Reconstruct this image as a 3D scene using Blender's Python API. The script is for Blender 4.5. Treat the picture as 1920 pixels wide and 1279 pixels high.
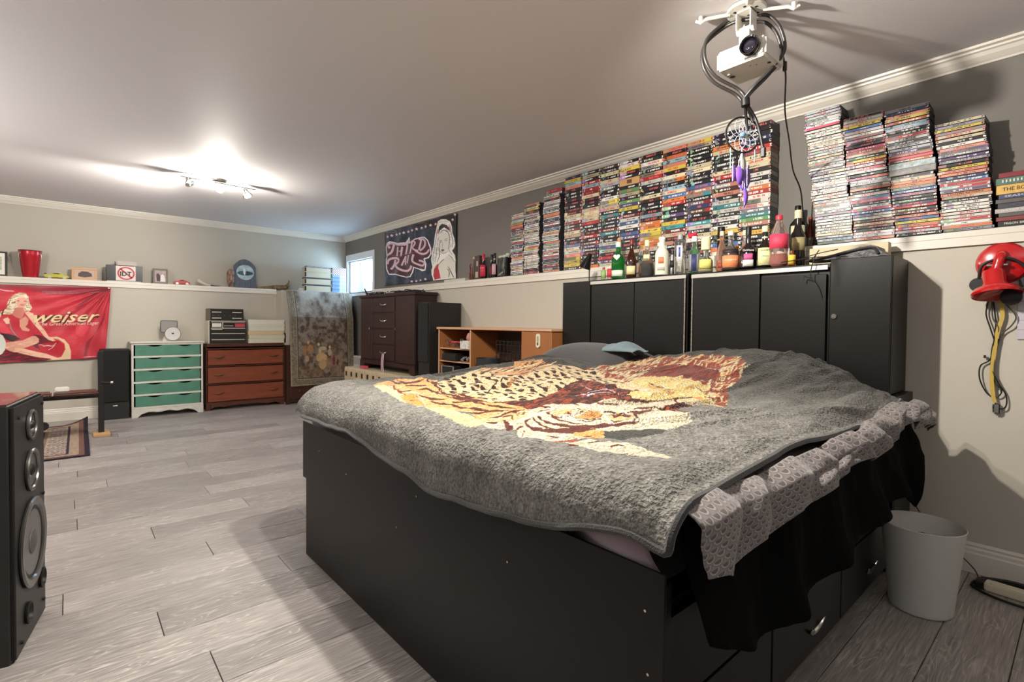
import bpy, bmesh, math, random
import numpy as np
from mathutils import Vector, Matrix
for _o in list(bpy.data.objects): bpy.data.objects.remove(_o)
C = bpy.context.scene.collection
SC = bpy.context.scene
R = math.radians
rnd = random.Random(7)

# ------------------------------------------------------------------ camera, sky, lights, exposure
CAM = (-3.1458, -7.4197, 1.0827); YAW, PITCH, ROLL = 0.71797, -0.02219, 0.00979
fw = Vector((math.sin(YAW)*math.cos(PITCH), math.cos(YAW)*math.cos(PITCH), math.sin(PITCH)))
rt0 = Vector((math.cos(YAW), -math.sin(YAW), 0)); up0 = rt0.cross(fw)
rt = math.cos(ROLL)*rt0 + math.sin(ROLL)*up0; up = -math.sin(ROLL)*rt0 + math.cos(ROLL)*up0
cd = bpy.data.cameras.new('camera'); cam = bpy.data.objects.new('camera', cd); C.objects.link(cam)
cam.matrix_world = Matrix(((rt.x, up.x, -fw.x, CAM[0]), (rt.y, up.y, -fw.y, CAM[1]), (rt.z, up.z, -fw.z, CAM[2]), (0, 0, 0, 1)))
cd.sensor_width = 36; cd.lens = 953.3/1920*36; cd.shift_y = -10.27/1920; cd.clip_start = .05
SC.camera = cam
SC.view_settings.view_transform = 'Standard'; SC.view_settings.look = 'None'
SC.view_settings.gamma = 1; SC.view_settings.use_curve_mapping = False
SC.view_settings.exposure = 0.22
W = bpy.data.worlds.new('sky'); SC.world = W; W.use_nodes = True
bg = W.node_tree.nodes['Background']; bg.inputs[0].default_value = (.62, .86, 1, 1); bg.inputs[1].default_value = 9.0

def light(name, kind, loc, power, color, size=.03, rot=None, **k):
    l = bpy.data.lights.new(name, kind); l.energy = power; l.color = color
    if kind == 'AREA': l.size = size
    else: l.shadow_soft_size = size
    for a, b in k.items(): setattr(l, a, b)
    o = bpy.data.objects.new(name, l); C.objects.link(o); o.location = loc
    if rot: o.rotation_euler = rot
    return o
def aim(o, t):
    o.rotation_euler = (Vector(t)-o.location).to_track_quat('-Z', 'Y').to_euler()
WARM = (1, .935, .845)
# ceiling spot bar just ahead of the camera, above the foot of the bed (its fixture is built below)
l_ = light('bulb_light', 'SPOT', (-2.02, -6.15, 2.14), 150, WARM, .028, spot_size=R(178), spot_blend=.25); aim(l_, (-1.3, -6.5, 0))
l_ = light('bulb_light', 'SPOT', (-2.27, -6.03, 2.14), 66, WARM, .028, spot_size=R(176), spot_blend=.3); aim(l_, (-2.4, -6.0, 0))
l_ = light('bulb_light', 'SPOT', (-2.30, -6.04, 2.14), 30, WARM, .03, spot_size=R(100), spot_blend=.9); aim(l_, (-2.9, -4.6, 0))
# ceiling spot bar over the far end of the room
light('bulb_light', 'POINT', (-2.13, -2.33, 2.15), 40, WARM, .035)
l_ = light('bulb_light', 'SPOT', (-2.36, -2.22, 2.15), 75, WARM, .03, spot_size=R(120), spot_blend=.7); aim(l_, (-3.9, -.3, 1.5))
# added fill light out of view on the left, no fixture built
light('bulb_light', 'POINT', (-4.5, -2.6, 2.1), 50, WARM, .08)
for x_, y_, p_ in ((-5.1, -7.6, 50), (-5.1, -3.6, 62), (-2.4, -8.6, 22)):     # added fill lights, unseen at left and behind the camera, to brighten the ceiling
    light('ceiling_fill_light', 'AREA', (x_, y_, 1.45), p_, (1, .965, .925), 1.0, rot=(R(180), 0, 0))
# daylight through the window
l_ = light('window_daylight', 'AREA', (.33, -.5, 1.95), 120, (.42, .70, 1), .8, shape='RECTANGLE', size_y=.5); aim(l_, (-1.6, -1.2, 1.9))

# ------------------------------------------------------------------ helpers
def lin(h):
    if not isinstance(h, str): return tuple(h)
    v = [int(h[i:i+2], 16)/255 for i in (0, 2, 4)]
    return tuple(c/12.92 if c <= .04045 else ((c+.055)/1.055)**2.4 for c in v)
MATS = {}
def mat(name, col='808080', rough=.5, metal=0, spec=.5, trans=0, emit=None, es=0, bump=0, bscale=60, var=0, vscale=8, coat=0, sheen=0, alpha=1, ior=1.45, stretch=None, sss=0):
    if name in MATS: return MATS[name]
    m = bpy.data.materials.new(name); m.use_nodes = True; MATS[name] = m
    nt = m.node_tree; b = nt.nodes['Principled BSDF']; c = lin(col)+(1,)
    I = b.inputs
    I['Base Color'].default_value = c; I['Roughness'].default_value = rough; I['Metallic'].default_value = metal
    I['Specular IOR Level'].default_value = spec; I['Transmission Weight'].default_value = trans; I['IOR'].default_value = ior
    I['Coat Weight'].default_value = coat; I['Sheen Weight'].default_value = sheen; I['Alpha'].default_value = alpha
    if emit: I['Emission Color'].default_value = lin(emit)+(1,); I['Emission Strength'].default_value = es
    m.diffuse_color = c
    if bump or var:
        tc = nt.nodes.new('ShaderNodeTexCoord'); src = tc.outputs['Object']
        if stretch:
            mp = nt.nodes.new('ShaderNodeMapping'); mp.inputs['Scale'].default_value = stretch; nt.links.new(src, mp.inputs[0]); src = mp.outputs[0]
        if var:
            n = nt.nodes.new('ShaderNodeTexNoise'); n.inputs['Scale'].default_value = vscale; n.inputs['Detail'].default_value = 4; nt.links.new(src, n.inputs[0])
            mr = nt.nodes.new('ShaderNodeMapRange'); mr.inputs['From Min'].default_value = .3; mr.inputs['From Max'].default_value = .7
            mr.inputs['To Min'].default_value = 1-var; mr.inputs['To Max'].default_value = 1+var; nt.links.new(n.outputs['Fac'], mr.inputs[0])
            mx = nt.nodes.new('ShaderNodeVectorMath'); mx.operation = 'SCALE'; mx.inputs[0].default_value = c[:3]; nt.links.new(mr.outputs[0], mx.inputs['Scale'])
            nt.links.new(mx.outputs[0], I['Base Color'])
        if bump:
            n = nt.nodes.new('ShaderNodeTexNoise'); n.inputs['Scale'].default_value = bscale; n.inputs['Detail'].default_value = 3; nt.links.new(src, n.inputs[0])
            bp = nt.nodes.new('ShaderNodeBump'); bp.inputs['Strength'].default_value = bump; bp.inputs['Distance'].default_value = .01
            nt.links.new(n.outputs['Fac'], bp.inputs['Height']); nt.links.new(bp.outputs[0], I['Normal'])
    return m

def finish(bm, smooth):
    bmesh.ops.recalc_face_normals(bm, faces=bm.faces)
    if smooth:
        for f in bm.faces: f.smooth = True
        for e in bm.edges:
            if len(e.link_faces) == 2 and e.calc_face_angle(0) > R(38): e.smooth = False
def obj(name, bm, m, parent=None, smooth=False, loc=None, rot=None):
    me = bpy.data.meshes.new(name)
    if isinstance(bm, bmesh.types.BMesh):
        finish(bm, smooth); bm.to_mesh(me); bm.free()
    else: me = bm
    for k in (m if isinstance(m, (list, tuple)) else [m]):
        if k: me.materials.append(k)
    o = bpy.data.objects.new(name, me); C.objects.link(o)
    if parent: o.parent = parent
    if loc: o.location = loc
    if rot: o.rotation_euler = rot
    return o
def tag(o, label=None, cat=None, group=None, kind=None):
    if label: o['label'] = label
    if cat: o['category'] = cat
    if group: o['group'] = group
    if kind: o['kind'] = kind
    return o
def thing(name, label, cat, loc=(0, 0, 0), rz=0, group=None, rot=None):
    o = bpy.data.objects.new(name, None); C.objects.link(o); o.empty_display_size = .1
    o.location = loc; o.rotation_euler = rot or (0, 0, rz); return tag(o, label, cat, group)
def struct(name, bm, m, parent=None, smooth=False):
    o = obj(name, bm, m, parent, smooth)
    if not parent: o['kind'] = 'structure'
    return o
def BM(): return bmesh.new()
def box(bm, lo, hi, bev=0, seg=1):
    c = [(a+b)/2 for a, b in zip(lo, hi)]; s = [abs(b-a) for a, b in zip(lo, hi)]
    r = bmesh.ops.create_cube(bm, size=1, matrix=Matrix.Translation(c) @ Matrix.Diagonal((*s, 1)))
    if bev:
        es = {e for v in r['verts'] for e in v.link_edges}
        bmesh.ops.bevel(bm, geom=list(es), offset=bev, segments=seg, affect='EDGES', clamp_overlap=True)
    return bm
def bx(lo, hi, bev=0, seg=1): return box(BM(), lo, hi, bev, seg)
def cyl(bm, p0, p1, r0, r1=None, n=16, caps=True):
    p0 = Vector(p0); p1 = Vector(p1); d = p1-p0
    q = d.to_track_quat('Z', 'Y').to_matrix().to_4x4()
    bmesh.ops.create_cone(bm, cap_ends=caps, segments=n, radius1=r0, radius2=r0 if r1 is None else r1, depth=d.length, matrix=Matrix.Translation((p0+p1)/2) @ q)
    return bm
def cy(p0, p1, r0, r1=None, n=16): return cyl(BM(), p0, p1, r0, r1, n)
def lathe(bm, prof, n=24, cx=0, cy_=0, sx=1, sy=1, M=None):
    rings = []
    for r, z in prof:
        ring = []
        for k in range(n):
            a = 2*math.pi*k/n; v = Vector((cx+max(r, 1e-4)*sx*math.cos(a), cy_+max(r, 1e-4)*sy*math.sin(a), z))
            ring.append(bm.verts.new(M @ v if M else v))
        rings.append(ring)
    for a, b in zip(rings[:-1], rings[1:]):
        for k in range(n): bm.faces.new((a[k], a[(k+1) % n], b[(k+1) % n], b[k]))
    if prof[0][0] < 9: bm.faces.new(rings[0][::-1])
    bm.faces.new(rings[-1])
    return bm
def tube(bm, pts, r, n=8, closed=False):
    pts = [Vector(p) for p in pts]; m = len(pts); rings = []; prev = None
    for i, p in enumerate(pts):
        a = pts[(i-1) % m] if closed or i > 0 else p; b = pts[(i+1) % m] if closed or i < m-1 else p
        t = (b-a).normalized() if (b-a).length > 1e-9 else Vector((0, 0, 1))
        if prev is None: nrm = t.orthogonal().normalized()
        else: nrm = (prev-t*prev.dot(t)).normalized() if (prev-t*prev.dot(t)).length > 1e-6 else t.orthogonal().normalized()
        prev = nrm; bn = t.cross(nrm); rr = r[i] if isinstance(r, (list, tuple)) else r
        rings.append([bm.verts.new(p+nrm*rr*math.cos(2*math.pi*k/n)+bn*rr*math.sin(2*math.pi*k/n)) for k in range(n)])
    for i in range(m if closed else m-1):
        a, b = rings[i], rings[(i+1) % m]
        for k in range(n): bm.faces.new((a[k], a[(k+1) % n], b[(k+1) % n], b[k]))
    if not closed: bm.faces.new(rings[0][::-1]); bm.faces.new(rings[-1])
    return bm
def curve(pts, k=6, closed=False):
    P = [Vector(p) for p in pts]; n = len(P); out = []
    for i in range(n if closed else n-1):
        g = (lambda j: P[j % n]) if closed else (lambda j: P[min(max(j, 0), n-1)])
        p0, p1, p2, p3 = g(i-1), g(i), g(i+1), g(i+2)
        for s in range(k):
            t = s/k; out.append(.5*((2*p1)+(p2-p0)*t+(2*p0-5*p1+4*p2-p3)*t*t+(3*p1-p0-3*p2+p3)*t**3))
    if not closed: out.append(P[-1])
    return out
def prism(bm, pts, d):
    """pts: 3D polygon, extruded by vector d"""
    d = Vector(d); a = [bm.verts.new(p) for p in pts]; b = [bm.verts.new(Vector(p)+d) for p in pts]
    bm.faces.new(a); bm.faces.new(b[::-1])
    for i in range(len(a)): j = (i+1) % len(a); bm.faces.new((a[i], b[i], b[j], a[j]))
    return bm
def copy_tree(o, parent=None):
    c = o.copy(); C.objects.link(c); c.parent = parent
    for ch in o.children: copy_tree(ch, c)
    return c
def text_mesh(s, size, ext=.0006, shear=0, align='CENTER', offset=0, space=1):
    cu = bpy.data.curves.new('lettering', 'FONT'); cu.body = s; cu.size = size; cu.extrude = ext; cu.shear = shear
    cu.align_x = align; cu.align_y = 'CENTER'; cu.offset = offset; cu.space_character = space; cu.resolution_u = 2
    t = bpy.data.objects.new('t', cu); C.objects.link(t)
    me = bpy.data.meshes.new_from_object(t, depsgraph=bpy.context.evaluated_depsgraph_get())
    bpy.data.objects.remove(t); bpy.data.curves.remove(cu)
    return me
RX = (R(90), 0, R(-90))      # lettering that faces -x (towards the room from the window wall)
RB = (R(90), 0, 0)           # lettering that faces -y (towards the room from the far wall)
def letters(s, size, m, parent, loc, rot, shear=0, w=None, name='lettering', offset=0, ext=.0006):
    me = text_mesh(s, size, ext, shear, offset=offset)
    if w:
        xs = [v.co.x for v in me.vertices]; k = w/max(1e-6, max(xs)-min(xs))
        for v in me.vertices: v.co.x *= k
    return obj(name, me, m, parent, loc=loc, rot=rot)
ONES = 'zeroth first second third fourth fifth sixth seventh eighth ninth tenth eleventh twelfth thirteenth fourteenth fifteenth sixteenth seventeenth eighteenth nineteenth'.split()
TENS = {2: 'twent', 3: 'thirt', 4: 'fort', 5: 'fift', 6: 'sixt'}
def nth(n): return ONES[n] if n < 20 else TENS[n//10]+('ieth' if n % 10 == 0 else 'y-'+ONES[n % 10])

# numpy noise for cloth
def _hash(ix,iy,seed):
    v=np.sin(ix*127.1+iy*311.7+seed*74.7)*43758.5453
    return v-np.floor(v)
def vnoise(x,y,seed=0):
    x=np.asarray(x,float);y=np.asarray(y,float)
    ix=np.floor(x);iy=np.floor(y);fx=x-ix;fy=y-iy
    fx=fx*fx*(3-2*fx);fy=fy*fy*(3-2*fy)
    a=_hash(ix,iy,seed);b=_hash(ix+1,iy,seed);c=_hash(ix,iy+1,seed);d=_hash(ix+1,iy+1,seed)
    return a+(b-a)*fx+(c-a)*fy+(a-b-c+d)*fx*fy
def fbm(x,y,seed=0,o=3):
    s=0;a=.5
    for i in range(o):
        s=s+a*vnoise(x*2**i,y*2**i,seed+i*3);a*=.5
    return s/(1-.5**o)
BX=[-2.36,-2.2,-1.97,-1.65,-1.3,-.95,-.6,-.4]
BY=[-7.0,-6.9,-6.75,-6.6,-6.3,-6.0,-5.65,-5.3,-5.0]
BZ=[[.765,.775,.775,.775,.775,.78,.78,.75],[.785,.785,.785,.785,.79,.80,.81,.78],[.785,.79,.79,.79,.80,.815,.85,.83],[.785,.79,.80,.80,.81,.85,.915,.91],
[.78,.795,.80,.80,.81,.86,.955,.95],[.78,.80,.80,.80,.81,.84,.925,.93],[.78,.80,.81,.82,.83,.83,.87,.90],
[.77,.80,.80,.82,.85,.865,.85,.86],[.76,.795,.79,.79,.82,.835,.835,.85]]
def _cr(t,n,v):
    # catmull-rom along last axis of v (list of arrays), n nodes
    n=np.array(n);t=np.clip(t,n[0],n[-1]);i=np.clip(np.searchsorted(n,t)-1,0,len(n)-2)
    h=n[i+1]-n[i];u=(t-n[i])/h
    p0=v[np.maximum(i-1,0)];p1=v[i];p2=v[i+1];p3=v[np.minimum(i+2,len(n)-1)]
    m1=(p2-p0)/(n[i+1]-n[np.maximum(i-1,0)])*h;m2=(p3-p1)/(n[np.minimum(i+2,len(n)-1)]-n[i])*h
    return (2*u**3-3*u*u+1)*p1+(u**3-2*u*u+u)*m1+(-2*u**3+3*u*u)*p2+(u**3-u*u)*m2
def bedH(x,y):
    x=np.asarray(x,float);y=np.asarray(y,float);sh=x.shape;x=x.ravel();y=y.ravel()
    Z=np.array(BZ)
    cols=np.stack([_cr(x,BX,Z[j]) for j in range(len(BY))])
    n=np.array(BY);t=np.clip(y,n[0],n[-1]);i=np.clip(np.searchsorted(n,t)-1,0,len(n)-2);k=np.arange(len(x))
    h=n[i+1]-n[i];u=(t-n[i])/h;im=np.maximum(i-1,0);ip=np.minimum(i+2,len(n)-1)
    p0=cols[im,k];p1=cols[i,k];p2=cols[i+1,k];p3=cols[ip,k]
    m1=(p2-p0)/(n[i+1]-n[im])*h;m2=(p3-p1)/(n[ip]-n[i])*h
    z=(2*u**3-3*u*u+1)*p1+(u**3-2*u*u+u)*m1+(-2*u**3+3*u*u)*p2+(u**3-u*u)*m2
    g=lambda cx,cy,sx,sy,a:a*np.exp(-((x-cx)/sx)**2-((y-cy)/sy)**2)
    z=z+g(-.88,-5.04,.13,.12,.028)+g(-.95,-5.35,.2,.13,.022)+g(-1.5,-5.35,.25,.1,.012)-g(-1.15,-5.12,.12,.12,.012)
    z=z+.012*(fbm(x*2.2+7,y*3+3,5)-.5)
    # folds fanning from the near head corner
    r=np.hypot(x+.45,y+6.85);th=np.arctan2(y+6.85,-(x+.45))
    z=z+.006*np.sin(th*26+4*fbm(x*3,y*3,9))*np.exp(-((r-.55)/.4)**2)
    # soft crossways ridges
    z=z+.005*np.sin((y*1.0+x*.35)*22+5*fbm(x*1.5,y*1.5,2))*np.clip((x+1.9)/.6,0,1)
    a=x+2.505;b=y+6.96
    z=z+.020*(fbm(a*6+3,b*11,33,2)-.5)
    rdg=1-np.abs(2*fbm(a*2.2+9,b*9+a*2,35,2)-1);z=z+.016*np.clip(rdg-.72,0,1)/.28*np.clip((x+2.2)/.3,0,1)
    cr=y-(-6.33+.10*(x+1.9));z=z+.008*np.exp(-(cr/.02)**2)*np.clip((x+2.0)/.2,0,1)*np.clip((-.75-x)/.2,0,1)
    for (x0,y0,dx,dy,w,am) in ((-1.35,-5.35,.5,-.12,.035,.014),(-1.7,-5.55,.6,.05,.04,.010),(-1.0,-5.55,.45,-.25,.035,.014),(-.9,-6.6,.5,-.10,.03,.012),(-.8,-6.72,.35,-.03,.022,.012)):
        l=math.hypot(dx,dy);tt=np.clip(((x-x0)*dx+(y-y0)*dy)/l/l,0,1);dd=np.hypot(x-x0-tt*dx,y-y0-tt*dy);z=z+am*np.exp(-(dd/w)**2)*np.sin(np.pi*np.clip(tt,.02,.98))**.5
    return z.reshape(sh)
def paint(X, Y, rgb, prims, after=None):
    """fills printed shapes (polygons in mm) into a colour array; edges a little ragged, optional second colour in streaks"""
    J1 = fbm(X*90, Y*90, 4, 2)-.5; J2 = fbm(X*90, Y*90, 8, 2)-.5
    ST = fbm(X*16+Y*40, Y*130-X*30, 12, 2)
    for idx, (c, c2, j, m, s) in enumerate(prims):
        if after and idx == after[0]: after[1](rgb)
        a = np.array(s.split(), float).reshape(-1, 2)*[-.001, after[2] if after else .001]
        lo = a.min(0)-.03; hi = a.max(0)+.03
        k = np.nonzero((X > lo[0]) & (X < hi[0]) & (Y > lo[1]) & (Y < hi[1]))[0]
        if not len(k): continue
        x = X[k]+J1[k]*j*1.1; y = Y[k]+J2[k]*j*1.1
        ins = np.zeros(len(k), bool); n = len(a)
        for i in range(n):
            x1, y1 = a[i]; x2, y2 = a[(i+1) % n]
            if y1 == y2: continue
            ins ^= ((y1 > y) != (y2 > y)) & (x < (x2-x1)*(y-y1)/(y2-y1)+x1)
        k = k[ins]; col = np.array(lin(c))
        if c2 is None: rgb[k] = col
        else:
            w = np.clip((ST[k]-(1-m))*9+.5, 0, 1)[:, None]; rgb[k] = col*(1-w)+np.array(lin(c2))*w
def grid_mesh(name, P, nx, ny, rgb=None, m=None, parent=None):
    """P: (ny*nx,3) vertex positions"""
    me = bpy.data.meshes.new(name); i = np.arange((ny-1)*(nx-1)); r = i//(nx-1); c = i % (nx-1); v = r*nx+c
    F = np.stack([v, v+1, v+nx+1, v+nx], 1)
    me.vertices.add(len(P)); me.vertices.foreach_set('co', np.asarray(P, np.float32).ravel())
    me.loops.add(len(F)*4); me.loops.foreach_set('vertex_index', F.ravel().astype(np.int32))
    me.polygons.add(len(F)); me.polygons.foreach_set('loop_start', (np.arange(len(F))*4).astype(np.int32)); me.polygons.foreach_set('loop_total', np.full(len(F), 4, np.int32))
    me.polygons.foreach_set('use_smooth', np.ones(len(F), bool)); me.update(calc_edges=True)
    if rgb is not None:
        at = me.color_attributes.new('print', 'FLOAT_COLOR', 'POINT'); at.data.foreach_set('color', np.concatenate([rgb, np.ones((len(rgb), 1))], 1).astype(np.float32).ravel())
    return obj(name, me, m, parent)
def print_mat(name, rough=.9, sheen=0, bump=0, bscale=200, dist=.004, spec=.2, mott=0):
    m = bpy.data.materials.new(name); m.use_nodes = True; nt = m.node_tree; b = nt.nodes['Principled BSDF']
    a = nt.nodes.new('ShaderNodeAttribute'); a.attribute_name = 'print'; nt.links.new(a.outputs['Color'], b.inputs['Base Color'])
    b.inputs['Roughness'].default_value = rough; b.inputs['Sheen Weight'].default_value = sheen; b.inputs['Specular IOR Level'].default_value = spec
    if bump:
        tc = nt.nodes.new('ShaderNodeTexCoord'); n = nt.nodes.new('ShaderNodeTexNoise'); n.inputs['Scale'].default_value = bscale; n.inputs['Detail'].default_value = 3
        nt.links.new(tc.outputs['Object'], n.inputs[0]); bp = nt.nodes.new('ShaderNodeBump'); bp.inputs['Strength'].default_value = bump; bp.inputs['Distance'].default_value = dist
        nt.links.new(n.outputs['Fac'], bp.inputs['Height']); nt.links.new(bp.outputs[0], b.inputs['Normal'])
        if mott:
            mr = nt.nodes.new('ShaderNodeMapRange'); mr.inputs['From Min'].default_value = .35; mr.inputs['From Max'].default_value = .65; mr.inputs['To Min'].default_value = 1-mott; mr.inputs['To Max'].default_value = 1+mott; nt.links.new(n.outputs['Fac'], mr.inputs[0])
            sc = nt.nodes.new('ShaderNodeVectorMath'); sc.operation = 'SCALE'; nt.links.new(a.outputs['Color'], sc.inputs[0]); nt.links.new(mr.outputs[0], sc.inputs['Scale']); nt.links.new(sc.outputs[0], b.inputs['Base Color'])
    return m
# ------------------------------------------------------------------ the room
XL, YN, H = -6.2, -9.2, 2.35
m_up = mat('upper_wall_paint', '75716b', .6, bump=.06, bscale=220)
m_low = mat('lower_wall_paint', 'b9b3a6', .6, bump=.06, bscale=220)
m_ceil = mat('ceiling_paint', 'd6d3d4', .62, spec=.35, bump=.05, bscale=160)
m_trim = mat('white_trim_paint', 'd9d3c8', .35)
struct('ceiling', bx((XL, YN, H), (.25, .25, H+.1)), m_ceil)
# right wall, with the window opening near the far corner
wy0, wy1, wz0, wz1 = -.915, -.10, 1.52, 1.985
b = BM(); box(b, (0, YN, 0), (.25, wy0, H)); box(b, (0, wy1, 0), (.25, .25, H)); box(b, (0, wy0, 0), (.25, wy1, wz0)); box(b, (0, wy0, wz1), (.25, wy1, H))
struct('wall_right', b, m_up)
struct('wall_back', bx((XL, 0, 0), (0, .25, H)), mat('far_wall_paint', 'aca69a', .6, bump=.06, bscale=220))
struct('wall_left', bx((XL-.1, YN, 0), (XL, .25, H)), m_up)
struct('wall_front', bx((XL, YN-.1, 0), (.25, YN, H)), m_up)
# lower walls stand proud of the upper ones and carry a ledge
LZ = 1.52
struct('wall_lower_right', bx((-.115, YN, 0), (0, -1.15, LZ-.03)), m_low)
struct('wall_lower_back', bx((XL, -.16, 0), (-1.03, 0, LZ-.03)), m_low)
struct('wall_corner_block', bx((-1.03, -.38, 0), (-.06, 0, 1.50)), m_low)
b = bx((-.13, YN, LZ-.03), (0, -1.15, LZ), .003); box(b, (-.13, YN, 1.452), (-.115, -1.15, LZ-.03)); struct('trim_1', b, m_trim)
b = bx((XL, -.175, LZ-.03), (-1.03, 0, LZ), .003); box(b, (XL, -.175, 1.455), (-1.03, -.16, LZ-.03)); struct('trim_2', b, m_trim)
def moulding(name, prof, axis, a0, a1, m):
    b = BM()
    if axis == 'y': prism(b, [(-p, a0, z) for p, z in prof], (0, a1-a0, 0))
    else: prism(b, [(a0, -p, z) for p, z in prof], (a1-a0, 0, 0))
    return struct(name, b, m)
crown = [(0, H-.068), (.010, H-.068), (.014, H-.060), (.020, H-.056), (.040, H-.040), (.050, H-.026), (.060, H-.022), (.062, H-.014), (.078, H-.010), (.080, H), (0, H)]
moulding('trim_3', crown, 'y', YN, 0, m_trim); moulding('trim_4', crown, 'x', XL, 0, m_trim)
def bprof(o): return [(o, 0), (o+.016, 0), (o+.016, .085), (o+.013, .092), (o+.013, .105), (o+.008, .113), (o+.010, .122), (o+.005, .132), (o, .132)]
moulding('baseboard_right', bprof(.115), 'y', YN, -1.15, m_trim); moulding('baseboard_back', bprof(.16), 'x', XL, -1.03, m_trim)
# window: casing, sash, white blind glowing with daylight behind it
m_wwin = mat('window_paint', 'dfe4ea', .4)
win = struct('window_1', bx((-.012, wy0-.055, wz1), (0, wy1+.055, wz1+.095), .003), m_wwin)
for a in (((-.012, wy0-.055, wz0-.055), (0, wy0, wz1)), ((-.012, wy1, wz0-.055), (0, wy1+.055, wz1)), ((-.03, wy0-.06, wz0-.055), (0, wy1+.06, wz0-.02))):
    obj('window_casing', bx(*a, .003), m_wwin, win)
for a in (((.03, wy0, wz0), (.07, wy0+.015, wz1)), ((.03, wy1-.015, wz0), (.07, wy1, wz1)), ((.03, wy0, wz0), (.07, wy1, wz0+.015)), ((.03, wy0, wz1-.015), (.07, wy1, wz1))):
    obj('window_sash', bx(*a, .002), m_wwin, win)
obj('window_pane', bx((.048, wy0+.015, wz0+.015), (.052, wy1-.015, wz1-.015)), mat('window_glass', 'ffffff', .02, trans=1, ior=1.1), win)
# floor: a slab and, in view, every laminate plank laid on it
m_slab = mat('floor_slab', '252423', .8)
struct('floor', bx((XL, YN, -.12), (.25, .25, -.009)), m_slab)
def plank_mat():
    m = bpy.data.materials.new('laminate'); m.use_nodes = True; nt = m.node_tree; N = nt.nodes.new; L = nt.links.new; b = nt.nodes['Principled BSDF']
    tc = N('ShaderNodeTexCoord'); oi = N('ShaderNodeObjectInfo')
    cb = N('ShaderNodeCombineXYZ'); ml = N('ShaderNodeMath'); ml.operation = 'MULTIPLY'; ml.inputs[1].default_value = 37; L(oi.outputs['Random'], ml.inputs[0]); L(ml.outputs[0], cb.inputs[0]); L(ml.outputs[0], cb.inputs[1])
    ad = N('ShaderNodeVectorMath'); L(tc.outputs['Object'], ad.inputs[0]); L(cb.outputs[0], ad.inputs[1])
    mp = N('ShaderNodeMapping'); mp.inputs['Scale'].default_value = (2.2, 16, 1); L(ad.outputs[0], mp.inputs[0])
    w = N('ShaderNodeTexNoise'); w.inputs['Scale'].default_value = 1.1; w.inputs['Detail'].default_value = 1.5; w.inputs['Distortion'].default_value = .8; L(mp.outputs[0], w.inputs[0])
    # growth rings: contour lines of a slow noise
    k = N('ShaderNodeMath'); k.operation = 'MULTIPLY'; k.inputs[1].default_value = 26; L(w.outputs['Fac'], k.inputs[0])
    fr = N('ShaderNodeMath'); fr.operation = 'PINGPONG'; fr.inputs[1].default_value = 1; L(k.outputs[0], fr.inputs[0])
    pw = N('ShaderNodeMath'); pw.operation = 'POWER'; pw.inputs[1].default_value = 4; L(fr.outputs[0], pw.inputs[0])
    mp2 = N('ShaderNodeMapping'); mp2.inputs['Scale'].default_value = (7, 150, 1); L(ad.outputs[0], mp2.inputs[0])
    f = N('ShaderNodeTexNoise'); f.inputs['Scale'].default_value = 1; f.inputs['Detail'].default_value = 3; L(mp2.outputs[0], f.inputs[0])
    sl = N('ShaderNodeTexNoise'); sl.inputs['Scale'].default_value = 2.4; L(ad.outputs[0], sl.inputs[0])
    gate = N('ShaderNodeMapRange'); gate.inputs['From Min'].default_value = .38; gate.inputs['From Max'].default_value = .55; L(sl.outputs['Fac'], gate.inputs[0])
    rg = N('ShaderNodeMath'); rg.operation = 'MULTIPLY'; L(pw.outputs[0], rg.inputs[0]); L(gate.outputs[0], rg.inputs[1])
    sm = N('ShaderNodeMath'); sm.operation = 'MULTIPLY_ADD'; sm.inputs[1].default_value = .42; L(rg.outputs[0], sm.inputs[0]); L(f.outputs['Fac'], sm.inputs[2])
    cr = N('ShaderNodeValToRGB'); L(sm.outputs[0], cr.inputs[0]); e = cr.color_ramp.elements
    e[0].position = .28; e[0].color = lin('77726f')+(1,); e[1].position = .95; e[1].color = lin('bab3ad')+(1,); x = e.new(.55); x.color = lin('938d89')+(1,)
    mr = N('ShaderNodeMapRange'); mr.inputs['To Min'].default_value = .80; mr.inputs['To Max'].default_value = 1.16; L(oi.outputs['Random'], mr.inputs[0])
    sc = N('ShaderNodeVectorMath'); sc.operation = 'SCALE'; L(cr.outputs[0], sc.inputs[0]); L(mr.outputs[0], sc.inputs['Scale']); L(sc.outputs[0], b.inputs['Base Color'])
    b.inputs['Roughness'].default_value = .42; b.inputs['Specular IOR Level'].default_value = .45
    bp = N('ShaderNodeBump'); bp.inputs['Strength'].default_value = .5; bp.inputs['Distance'].default_value = .003; L(sm.outputs[0], bp.inputs['Height']); L(bp.outputs[0], b.inputs['Normal'])
    return m
m_pl = plank_mat(); PW, PL = .193, 1.285
def plank_mesh(l):
    b = BM(); w, g, t = PW/2-.0011, .0020, .009
    v = [b.verts.new(p) for p in [(.0011, -w, -t), (l-.0011, -w, -t), (l-.0011, w, -t), (.0011, w, -t), (.0011, -w, -g), (l-.0011, -w, -g), (l-.0011, w, -g), (.0011, w, -g), (.002, -w+.0014, 0), (l-.002, -w+.0014, 0), (l-.002, w-.0014, 0), (.002, w-.0014, 0)]]
    for q in ((3, 2, 1, 0), (0, 1, 5, 4), (1, 2, 6, 5), (2, 3, 7, 6), (3, 0, 4, 7), (4, 5, 9, 8), (5, 6, 10, 9), (6, 7, 11, 10), (7, 4, 8, 11), (8, 9, 10, 11)): b.faces.new([v[i] for i in q])
    me = bpy.data.meshes.new('plank'); b.to_mesh(me); b.free(); me.materials.append(m_pl); return me
pm_full = plank_mesh(PL); X0 = -4.95
pr = random.Random(11); floor = bpy.data.objects['floor']; off = 0
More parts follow.
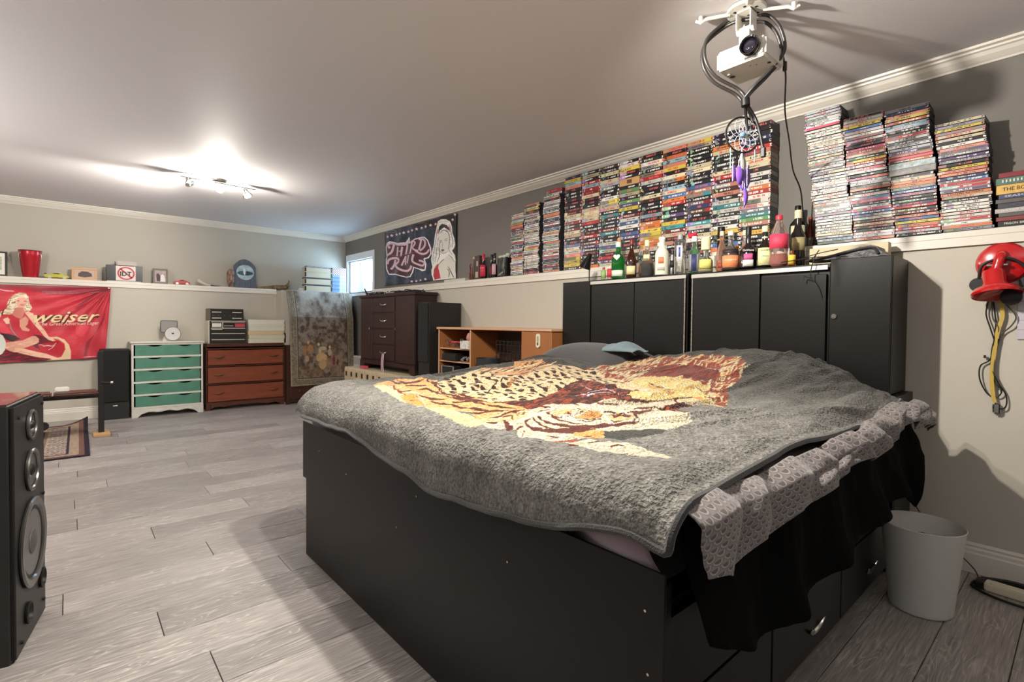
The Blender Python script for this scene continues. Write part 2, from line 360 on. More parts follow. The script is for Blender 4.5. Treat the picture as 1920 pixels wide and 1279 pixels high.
for i in range(41):
    y = -.16-PW/2-i*PW+.03; off = (off+.37+pr.random()*.2) % 1; x = X0-off*PL
    while x < -.12:
        l = min(PL, -.116-x)
        me = pm_full if l > PL-.001 else plank_mesh(l)
        if x+l > X0 and l > .02:
            o = bpy.data.objects.new('plank', me); C.objects.link(o); o.location = (x, y, 0); o.parent = floor
        x += l
# outlet, wall heater
m_plate = mat('white_plastic', 'dcd8cf', .35)
t = thing('wall_outlet', 'white double power outlet low on the beige wall above the waste bin', 'outlet', (-.115, -6.86, .33))
obj('plate', bx((-.006, -.036, -.058), (0, .036, .058), .003), m_plate, t)
m_hole = mat('socket_black', '15130f', .6)
for s in (-1, 1):
    k = obj('socket', bx((-.009, -.017, s*.024-.015), (-.006, .017, s*.024+.015), .002), m_plate, t)
    bb = bx((-.0095, -.009, s*.024-.001), (-.0088, -.006, s*.024+.008)); box(bb, (-.0095, .006, s*.024-.001), (-.0088, .009, s*.024+.007)); box(bb, (-.0095, -.002, s*.024-.010), (-.0088, .002, s*.024-.006)); obj('socket_slots', bb, m_hole, k)
t = thing('wall_heater', 'white convector heater with a slotted top, on the wall under the window', 'heater', (0, -.50, .1))
obj('housing', bx((-.09, -.42, 0), (0, .42, .515), .006), m_plate, t)
bb = BM()
for i in range(7): box(bb, (-.0925, -.40, .40+i*.014), (-.089, .40, .408+i*.014))
tag(obj('grille', bb, mat('grille_grey', '9a9fa6', .5), t), None, None, None, 'stuff')
# ------------------------------------------------------------------ bed and the black cabinets at its head
m_blk = mat('black_laminate', '11100f', .36, spec=.35, bump=.02, bscale=300)
m_blk2 = mat('black_laminate_dull', '131211', .42, spec=.4)
m_edge = mat('chipped_edge', 'a8a39a', .6, var=.3, vscale=60)
m_bed = mat('bed_black', '0c0b0a', .4, spec=.3, bump=.02, bscale=300)
m_scr = mat('screw_steel', 'c9c4ba', .3, metal=1)
m_chrome = mat('chrome', 'd8d8d6', .16, metal=1)
bed = thing('storage_bed', 'black storage bed with tall footboard and drawers below the animal blanket', 'bed', (-1.35, -5.95, 0))
def W2L(o, v): return tuple(a-b for a, b in zip(v, o))
BO = (-1.35, -5.95, 0)
def bb_(lo, hi, bev=0): return bx(W2L(BO, lo), W2L(BO, hi), bev)
fb = obj('footboard', bb_((-2.315, -6.91, 0), (-2.296, -5.02, .60), .001), m_bed, bed)
obj('footboard_rail', bb_((-2.321, -6.91, .36), (-2.315, -4.995, .622), .001), m_bed, bed)
for y, z in ((-6.87, .54), (-6.878, .421), (-6.027, .537), (-6.468, .488), (-5.487, .483), (-5.2, .52), (-5.9, .40), (-6.86, .2)):
    obj('screw', cy(W2L(BO, (-2.3235, y, z)), W2L(BO, (-2.3205, y, z)), .0028, n=8), m_scr, bed)
obj('base', bb_((-2.295, -6.84, .04), (-.46, -5.03, .50), .002), m_blk2, bed)
for i, (x0, x1) in enumerate(((-2.28, -1.70), (-1.69, -1.12), (-1.11, -.50))):
    for j, (z0, z1) in enumerate(((.06, .27), (.28, .48))):
        d = obj('drawer', bb_((x0, -6.858, z0), (x1, -6.84, z1), .002), m_blk, bed)
        cx, cz = (x0+x1)/2+.03, (z0+z1)/2
        pts = [W2L(BO, (cx+.055*math.cos(a), -6.872-.012*math.sin(a*1.0), cz+.032*math.sin(a)-.01)) for a in [math.pi*(1.0+k/10) for k in range(11)]]
        obj('crescent_handle', tube(BM(), pts, [.002+.006*math.sin(math.pi*k/10) for k in range(11)], 8), m_chrome, d, True)
m_sheet = mat('dark_sheet', '070606', .95, sheen=0, spec=.08, bump=.2, bscale=14)
m_mat = mat('mattress_cloth', '1b191a', .8, bump=.15, bscale=30)
obj('mattress', bb_((-2.275, -6.84, .50), (-.43, -5.04, .735), .05), m_mat, bed)

# fitted sheet bulging over the footboard and hanging on the near side
def strip(name, f, nu, nv, m, parent=None, thick=.004):
    U_, V_ = np.meshgrid(np.linspace(0, 1, nu), np.linspace(0, 1, nv)); P = f(U_.ravel(), V_.ravel())
    o = grid_mesh(name, P, nu, nv, QS[-1] if name == 'quilt' else None, m, parent)
    md = o.modifiers.new('thick', 'SOLIDIFY'); md.thickness = thick; md.offset = 0
    return o
def f_sheet(u, v):
    y = -5.03-1.85*u; w = fbm(u*9, v*1.5, 3, 3)-.5
    bul = .055*np.sin(np.pi*v)**1.0*(np.clip(np.sin(u*20+1.2), 0, 1)*np.clip((u-.42)*4, 0, 1)+.3)
    x = -2.285-bul-.012*w*np.sin(np.pi*v); z = .80-.20*v+.03*np.clip(1-v*3, 0, 1)*0
    z = np.minimum(z, bedH(np.clip(x, -2.36, -.4), y)-.02-.0*v)
    return np.stack([x-BO[0], y-BO[1], z], 1)
m_plum = mat('plum_sheet', '6d5660', .8, sheen=.4, bump=.1, bscale=25)
o = strip('fitted_sheet', f_sheet, 220, 20, m_plum); o.location = BO
tag(o, 'dull plum fitted sheet bulging out above the black footboard', 'sheet')
def f_hang(u, v):
    x = -2.27+1.82*u
    bot = np.interp(u, [0, .12, .25, .45, .7, .86, .93, 1], [.50, .40, .38, .42, .45, .46, .36, .55])
    z = .70*(1-v)+bot*v
    fold = .014*np.sin(u*34+5*fbm(u*5, v*.6, 2))*(.2+v)+.022*(fbm(u*18, v*2, 6)-.5)
    y = -6.905-.03*v+fold-.03*v*v
    return np.stack([x-BO[0], np.minimum(y, -6.885)-BO[1], z], 1)
o = strip('hanging_sheet', f_hang, 260, 26, m_sheet); o.location = BO
tag(o, 'black sheet hanging in folds over the drawers of the bed', 'sheet')

# patterned quilt showing between the blanket and the near edge
def f_quilt(u, v):
    x = -2.30+1.93*u
    hem = np.interp(u, [0, .03, .1, .2, .35, .5, .65, .8, .9, 1], [.06, .09, .08, .05, .03, .02, .03, .02, .04, .05])
    base = bedH(x, np.full_like(x, -6.88))
    s = v*(.20+hem)                                     # distance out from y=-6.80
    y0 = -6.80
    yy = y0-np.minimum(s, .165)-.015*np.sin(np.clip((s-.12)/.1, 0, 1)*np.pi/2)
    drop = np.clip(s-.10, 0, 1)
    z = base-.016-.055*np.clip((.130-s)/.03, 0, 1)-.55*drop-.35*np.clip(drop-.05, 0, 1)
    wr = .020*np.sin(u*74+9*fbm(u*7, v*2, 1))*np.clip(v*2-.5, 0, 1)+.014*(fbm(u*30+3, v*5, 5)-.5)*np.clip(v*3, 0, 1)
    z = z+wr*.7; yy = yy-wr*.8-.012*np.sin(u*21+2)*v
    QS.append(np.stack([x, s, 0*x], 1)); return np.stack([x-BO[0], yy-BO[1], z], 1)
QS = []
def quilt_mat():
    m = bpy.data.materials.new('scallop_print'); m.use_nodes = True; nt = m.node_tree; N = nt.nodes.new; L = nt.links.new; b = nt.nodes['Principled BSDF']
    tc = N('ShaderNodeAttribute'); tc.attribute_name = 'print'; sp = N('ShaderNodeSeparateXYZ'); L(tc.outputs['Vector'], sp.inputs[0])
    def mth(op, a, b_=None, c=None):
        n = N('ShaderNodeMath'); n.operation = op
        for i, v in enumerate((a, b_, c)):
            if v is None: continue
            if isinstance(v, (int, float)): n.inputs[i].default_value = v
            else: L(v, n.inputs[i])
        return n.outputs[0]
    v = mth('MULTIPLY', sp.outputs['Y'], 76); u = mth('MULTIPLY', mth('ADD', sp.outputs['X'], 5), 52)
    row = mth('FLOOR', v); off = mth('MULTIPLY', mth('MODULO', row, 2), .5)
    uu = mth('SUBTRACT', mth('FRACT', mth('ADD', u, off)), .5); vv = mth('FRACT', v)
    r = mth('SQRT', mth('ADD', mth('MULTIPLY', mth('MULTIPLY', uu, uu), 3.2), mth('MULTIPLY', vv, vv)))
    cr = N('ShaderNodeValToRGB'); L(r, cr.inputs[0]); e = cr.color_ramp.elements
    e[0].position = 0; e[0].color = lin('514c4a')+(1,); e[1].position = 1; e[1].color = lin('736c6a')+(1,)
    for p, c in ((.50, '504b49'), (.58, '8e8784'), (.70, '8a8380'), (.78, '625c5a'), (.92, '6c6663')): x = e.new(p); x.color = lin(c)+(1,)
    L(cr.outputs[0], b.inputs['Base Color']); b.inputs['Roughness'].default_value = .9; b.inputs['Sheen Weight'].default_value = .2; return m
o = strip('quilt', f_quilt, 420, 60, quilt_mat()); o.location = BO
tag(o, 'grey quilt with a scallop print puckered out from under the animal blanket', 'quilt')

# the animal blanket
PRINT=[
('7a3420','f0e2b4',0.02,0.36,'970 5564 950 5610 703 5509 652 5526 622 5559 568 5591 515 5624 617 5756 599 5806 597 5861 627 5934 625 5986 644 6047 687 6119 642 6143 689 6214 694 6261 735 6328 767 6359 861 6385 961 6416 1047 6426 1157 6450 1279 6524 1375 6557 1385 6509 1431 6499 1474 6488 1519 6480 1562 6471 1604 6463 1638 6471 1665 6459 1695 6449 1722 6437 1679 6372 1716 6361 1783 6375 1828 6374 1856 6359 1890 6351 1725 6210 1552 6062 1378 5913 1128 5700'),
('6e2a1a','54180f',0.02,0.5,'917 5905 874 5920 837 5940 821 5973 812 6019 799 6061 820 6121 842 6180 873 6241 896 6296 1065 6341 1035 6285 1061 6257 1041 6202 1040 6157 1052 6118 972 6019 989 5985 1008 5952'),
('f0e2b4','7a3420',0.015,0.4,'1261 6098 1113 5941 1010 5808 978 5725 921 5731 850 5728 839 5775 932 5892 896 5917 1029 5956'),
('3a1a12','7a3420',0.012,0.42,'2031 6041 2002 6054 1978 6072 1962 6100 1917 6096 1875 6098 1785 6053 1632 5973 1527 5911 1423 5853 1355 5870 1337 5909 1274 5910 1390 6052 1355 6074 1332 6097 1343 6144 1388 6213 1427 6275 1398 6291 1363 6304 1340 6324 1417 6403 1483 6492 1528 6485 1570 6477 1611 6470 1643 6460 1675 6452 1705 6442 1653 6376 1677 6360 1706 6349 1741 6343 1786 6346 1823 6344 1846 6330 1776 6236 1800 6222 1830 6212 1871 6215 1911 6217 1957 6218 1998 6214 1993 6162 2012 6135 2034 6104'),
('f0d489','f0e2b4',0.008,0.35,'1309 6082 1103 5977 1024 5973 1001 6003 985 6038 1074 6136 1050 6163 1053 6204 1082 6260 1125 6330 1092 6356 1144 6375 1184 6366 1352 6499 1356 6507 1387 6506 1426 6494 1392 6443 1411 6419 1436 6399 1474 6384 1515 6370 1545 6353 1578 6337 1451 6186 1410 6186 1390 6207 1293 6121'),
('e8d6b8',None,0.006,0.5,'1803 6323 1621 6208 1698 6321 1665 6329 1631 6336 1590 6346 1555 6359 1516 6372 1476 6383 1449 6396 1469 6419 1502 6421 1612 6458 1649 6451 1617 6390 1651 6374 1686 6346 1713 6332 1759 6328'),
('3a1a12',None,0.003,0.5,'1632 6329 1610 6336 1589 6345 1570 6352 1551 6360 1535 6369 1506 6377 1477 6384 1456 6390 1437 6397 1419 6408 1400 6419 1385 6432 1381 6451 1379 6471 1394 6500 1370 6508 1368 6507 1391 6498 1373 6468 1375 6448 1377 6427 1394 6415 1412 6404 1432 6393 1452 6386 1473 6381 1504 6374 1532 6366 1549 6358 1567 6350 1587 6343 1607 6335 1630 6328'),
('3a1a12',None,0.003,0.5,'1163 6330 1172 6352 1253 6413 1344 6479 1358 6505 1355 6504 1339 6478 1246 6412 1164 6350 1162 6330'),
('3a1a12',None,0.003,0.5,'1225 6418 1110 6371 1060 6348 1061 6347 1109 6367 1153 6380'),
('b98048',None,0.003,0.5,'1380 6429 1362 6454 1384 6501 1389 6463'),
('e6d2ac',None,0.004,0.5,'1439 6401 1411 6419 1388 6441 1425 6492 1388 6504 1432 6497 1474 6488 1511 6479 1462 6419'),
('b08a52','3a1a12',0.01,0.3,'1250 6146 1221 6172 1228 6228 1322 6271 1355 6259 1291 6191'),
('20120e',None,0.003,0.5,'1241 6148 1245 6173 1267 6209 1243 6229 1240 6227 1257 6204 1238 6170 1238 6147'),
('f6eeda',None,0.003,0.5,'1252 6169 1246 6192 1232 6209 1284 6279 1248 6258 1224 6204 1235 6185 1251 6169'),
('a87848',None,0.01,0.5,'1174 6325 1177 6326 1181 6326 1186 6325 1191 6323 1196 6321 1201 6318 1205 6316 1207 6313 1208 6311 1206 6310 1204 6309 1200 6310 1196 6311 1191 6312 1185 6315 1180 6317 1177 6320 1174 6322 1173 6324'),
('a87848',None,0.012,0.5,'1281 6300 1286 6302 1320 6320 1325 6318 1330 6315 1336 6312 1342 6309 1347 6306 1350 6303 1334 6290 1331 6287 1325 6284 1319 6283 1311 6284 1303 6284 1294 6286 1287 6289 1281 6291 1278 6294 1278 6297'),
('3a1a12',None,0,0.5,'1503 6248 1503 6249 1505 6249 1506 6249 1508 6249 1508 6248 1509 6248 1510 6247 1510 6246 1509 6245 1508 6244 1507 6244 1506 6244 1505 6243 1503 6243 1502 6244 1502 6245 1501 6245 1501 6247 1502 6247'),
('3a1a12',None,0,0.5,'1488 6261 1489 6261 1490 6261 1491 6261 1493 6261 1493 6260 1494 6260 1494 6258 1494 6258 1494 6257 1493 6256 1492 6256 1491 6255 1490 6255 1489 6256 1488 6257 1487 6257 1487 6258 1487 6259 1488 6260'),
('3a1a12',None,0,0.5,'1480 6277 1482 6278 1483 6279 1484 6279 1485 6278 1485 6277 1486 6276 1486 6275 1484 6273 1484 6272 1482 6271 1481 6271 1480 6270 1480 6271 1479 6271 1478 6272 1478 6273 1478 6274 1479 6276 1479 6276'),
('3a1a12',None,0,0.5,'1473 6295 1476 6296 1547 6343 1548 6344 1550 6344 1550 6343 1551 6342 1485 6297 1485 6296 1483 6294 1481 6292 1478 6291 1475 6289 1473 6288 1471 6288 1470 6289 1470 6290 1470 6291 1470 6292 1472 6294'),
('3a1a12',None,0,0.5,'1528 6352 1529 6353 1529 6352 1530 6352 1532 6352 1532 6352 1533 6351 1534 6351 1534 6350 1535 6350 1534 6349 1534 6349 1533 6349 1532 6349 1531 6349 1530 6350 1528 6350 1528 6351 1527 6351 1528 6352'),
('3a1a12',None,0,0.5,'1510 6361 1511 6362 1512 6362 1512 6362 1514 6362 1515 6361 1515 6360 1517 6360 1517 6359 1517 6359 1517 6359 1516 6358 1515 6358 1514 6358 1513 6358 1512 6359 1511 6360 1511 6360 1510 6361 1510 6361'),
('3a1a12',None,0,0.5,'1492 6370 1493 6371 1493 6371 1494 6371 1495 6370 1497 6370 1497 6369 1498 6369 1499 6368 1499 6368 1498 6367 1498 6367 1497 6367 1496 6368 1495 6368 1493 6368 1492 6368 1492 6369 1491 6369 1491 6370'),
('3a1a12',None,0,0.5,'1615 6329 1616 6329 1617 6329 1619 6330 1620 6330 1622 6330 1622 6329 1624 6329 1624 6329 1625 6328 1625 6328 1624 6328 1623 6327 1621 6327 1620 6327 1618 6327 1617 6327 1616 6328 1616 6328 1615 6329'),
('3a1a12',None,0,0.5,'1593 6334 1593 6334 1594 6334 1595 6334 1597 6334 1598 6334 1599 6334 1600 6333 1600 6332 1601 6332 1601 6332 1600 6332 1599 6331 1597 6331 1597 6332 1595 6332 1593 6332 1593 6332 1592 6333 1592 6333'),
('3a1a12',None,0,0.5,'1572 6340 1573 6341 1574 6341 1574 6341 1576 6341 1577 6341 1578 6340 1579 6339 1579 6339 1580 6339 1579 6338 1579 6338 1578 6338 1576 6338 1576 6338 1574 6338 1573 6339 1573 6339 1572 6340 1572 6340'),
('3a1a12',None,0,0.5,'1553 6349 1553 6348 1554 6349 1556 6349 1556 6348 1558 6348 1559 6348 1559 6347 1560 6347 1560 6346 1560 6346 1559 6346 1558 6345 1558 6346 1556 6346 1555 6346 1554 6347 1553 6347 1553 6348 1553 6348'),
('3a1a12',None,0,0.5,'1535 6357 1535 6357 1537 6358 1537 6357 1539 6357 1539 6357 1540 6356 1542 6356 1541 6355 1542 6355 1542 6354 1541 6354 1540 6354 1539 6354 1538 6355 1537 6355 1536 6355 1535 6356 1535 6356 1535 6357'),
('3a1a12',None,0,0.5,'1518 6366 1518 6366 1519 6367 1519 6366 1521 6366 1522 6366 1523 6365 1524 6365 1524 6364 1524 6364 1524 6363 1523 6363 1523 6363 1521 6363 1521 6364 1519 6364 1518 6364 1518 6365 1517 6365 1517 6366'),
('3a1a12',None,0,0.5,'1500 6376 1500 6375 1501 6376 1501 6375 1503 6375 1504 6375 1505 6375 1506 6374 1506 6373 1506 6373 1506 6373 1505 6372 1505 6372 1503 6372 1503 6373 1501 6373 1500 6374 1500 6374 1499 6375 1499 6375'),
('f0e2b4',None,0.004,0.5,'1081 5696 1055 5713 973 5683 965 5676 1045 5702 1079 5693'),
('e4c48c',None,0.004,0.5,'1084 5720 1056 5740 970 5712 968 5710 1049 5732 1081 5717'),
('d9a468',None,0.004,0.5,'918 5606 897 5623 721 5516 716 5511 771 5519 907 5596'),
('f0e2b4',None,0.004,0.5,'1014 5707 974 5704 858 5639 855 5635 964 5692 1009 5702'),
('e4c48c',None,0.004,0.5,'762 5527 722 5535 628 5499 531 5424 704 5518 755 5521'),
('d9a468',None,0.004,0.5,'867 5634 724 5564 640 5540 635 5535 708 5549 864 5631'),
('f0e2b4',None,0.004,0.5,'919 5697 875 5703 662 5584 656 5579 819 5659 915 5693'),
('e4c48c',None,0.004,0.5,'740 5582 839 5703 601 5572 595 5566 670 5573 728 5572'),
('d9a468',None,0.004,0.5,'897 5724 848 5729 788 5725 787 5723 842 5723 895 5722'),
('f0e2b4',None,0.004,0.5,'853 5712 815 5720 769 5719 769 5718 811 5714 850 5710'),
('e4c48c',None,0.004,0.5,'818 5708 784 5717 582 5604 578 5600 625 5599 665 5595'),
('d9a468',None,0.004,0.5,'797 5715 755 5727 704 5731 703 5730 753 5723 796 5714'),
('f0e2b4',None,0.004,0.5,'769 5717 736 5726 539 5620 536 5617 577 5611 610 5602'),
('e4c48c',None,0.004,0.5,'755 5728 728 5734 696 5733 697 5732 728 5730 753 5727'),
('d9a468',None,0.004,0.5,'749 5746 731 5773 669 5767 662 5761 707 5753 741 5740'),
('f0e2b4',None,0.004,0.5,'706 5737 677 5755 627 5757 626 5755 667 5746 705 5736'),
('e4c48c',None,0.004,0.5,'684 5744 663 5761 615 5760 614 5758 651 5751 682 5742'),
('d9a468',None,0.004,0.5,'767 5822 750 5837 678 5813 673 5808 724 5815 756 5814'),
('f0e2b4',None,0.004,0.5,'720 5811 701 5830 645 5823 641 5820 687 5819 715 5807'),
('e4c48c',None,0.004,0.5,'631 5773 611 5785 542 5765 539 5763 585 5766 621 5766'),
('d9a468',None,0.004,0.5,'635 5797 627 5826 578 5826 505 5779 598 5804 626 5790'),
('f0e2b4',None,0.004,0.5,'807 5928 777 5940 631 5879 627 5876 773 5935 805 5926'),
('e4c48c',None,0.004,0.5,'815 5953 815 5989 710 5960 709 5958 778 5964 801 5943'),
('d9a468',None,0.004,0.5,'808 5967 801 5998 694 5965 691 5962 742 5958 782 5951'),
('f0e2b4',None,0.004,0.5,'755 5953 725 5962 679 5959 678 5958 719 5956 753 5951'),
('e4c48c',None,0.004,0.5,'634 5899 677 5961 630 5965 606 5949 636 5932 627 5894'),
('d9a468',None,0.004,0.5,'798 6017 781 6036 736 6038 729 6033 763 6023 792 6013'),
('f0e2b4',None,0.004,0.5,'799 6036 785 6062 737 6066 730 6061 769 6050 793 6032'),
('e4c48c',None,0.004,0.5,'665 5976 668 6001 618 5993 617 5991 641 5982 662 5974'),
('d9a468',None,0.004,0.5,'758 6049 747 6063 692 6051 688 6048 732 6052 754 6046'),
('f0e2b4',None,0.004,0.5,'690 6028 689 6060 635 6062 630 6058 667 6045 679 6021'),
('e4c48c',None,0.004,0.5,'707 6056 748 6110 637 6078 632 6074 744 6105 700 6051'),
('d9a468',None,0.004,0.5,'679 6059 733 6108 634 6071 627 6066 648 6057 669 6052'),
('f0e2b4',None,0.004,0.5,'766 6124 778 6163 747 6178 739 6173 735 6139 762 6122'),
('e4c48c',None,0.004,0.5,'798 6159 786 6186 750 6198 747 6197 780 6181 794 6156'),
('d9a468',None,0.004,0.5,'808 6181 792 6195 756 6197 755 6195 787 6190 806 6179'),
('f0e2b4',None,0.004,0.5,'790 6189 770 6210 726 6218 724 6216 764 6205 788 6187'),
('e4c48c',None,0.004,0.5,'784 6202 770 6214 739 6216 737 6213 763 6208 782 6200'),
('d9a468',None,0.004,0.5,'787 6220 773 6233 732 6230 730 6227 763 6224 782 6217'),
('f0e2b4',None,0.004,0.5,'794 6240 780 6255 752 6263 750 6261 772 6250 791 6238'),
('e4c48c',None,0.004,0.5,'784 6251 775 6279 738 6293 735 6291 761 6271 781 6249'),
('d9a468',None,0.004,0.5,'748 6249 738 6275 704 6288 701 6286 730 6270 745 6248'),
('f0e2b4',None,0.004,0.5,'747 6265 738 6291 704 6304 702 6302 731 6285 744 6263'),
('e4c48c',None,0.004,0.5,'754 6284 750 6306 715 6311 713 6309 738 6298 752 6283'),
('d9a468',None,0.004,0.5,'851 6346 835 6362 773 6356 768 6353 829 6357 849 6345'),
('f0e2b4',None,0.004,0.5,'875 6372 846 6386 813 6396 813 6395 844 6382 873 6371'),
('f0e2b4',None,0.004,0.5,'771 6264 763 6280 758 6299 732 6313 729 6311 747 6292 756 6277 768 6262'),
('e4b070',None,0.004,0.5,'797 6240 772 6268 750 6282 748 6281 766 6263 794 6239'),
('7a3420',None,0.004,0.5,'850 6289 844 6313 784 6301 771 6293 788 6283 827 6277'),
('f0e2b4',None,0.004,0.5,'875 6298 860 6330 834 6343 831 6342 852 6326 872 6297'),
('e4b070',None,0.004,0.5,'891 6303 878 6321 860 6328 855 6325 869 6315 888 6301'),
('7a3420',None,0.004,0.5,'905 6306 890 6323 873 6330 872 6329 885 6319 903 6305'),
('f0e2b4',None,0.004,0.5,'914 6314 901 6331 885 6339 884 6338 895 6327 913 6313'),
('e4b070',None,0.004,0.5,'930 6315 948 6355 920 6362 919 6361 905 6334 928 6313'),
('7a3420',None,0.004,0.5,'984 6349 950 6361 924 6367 923 6366 946 6358 984 6348'),
('f0e2b4',None,0.004,0.5,'1022 6343 988 6353 961 6358 960 6357 983 6350 1021 6342'),
('e4b070',None,0.004,0.5,'1038 6346 1007 6356 980 6360 979 6359 1000 6352 1037 6345'),
('7a3420',None,0.004,0.5,'1037 6356 1015 6366 995 6370 992 6369 1007 6362 1035 6355'),
('f0e2b4',None,0.004,0.5,'1057 6360 1047 6379 1029 6386 1022 6383 1027 6369 1053 6357'),
('e4b070',None,0.004,0.5,'1073 6378 1058 6403 1041 6415 1037 6413 1046 6397 1068 6376'),
('7a3420',None,0.004,0.5,'1103 6370 1094 6387 1079 6394 1076 6393 1082 6381 1099 6368'),
('f0e2b4',None,0.004,0.5,'1123 6374 1107 6398 1153 6441 1152 6441 1098 6393 1120 6372'),
('e4b070',None,0.004,0.5,'1147 6375 1194 6434 1167 6443 1166 6443 1189 6431 1144 6373'),
('7a3420',None,0.004,0.5,'1228 6422 1214 6433 1196 6442 1168 6453 1166 6452 1190 6440 1208 6430 1226 6421'),
('f0e2b4',None,0.004,0.5,'1249 6421 1226 6441 1239 6469 1226 6463 1218 6437 1247 6420'),
('e4b070',None,0.004,0.5,'1318 6476 1315 6494 1304 6502 1300 6500 1249 6461 1243 6438'),
('7a3420',None,0.004,0.5,'1355 6469 1353 6491 1344 6502 1341 6500 1341 6486 1352 6468'),
('f0e2b4',None,0.004,0.5,'1368 6478 1370 6502 1350 6508 1347 6506 1362 6499 1364 6476'),
('e4b070',None,0.004,0.5,'1352 6507 1325 6519 1320 6534 1316 6532 1319 6517 1350 6506'),
('7a3420',None,0.004,0.5,'1380 6506 1352 6518 1354 6536 1347 6533 1345 6515 1378 6506'),
('f0e2b4',None,0.004,0.5,'1413 6504 1392 6525 1392 6546 1387 6543 1374 6516 1412 6504'),
('e4b070',None,0.004,0.5,'1402 6526 1406 6556 1405 6574 1399 6572 1386 6547 1395 6523'),
('3a1a12',None,0.004,0.5,'883 5926 870 5965 858 5986 840 6002 837 6000 846 5977 855 5954 878 5922'),
('7a3420',None,0.004,0.5,'890 5745 835 5757 811 5772 784 5785 777 5779 792 5758 817 5743 884 5740'),
('3a1a12',None,0.004,0.5,'856 5989 825 6015 805 6031 785 6046 782 6044 797 6025 819 6011 854 5987'),
('7a3420',None,0.004,0.5,'870 5990 840 6017 821 6033 802 6049 799 6047 815 6029 835 6014 868 5989'),
('3a1a12',None,0.004,0.5,'881 5938 864 5974 850 5994 831 6009 827 6007 840 5987 850 5965 871 5932'),
('7a3420',None,0.004,0.5,'929 5895 884 5913 858 5925 832 5937 830 5936 855 5922 882 5911 928 5894'),
('3a1a12',None,0.004,0.5,'1018 5898 951 5899 923 5909 901 5923 894 5918 919 5905 947 5895 1002 5886'),
('7a3420',None,0.004,0.5,'939 6000 899 6020 883 6037 864 6052 863 6051 877 6032 893 6015 936 5997'),
('3a1a12',None,0.004,0.5,'916 6025 885 6050 917 6095 915 6120 898 6110 901 6085 877 6044 913 6022'),
('7a3420',None,0.004,0.5,'770 5816 734 5843 817 5927 787 5937 786 5936 698 5849 715 5830 762 5811'),
('3a1a12',None,0.004,0.5,'878 5757 830 5775 812 5793 789 5809 784 5805 798 5783 820 5766 875 5754'),
('7a3420',None,0.004,0.5,'914 5748 856 5759 831 5772 806 5786 800 5782 817 5762 843 5748 911 5746'),
('3a1a12',None,0.004,0.5,'945 5969 905 5989 887 6005 868 6020 865 6018 879 5999 897 5983 940 5965'),
('7a3420',None,0.004,0.5,'913 5752 858 5764 834 5779 812 5794 805 5789 821 5768 845 5754 911 5750'),
('3a1a12',None,0.004,0.5,'902 5932 881 5966 867 5985 850 6002 848 6000 859 5979 870 5957 894 5927'),
('7a3420',None,0.004,0.5,'883 5988 854 6016 836 6032 816 6047 813 6045 829 6027 848 6011 881 5986'),
('8a3a22','3a1a12',0.02,0.35,'1788 6496 1675 6454 1604 6463 1572 6478 1685 6546 1828 6603 1873 6626 1915 6618 1930 6599 1954 6586 1910 6580'),
('7a3420',None,0.01,0.5,'1576 6473 1576 6490 1605 6523 1600 6538 1598 6554 1611 6578 1584 6563 1572 6540 1575 6524 1580 6510 1561 6482 1574 6473'),
('3a1a12',None,0.01,0.5,'1573 6478 1597 6512 1629 6551 1620 6546 1579 6503 1571 6477'),
('a8805a','4a261a',0.006,0.4,'1593 5299 1474 5252 1438 5295 1422 5361 1342 5372 1044 5129 965 5136 1169 5416 1139 5451 1095 5468 1185 5490 1301 5543 1408 5592 1476 5601 1523 5597 1541 5562 1564 5532 1558 5465 1589 5443 1575 5318'),
('f0e2b4',None,0.004,0.5,'1619 5302 1584 5304 1541 5297 1503 5285 1464 5273 1463 5271 1484 5259 1516 5261 1576 5291 1616 5297'),
('dfc08e',None,0.004,0.5,'1665 5417 1567 5334 1529 5333 1497 5330 1462 5323 1454 5313 1482 5309 1513 5310 1556 5318 1601 5329'),
('3a1a12',None,0.004,0.5,'1638 5430 1545 5357 1504 5352 1475 5354 1446 5355 1443 5351 1467 5343 1496 5341 1537 5346 1637 5429'),
('f0e2b4',None,0.004,0.5,'1610 5443 1576 5446 1481 5375 1455 5379 1425 5380 1423 5376 1448 5370 1473 5363 1512 5365 1609 5441'),
('dfc08e',None,0.004,0.5,'1581 5456 1546 5458 1461 5401 1432 5403 1397 5396 1394 5393 1425 5393 1453 5389 1543 5452 1580 5454'),
('3a1a12',None,0.004,0.5,'1548 5463 1513 5466 1430 5413 1383 5395 1341 5382 1340 5380 1378 5387 1421 5401 1461 5402 1547 5461'),
('f0e2b4',None,0.004,0.5,'1515 5470 1485 5480 1386 5411 1340 5395 1306 5392 1305 5390 1337 5390 1378 5400 1428 5412 1514 5469'),
('dfc08e',None,0.004,0.5,'1486 5484 1460 5499 1434 5514 1303 5404 1268 5401 1267 5399 1300 5398 1335 5400 1383 5410 1484 5482'),
('3a1a12',None,0.004,0.5,'1462 5504 1440 5523 1302 5415 1265 5411 1231 5409 1230 5407 1263 5407 1297 5408 1337 5406 1460 5501'),
('f0e2b4',None,0.004,0.5,'1333 5406 1294 5410 1254 5413 1221 5413 1189 5414 1188 5413 1219 5409 1251 5407 1290 5404 1331 5403'),
('dfc08e',None,0.004,0.5,'1293 5411 1254 5415 1216 5421 1182 5421 1148 5420 1147 5419 1181 5418 1213 5415 1251 5410 1291 5409'),
('3a1a12',None,0.004,0.5,'1266 5431 1227 5435 1188 5440 1148 5435 1111 5432 1110 5430 1146 5430 1183 5433 1222 5428 1263 5427'),
('f0e2b4',None,0.004,0.5,'1246 5457 1207 5462 1159 5458 1113 5447 1076 5446 1076 5445 1110 5442 1150 5448 1197 5451 1242 5453'),
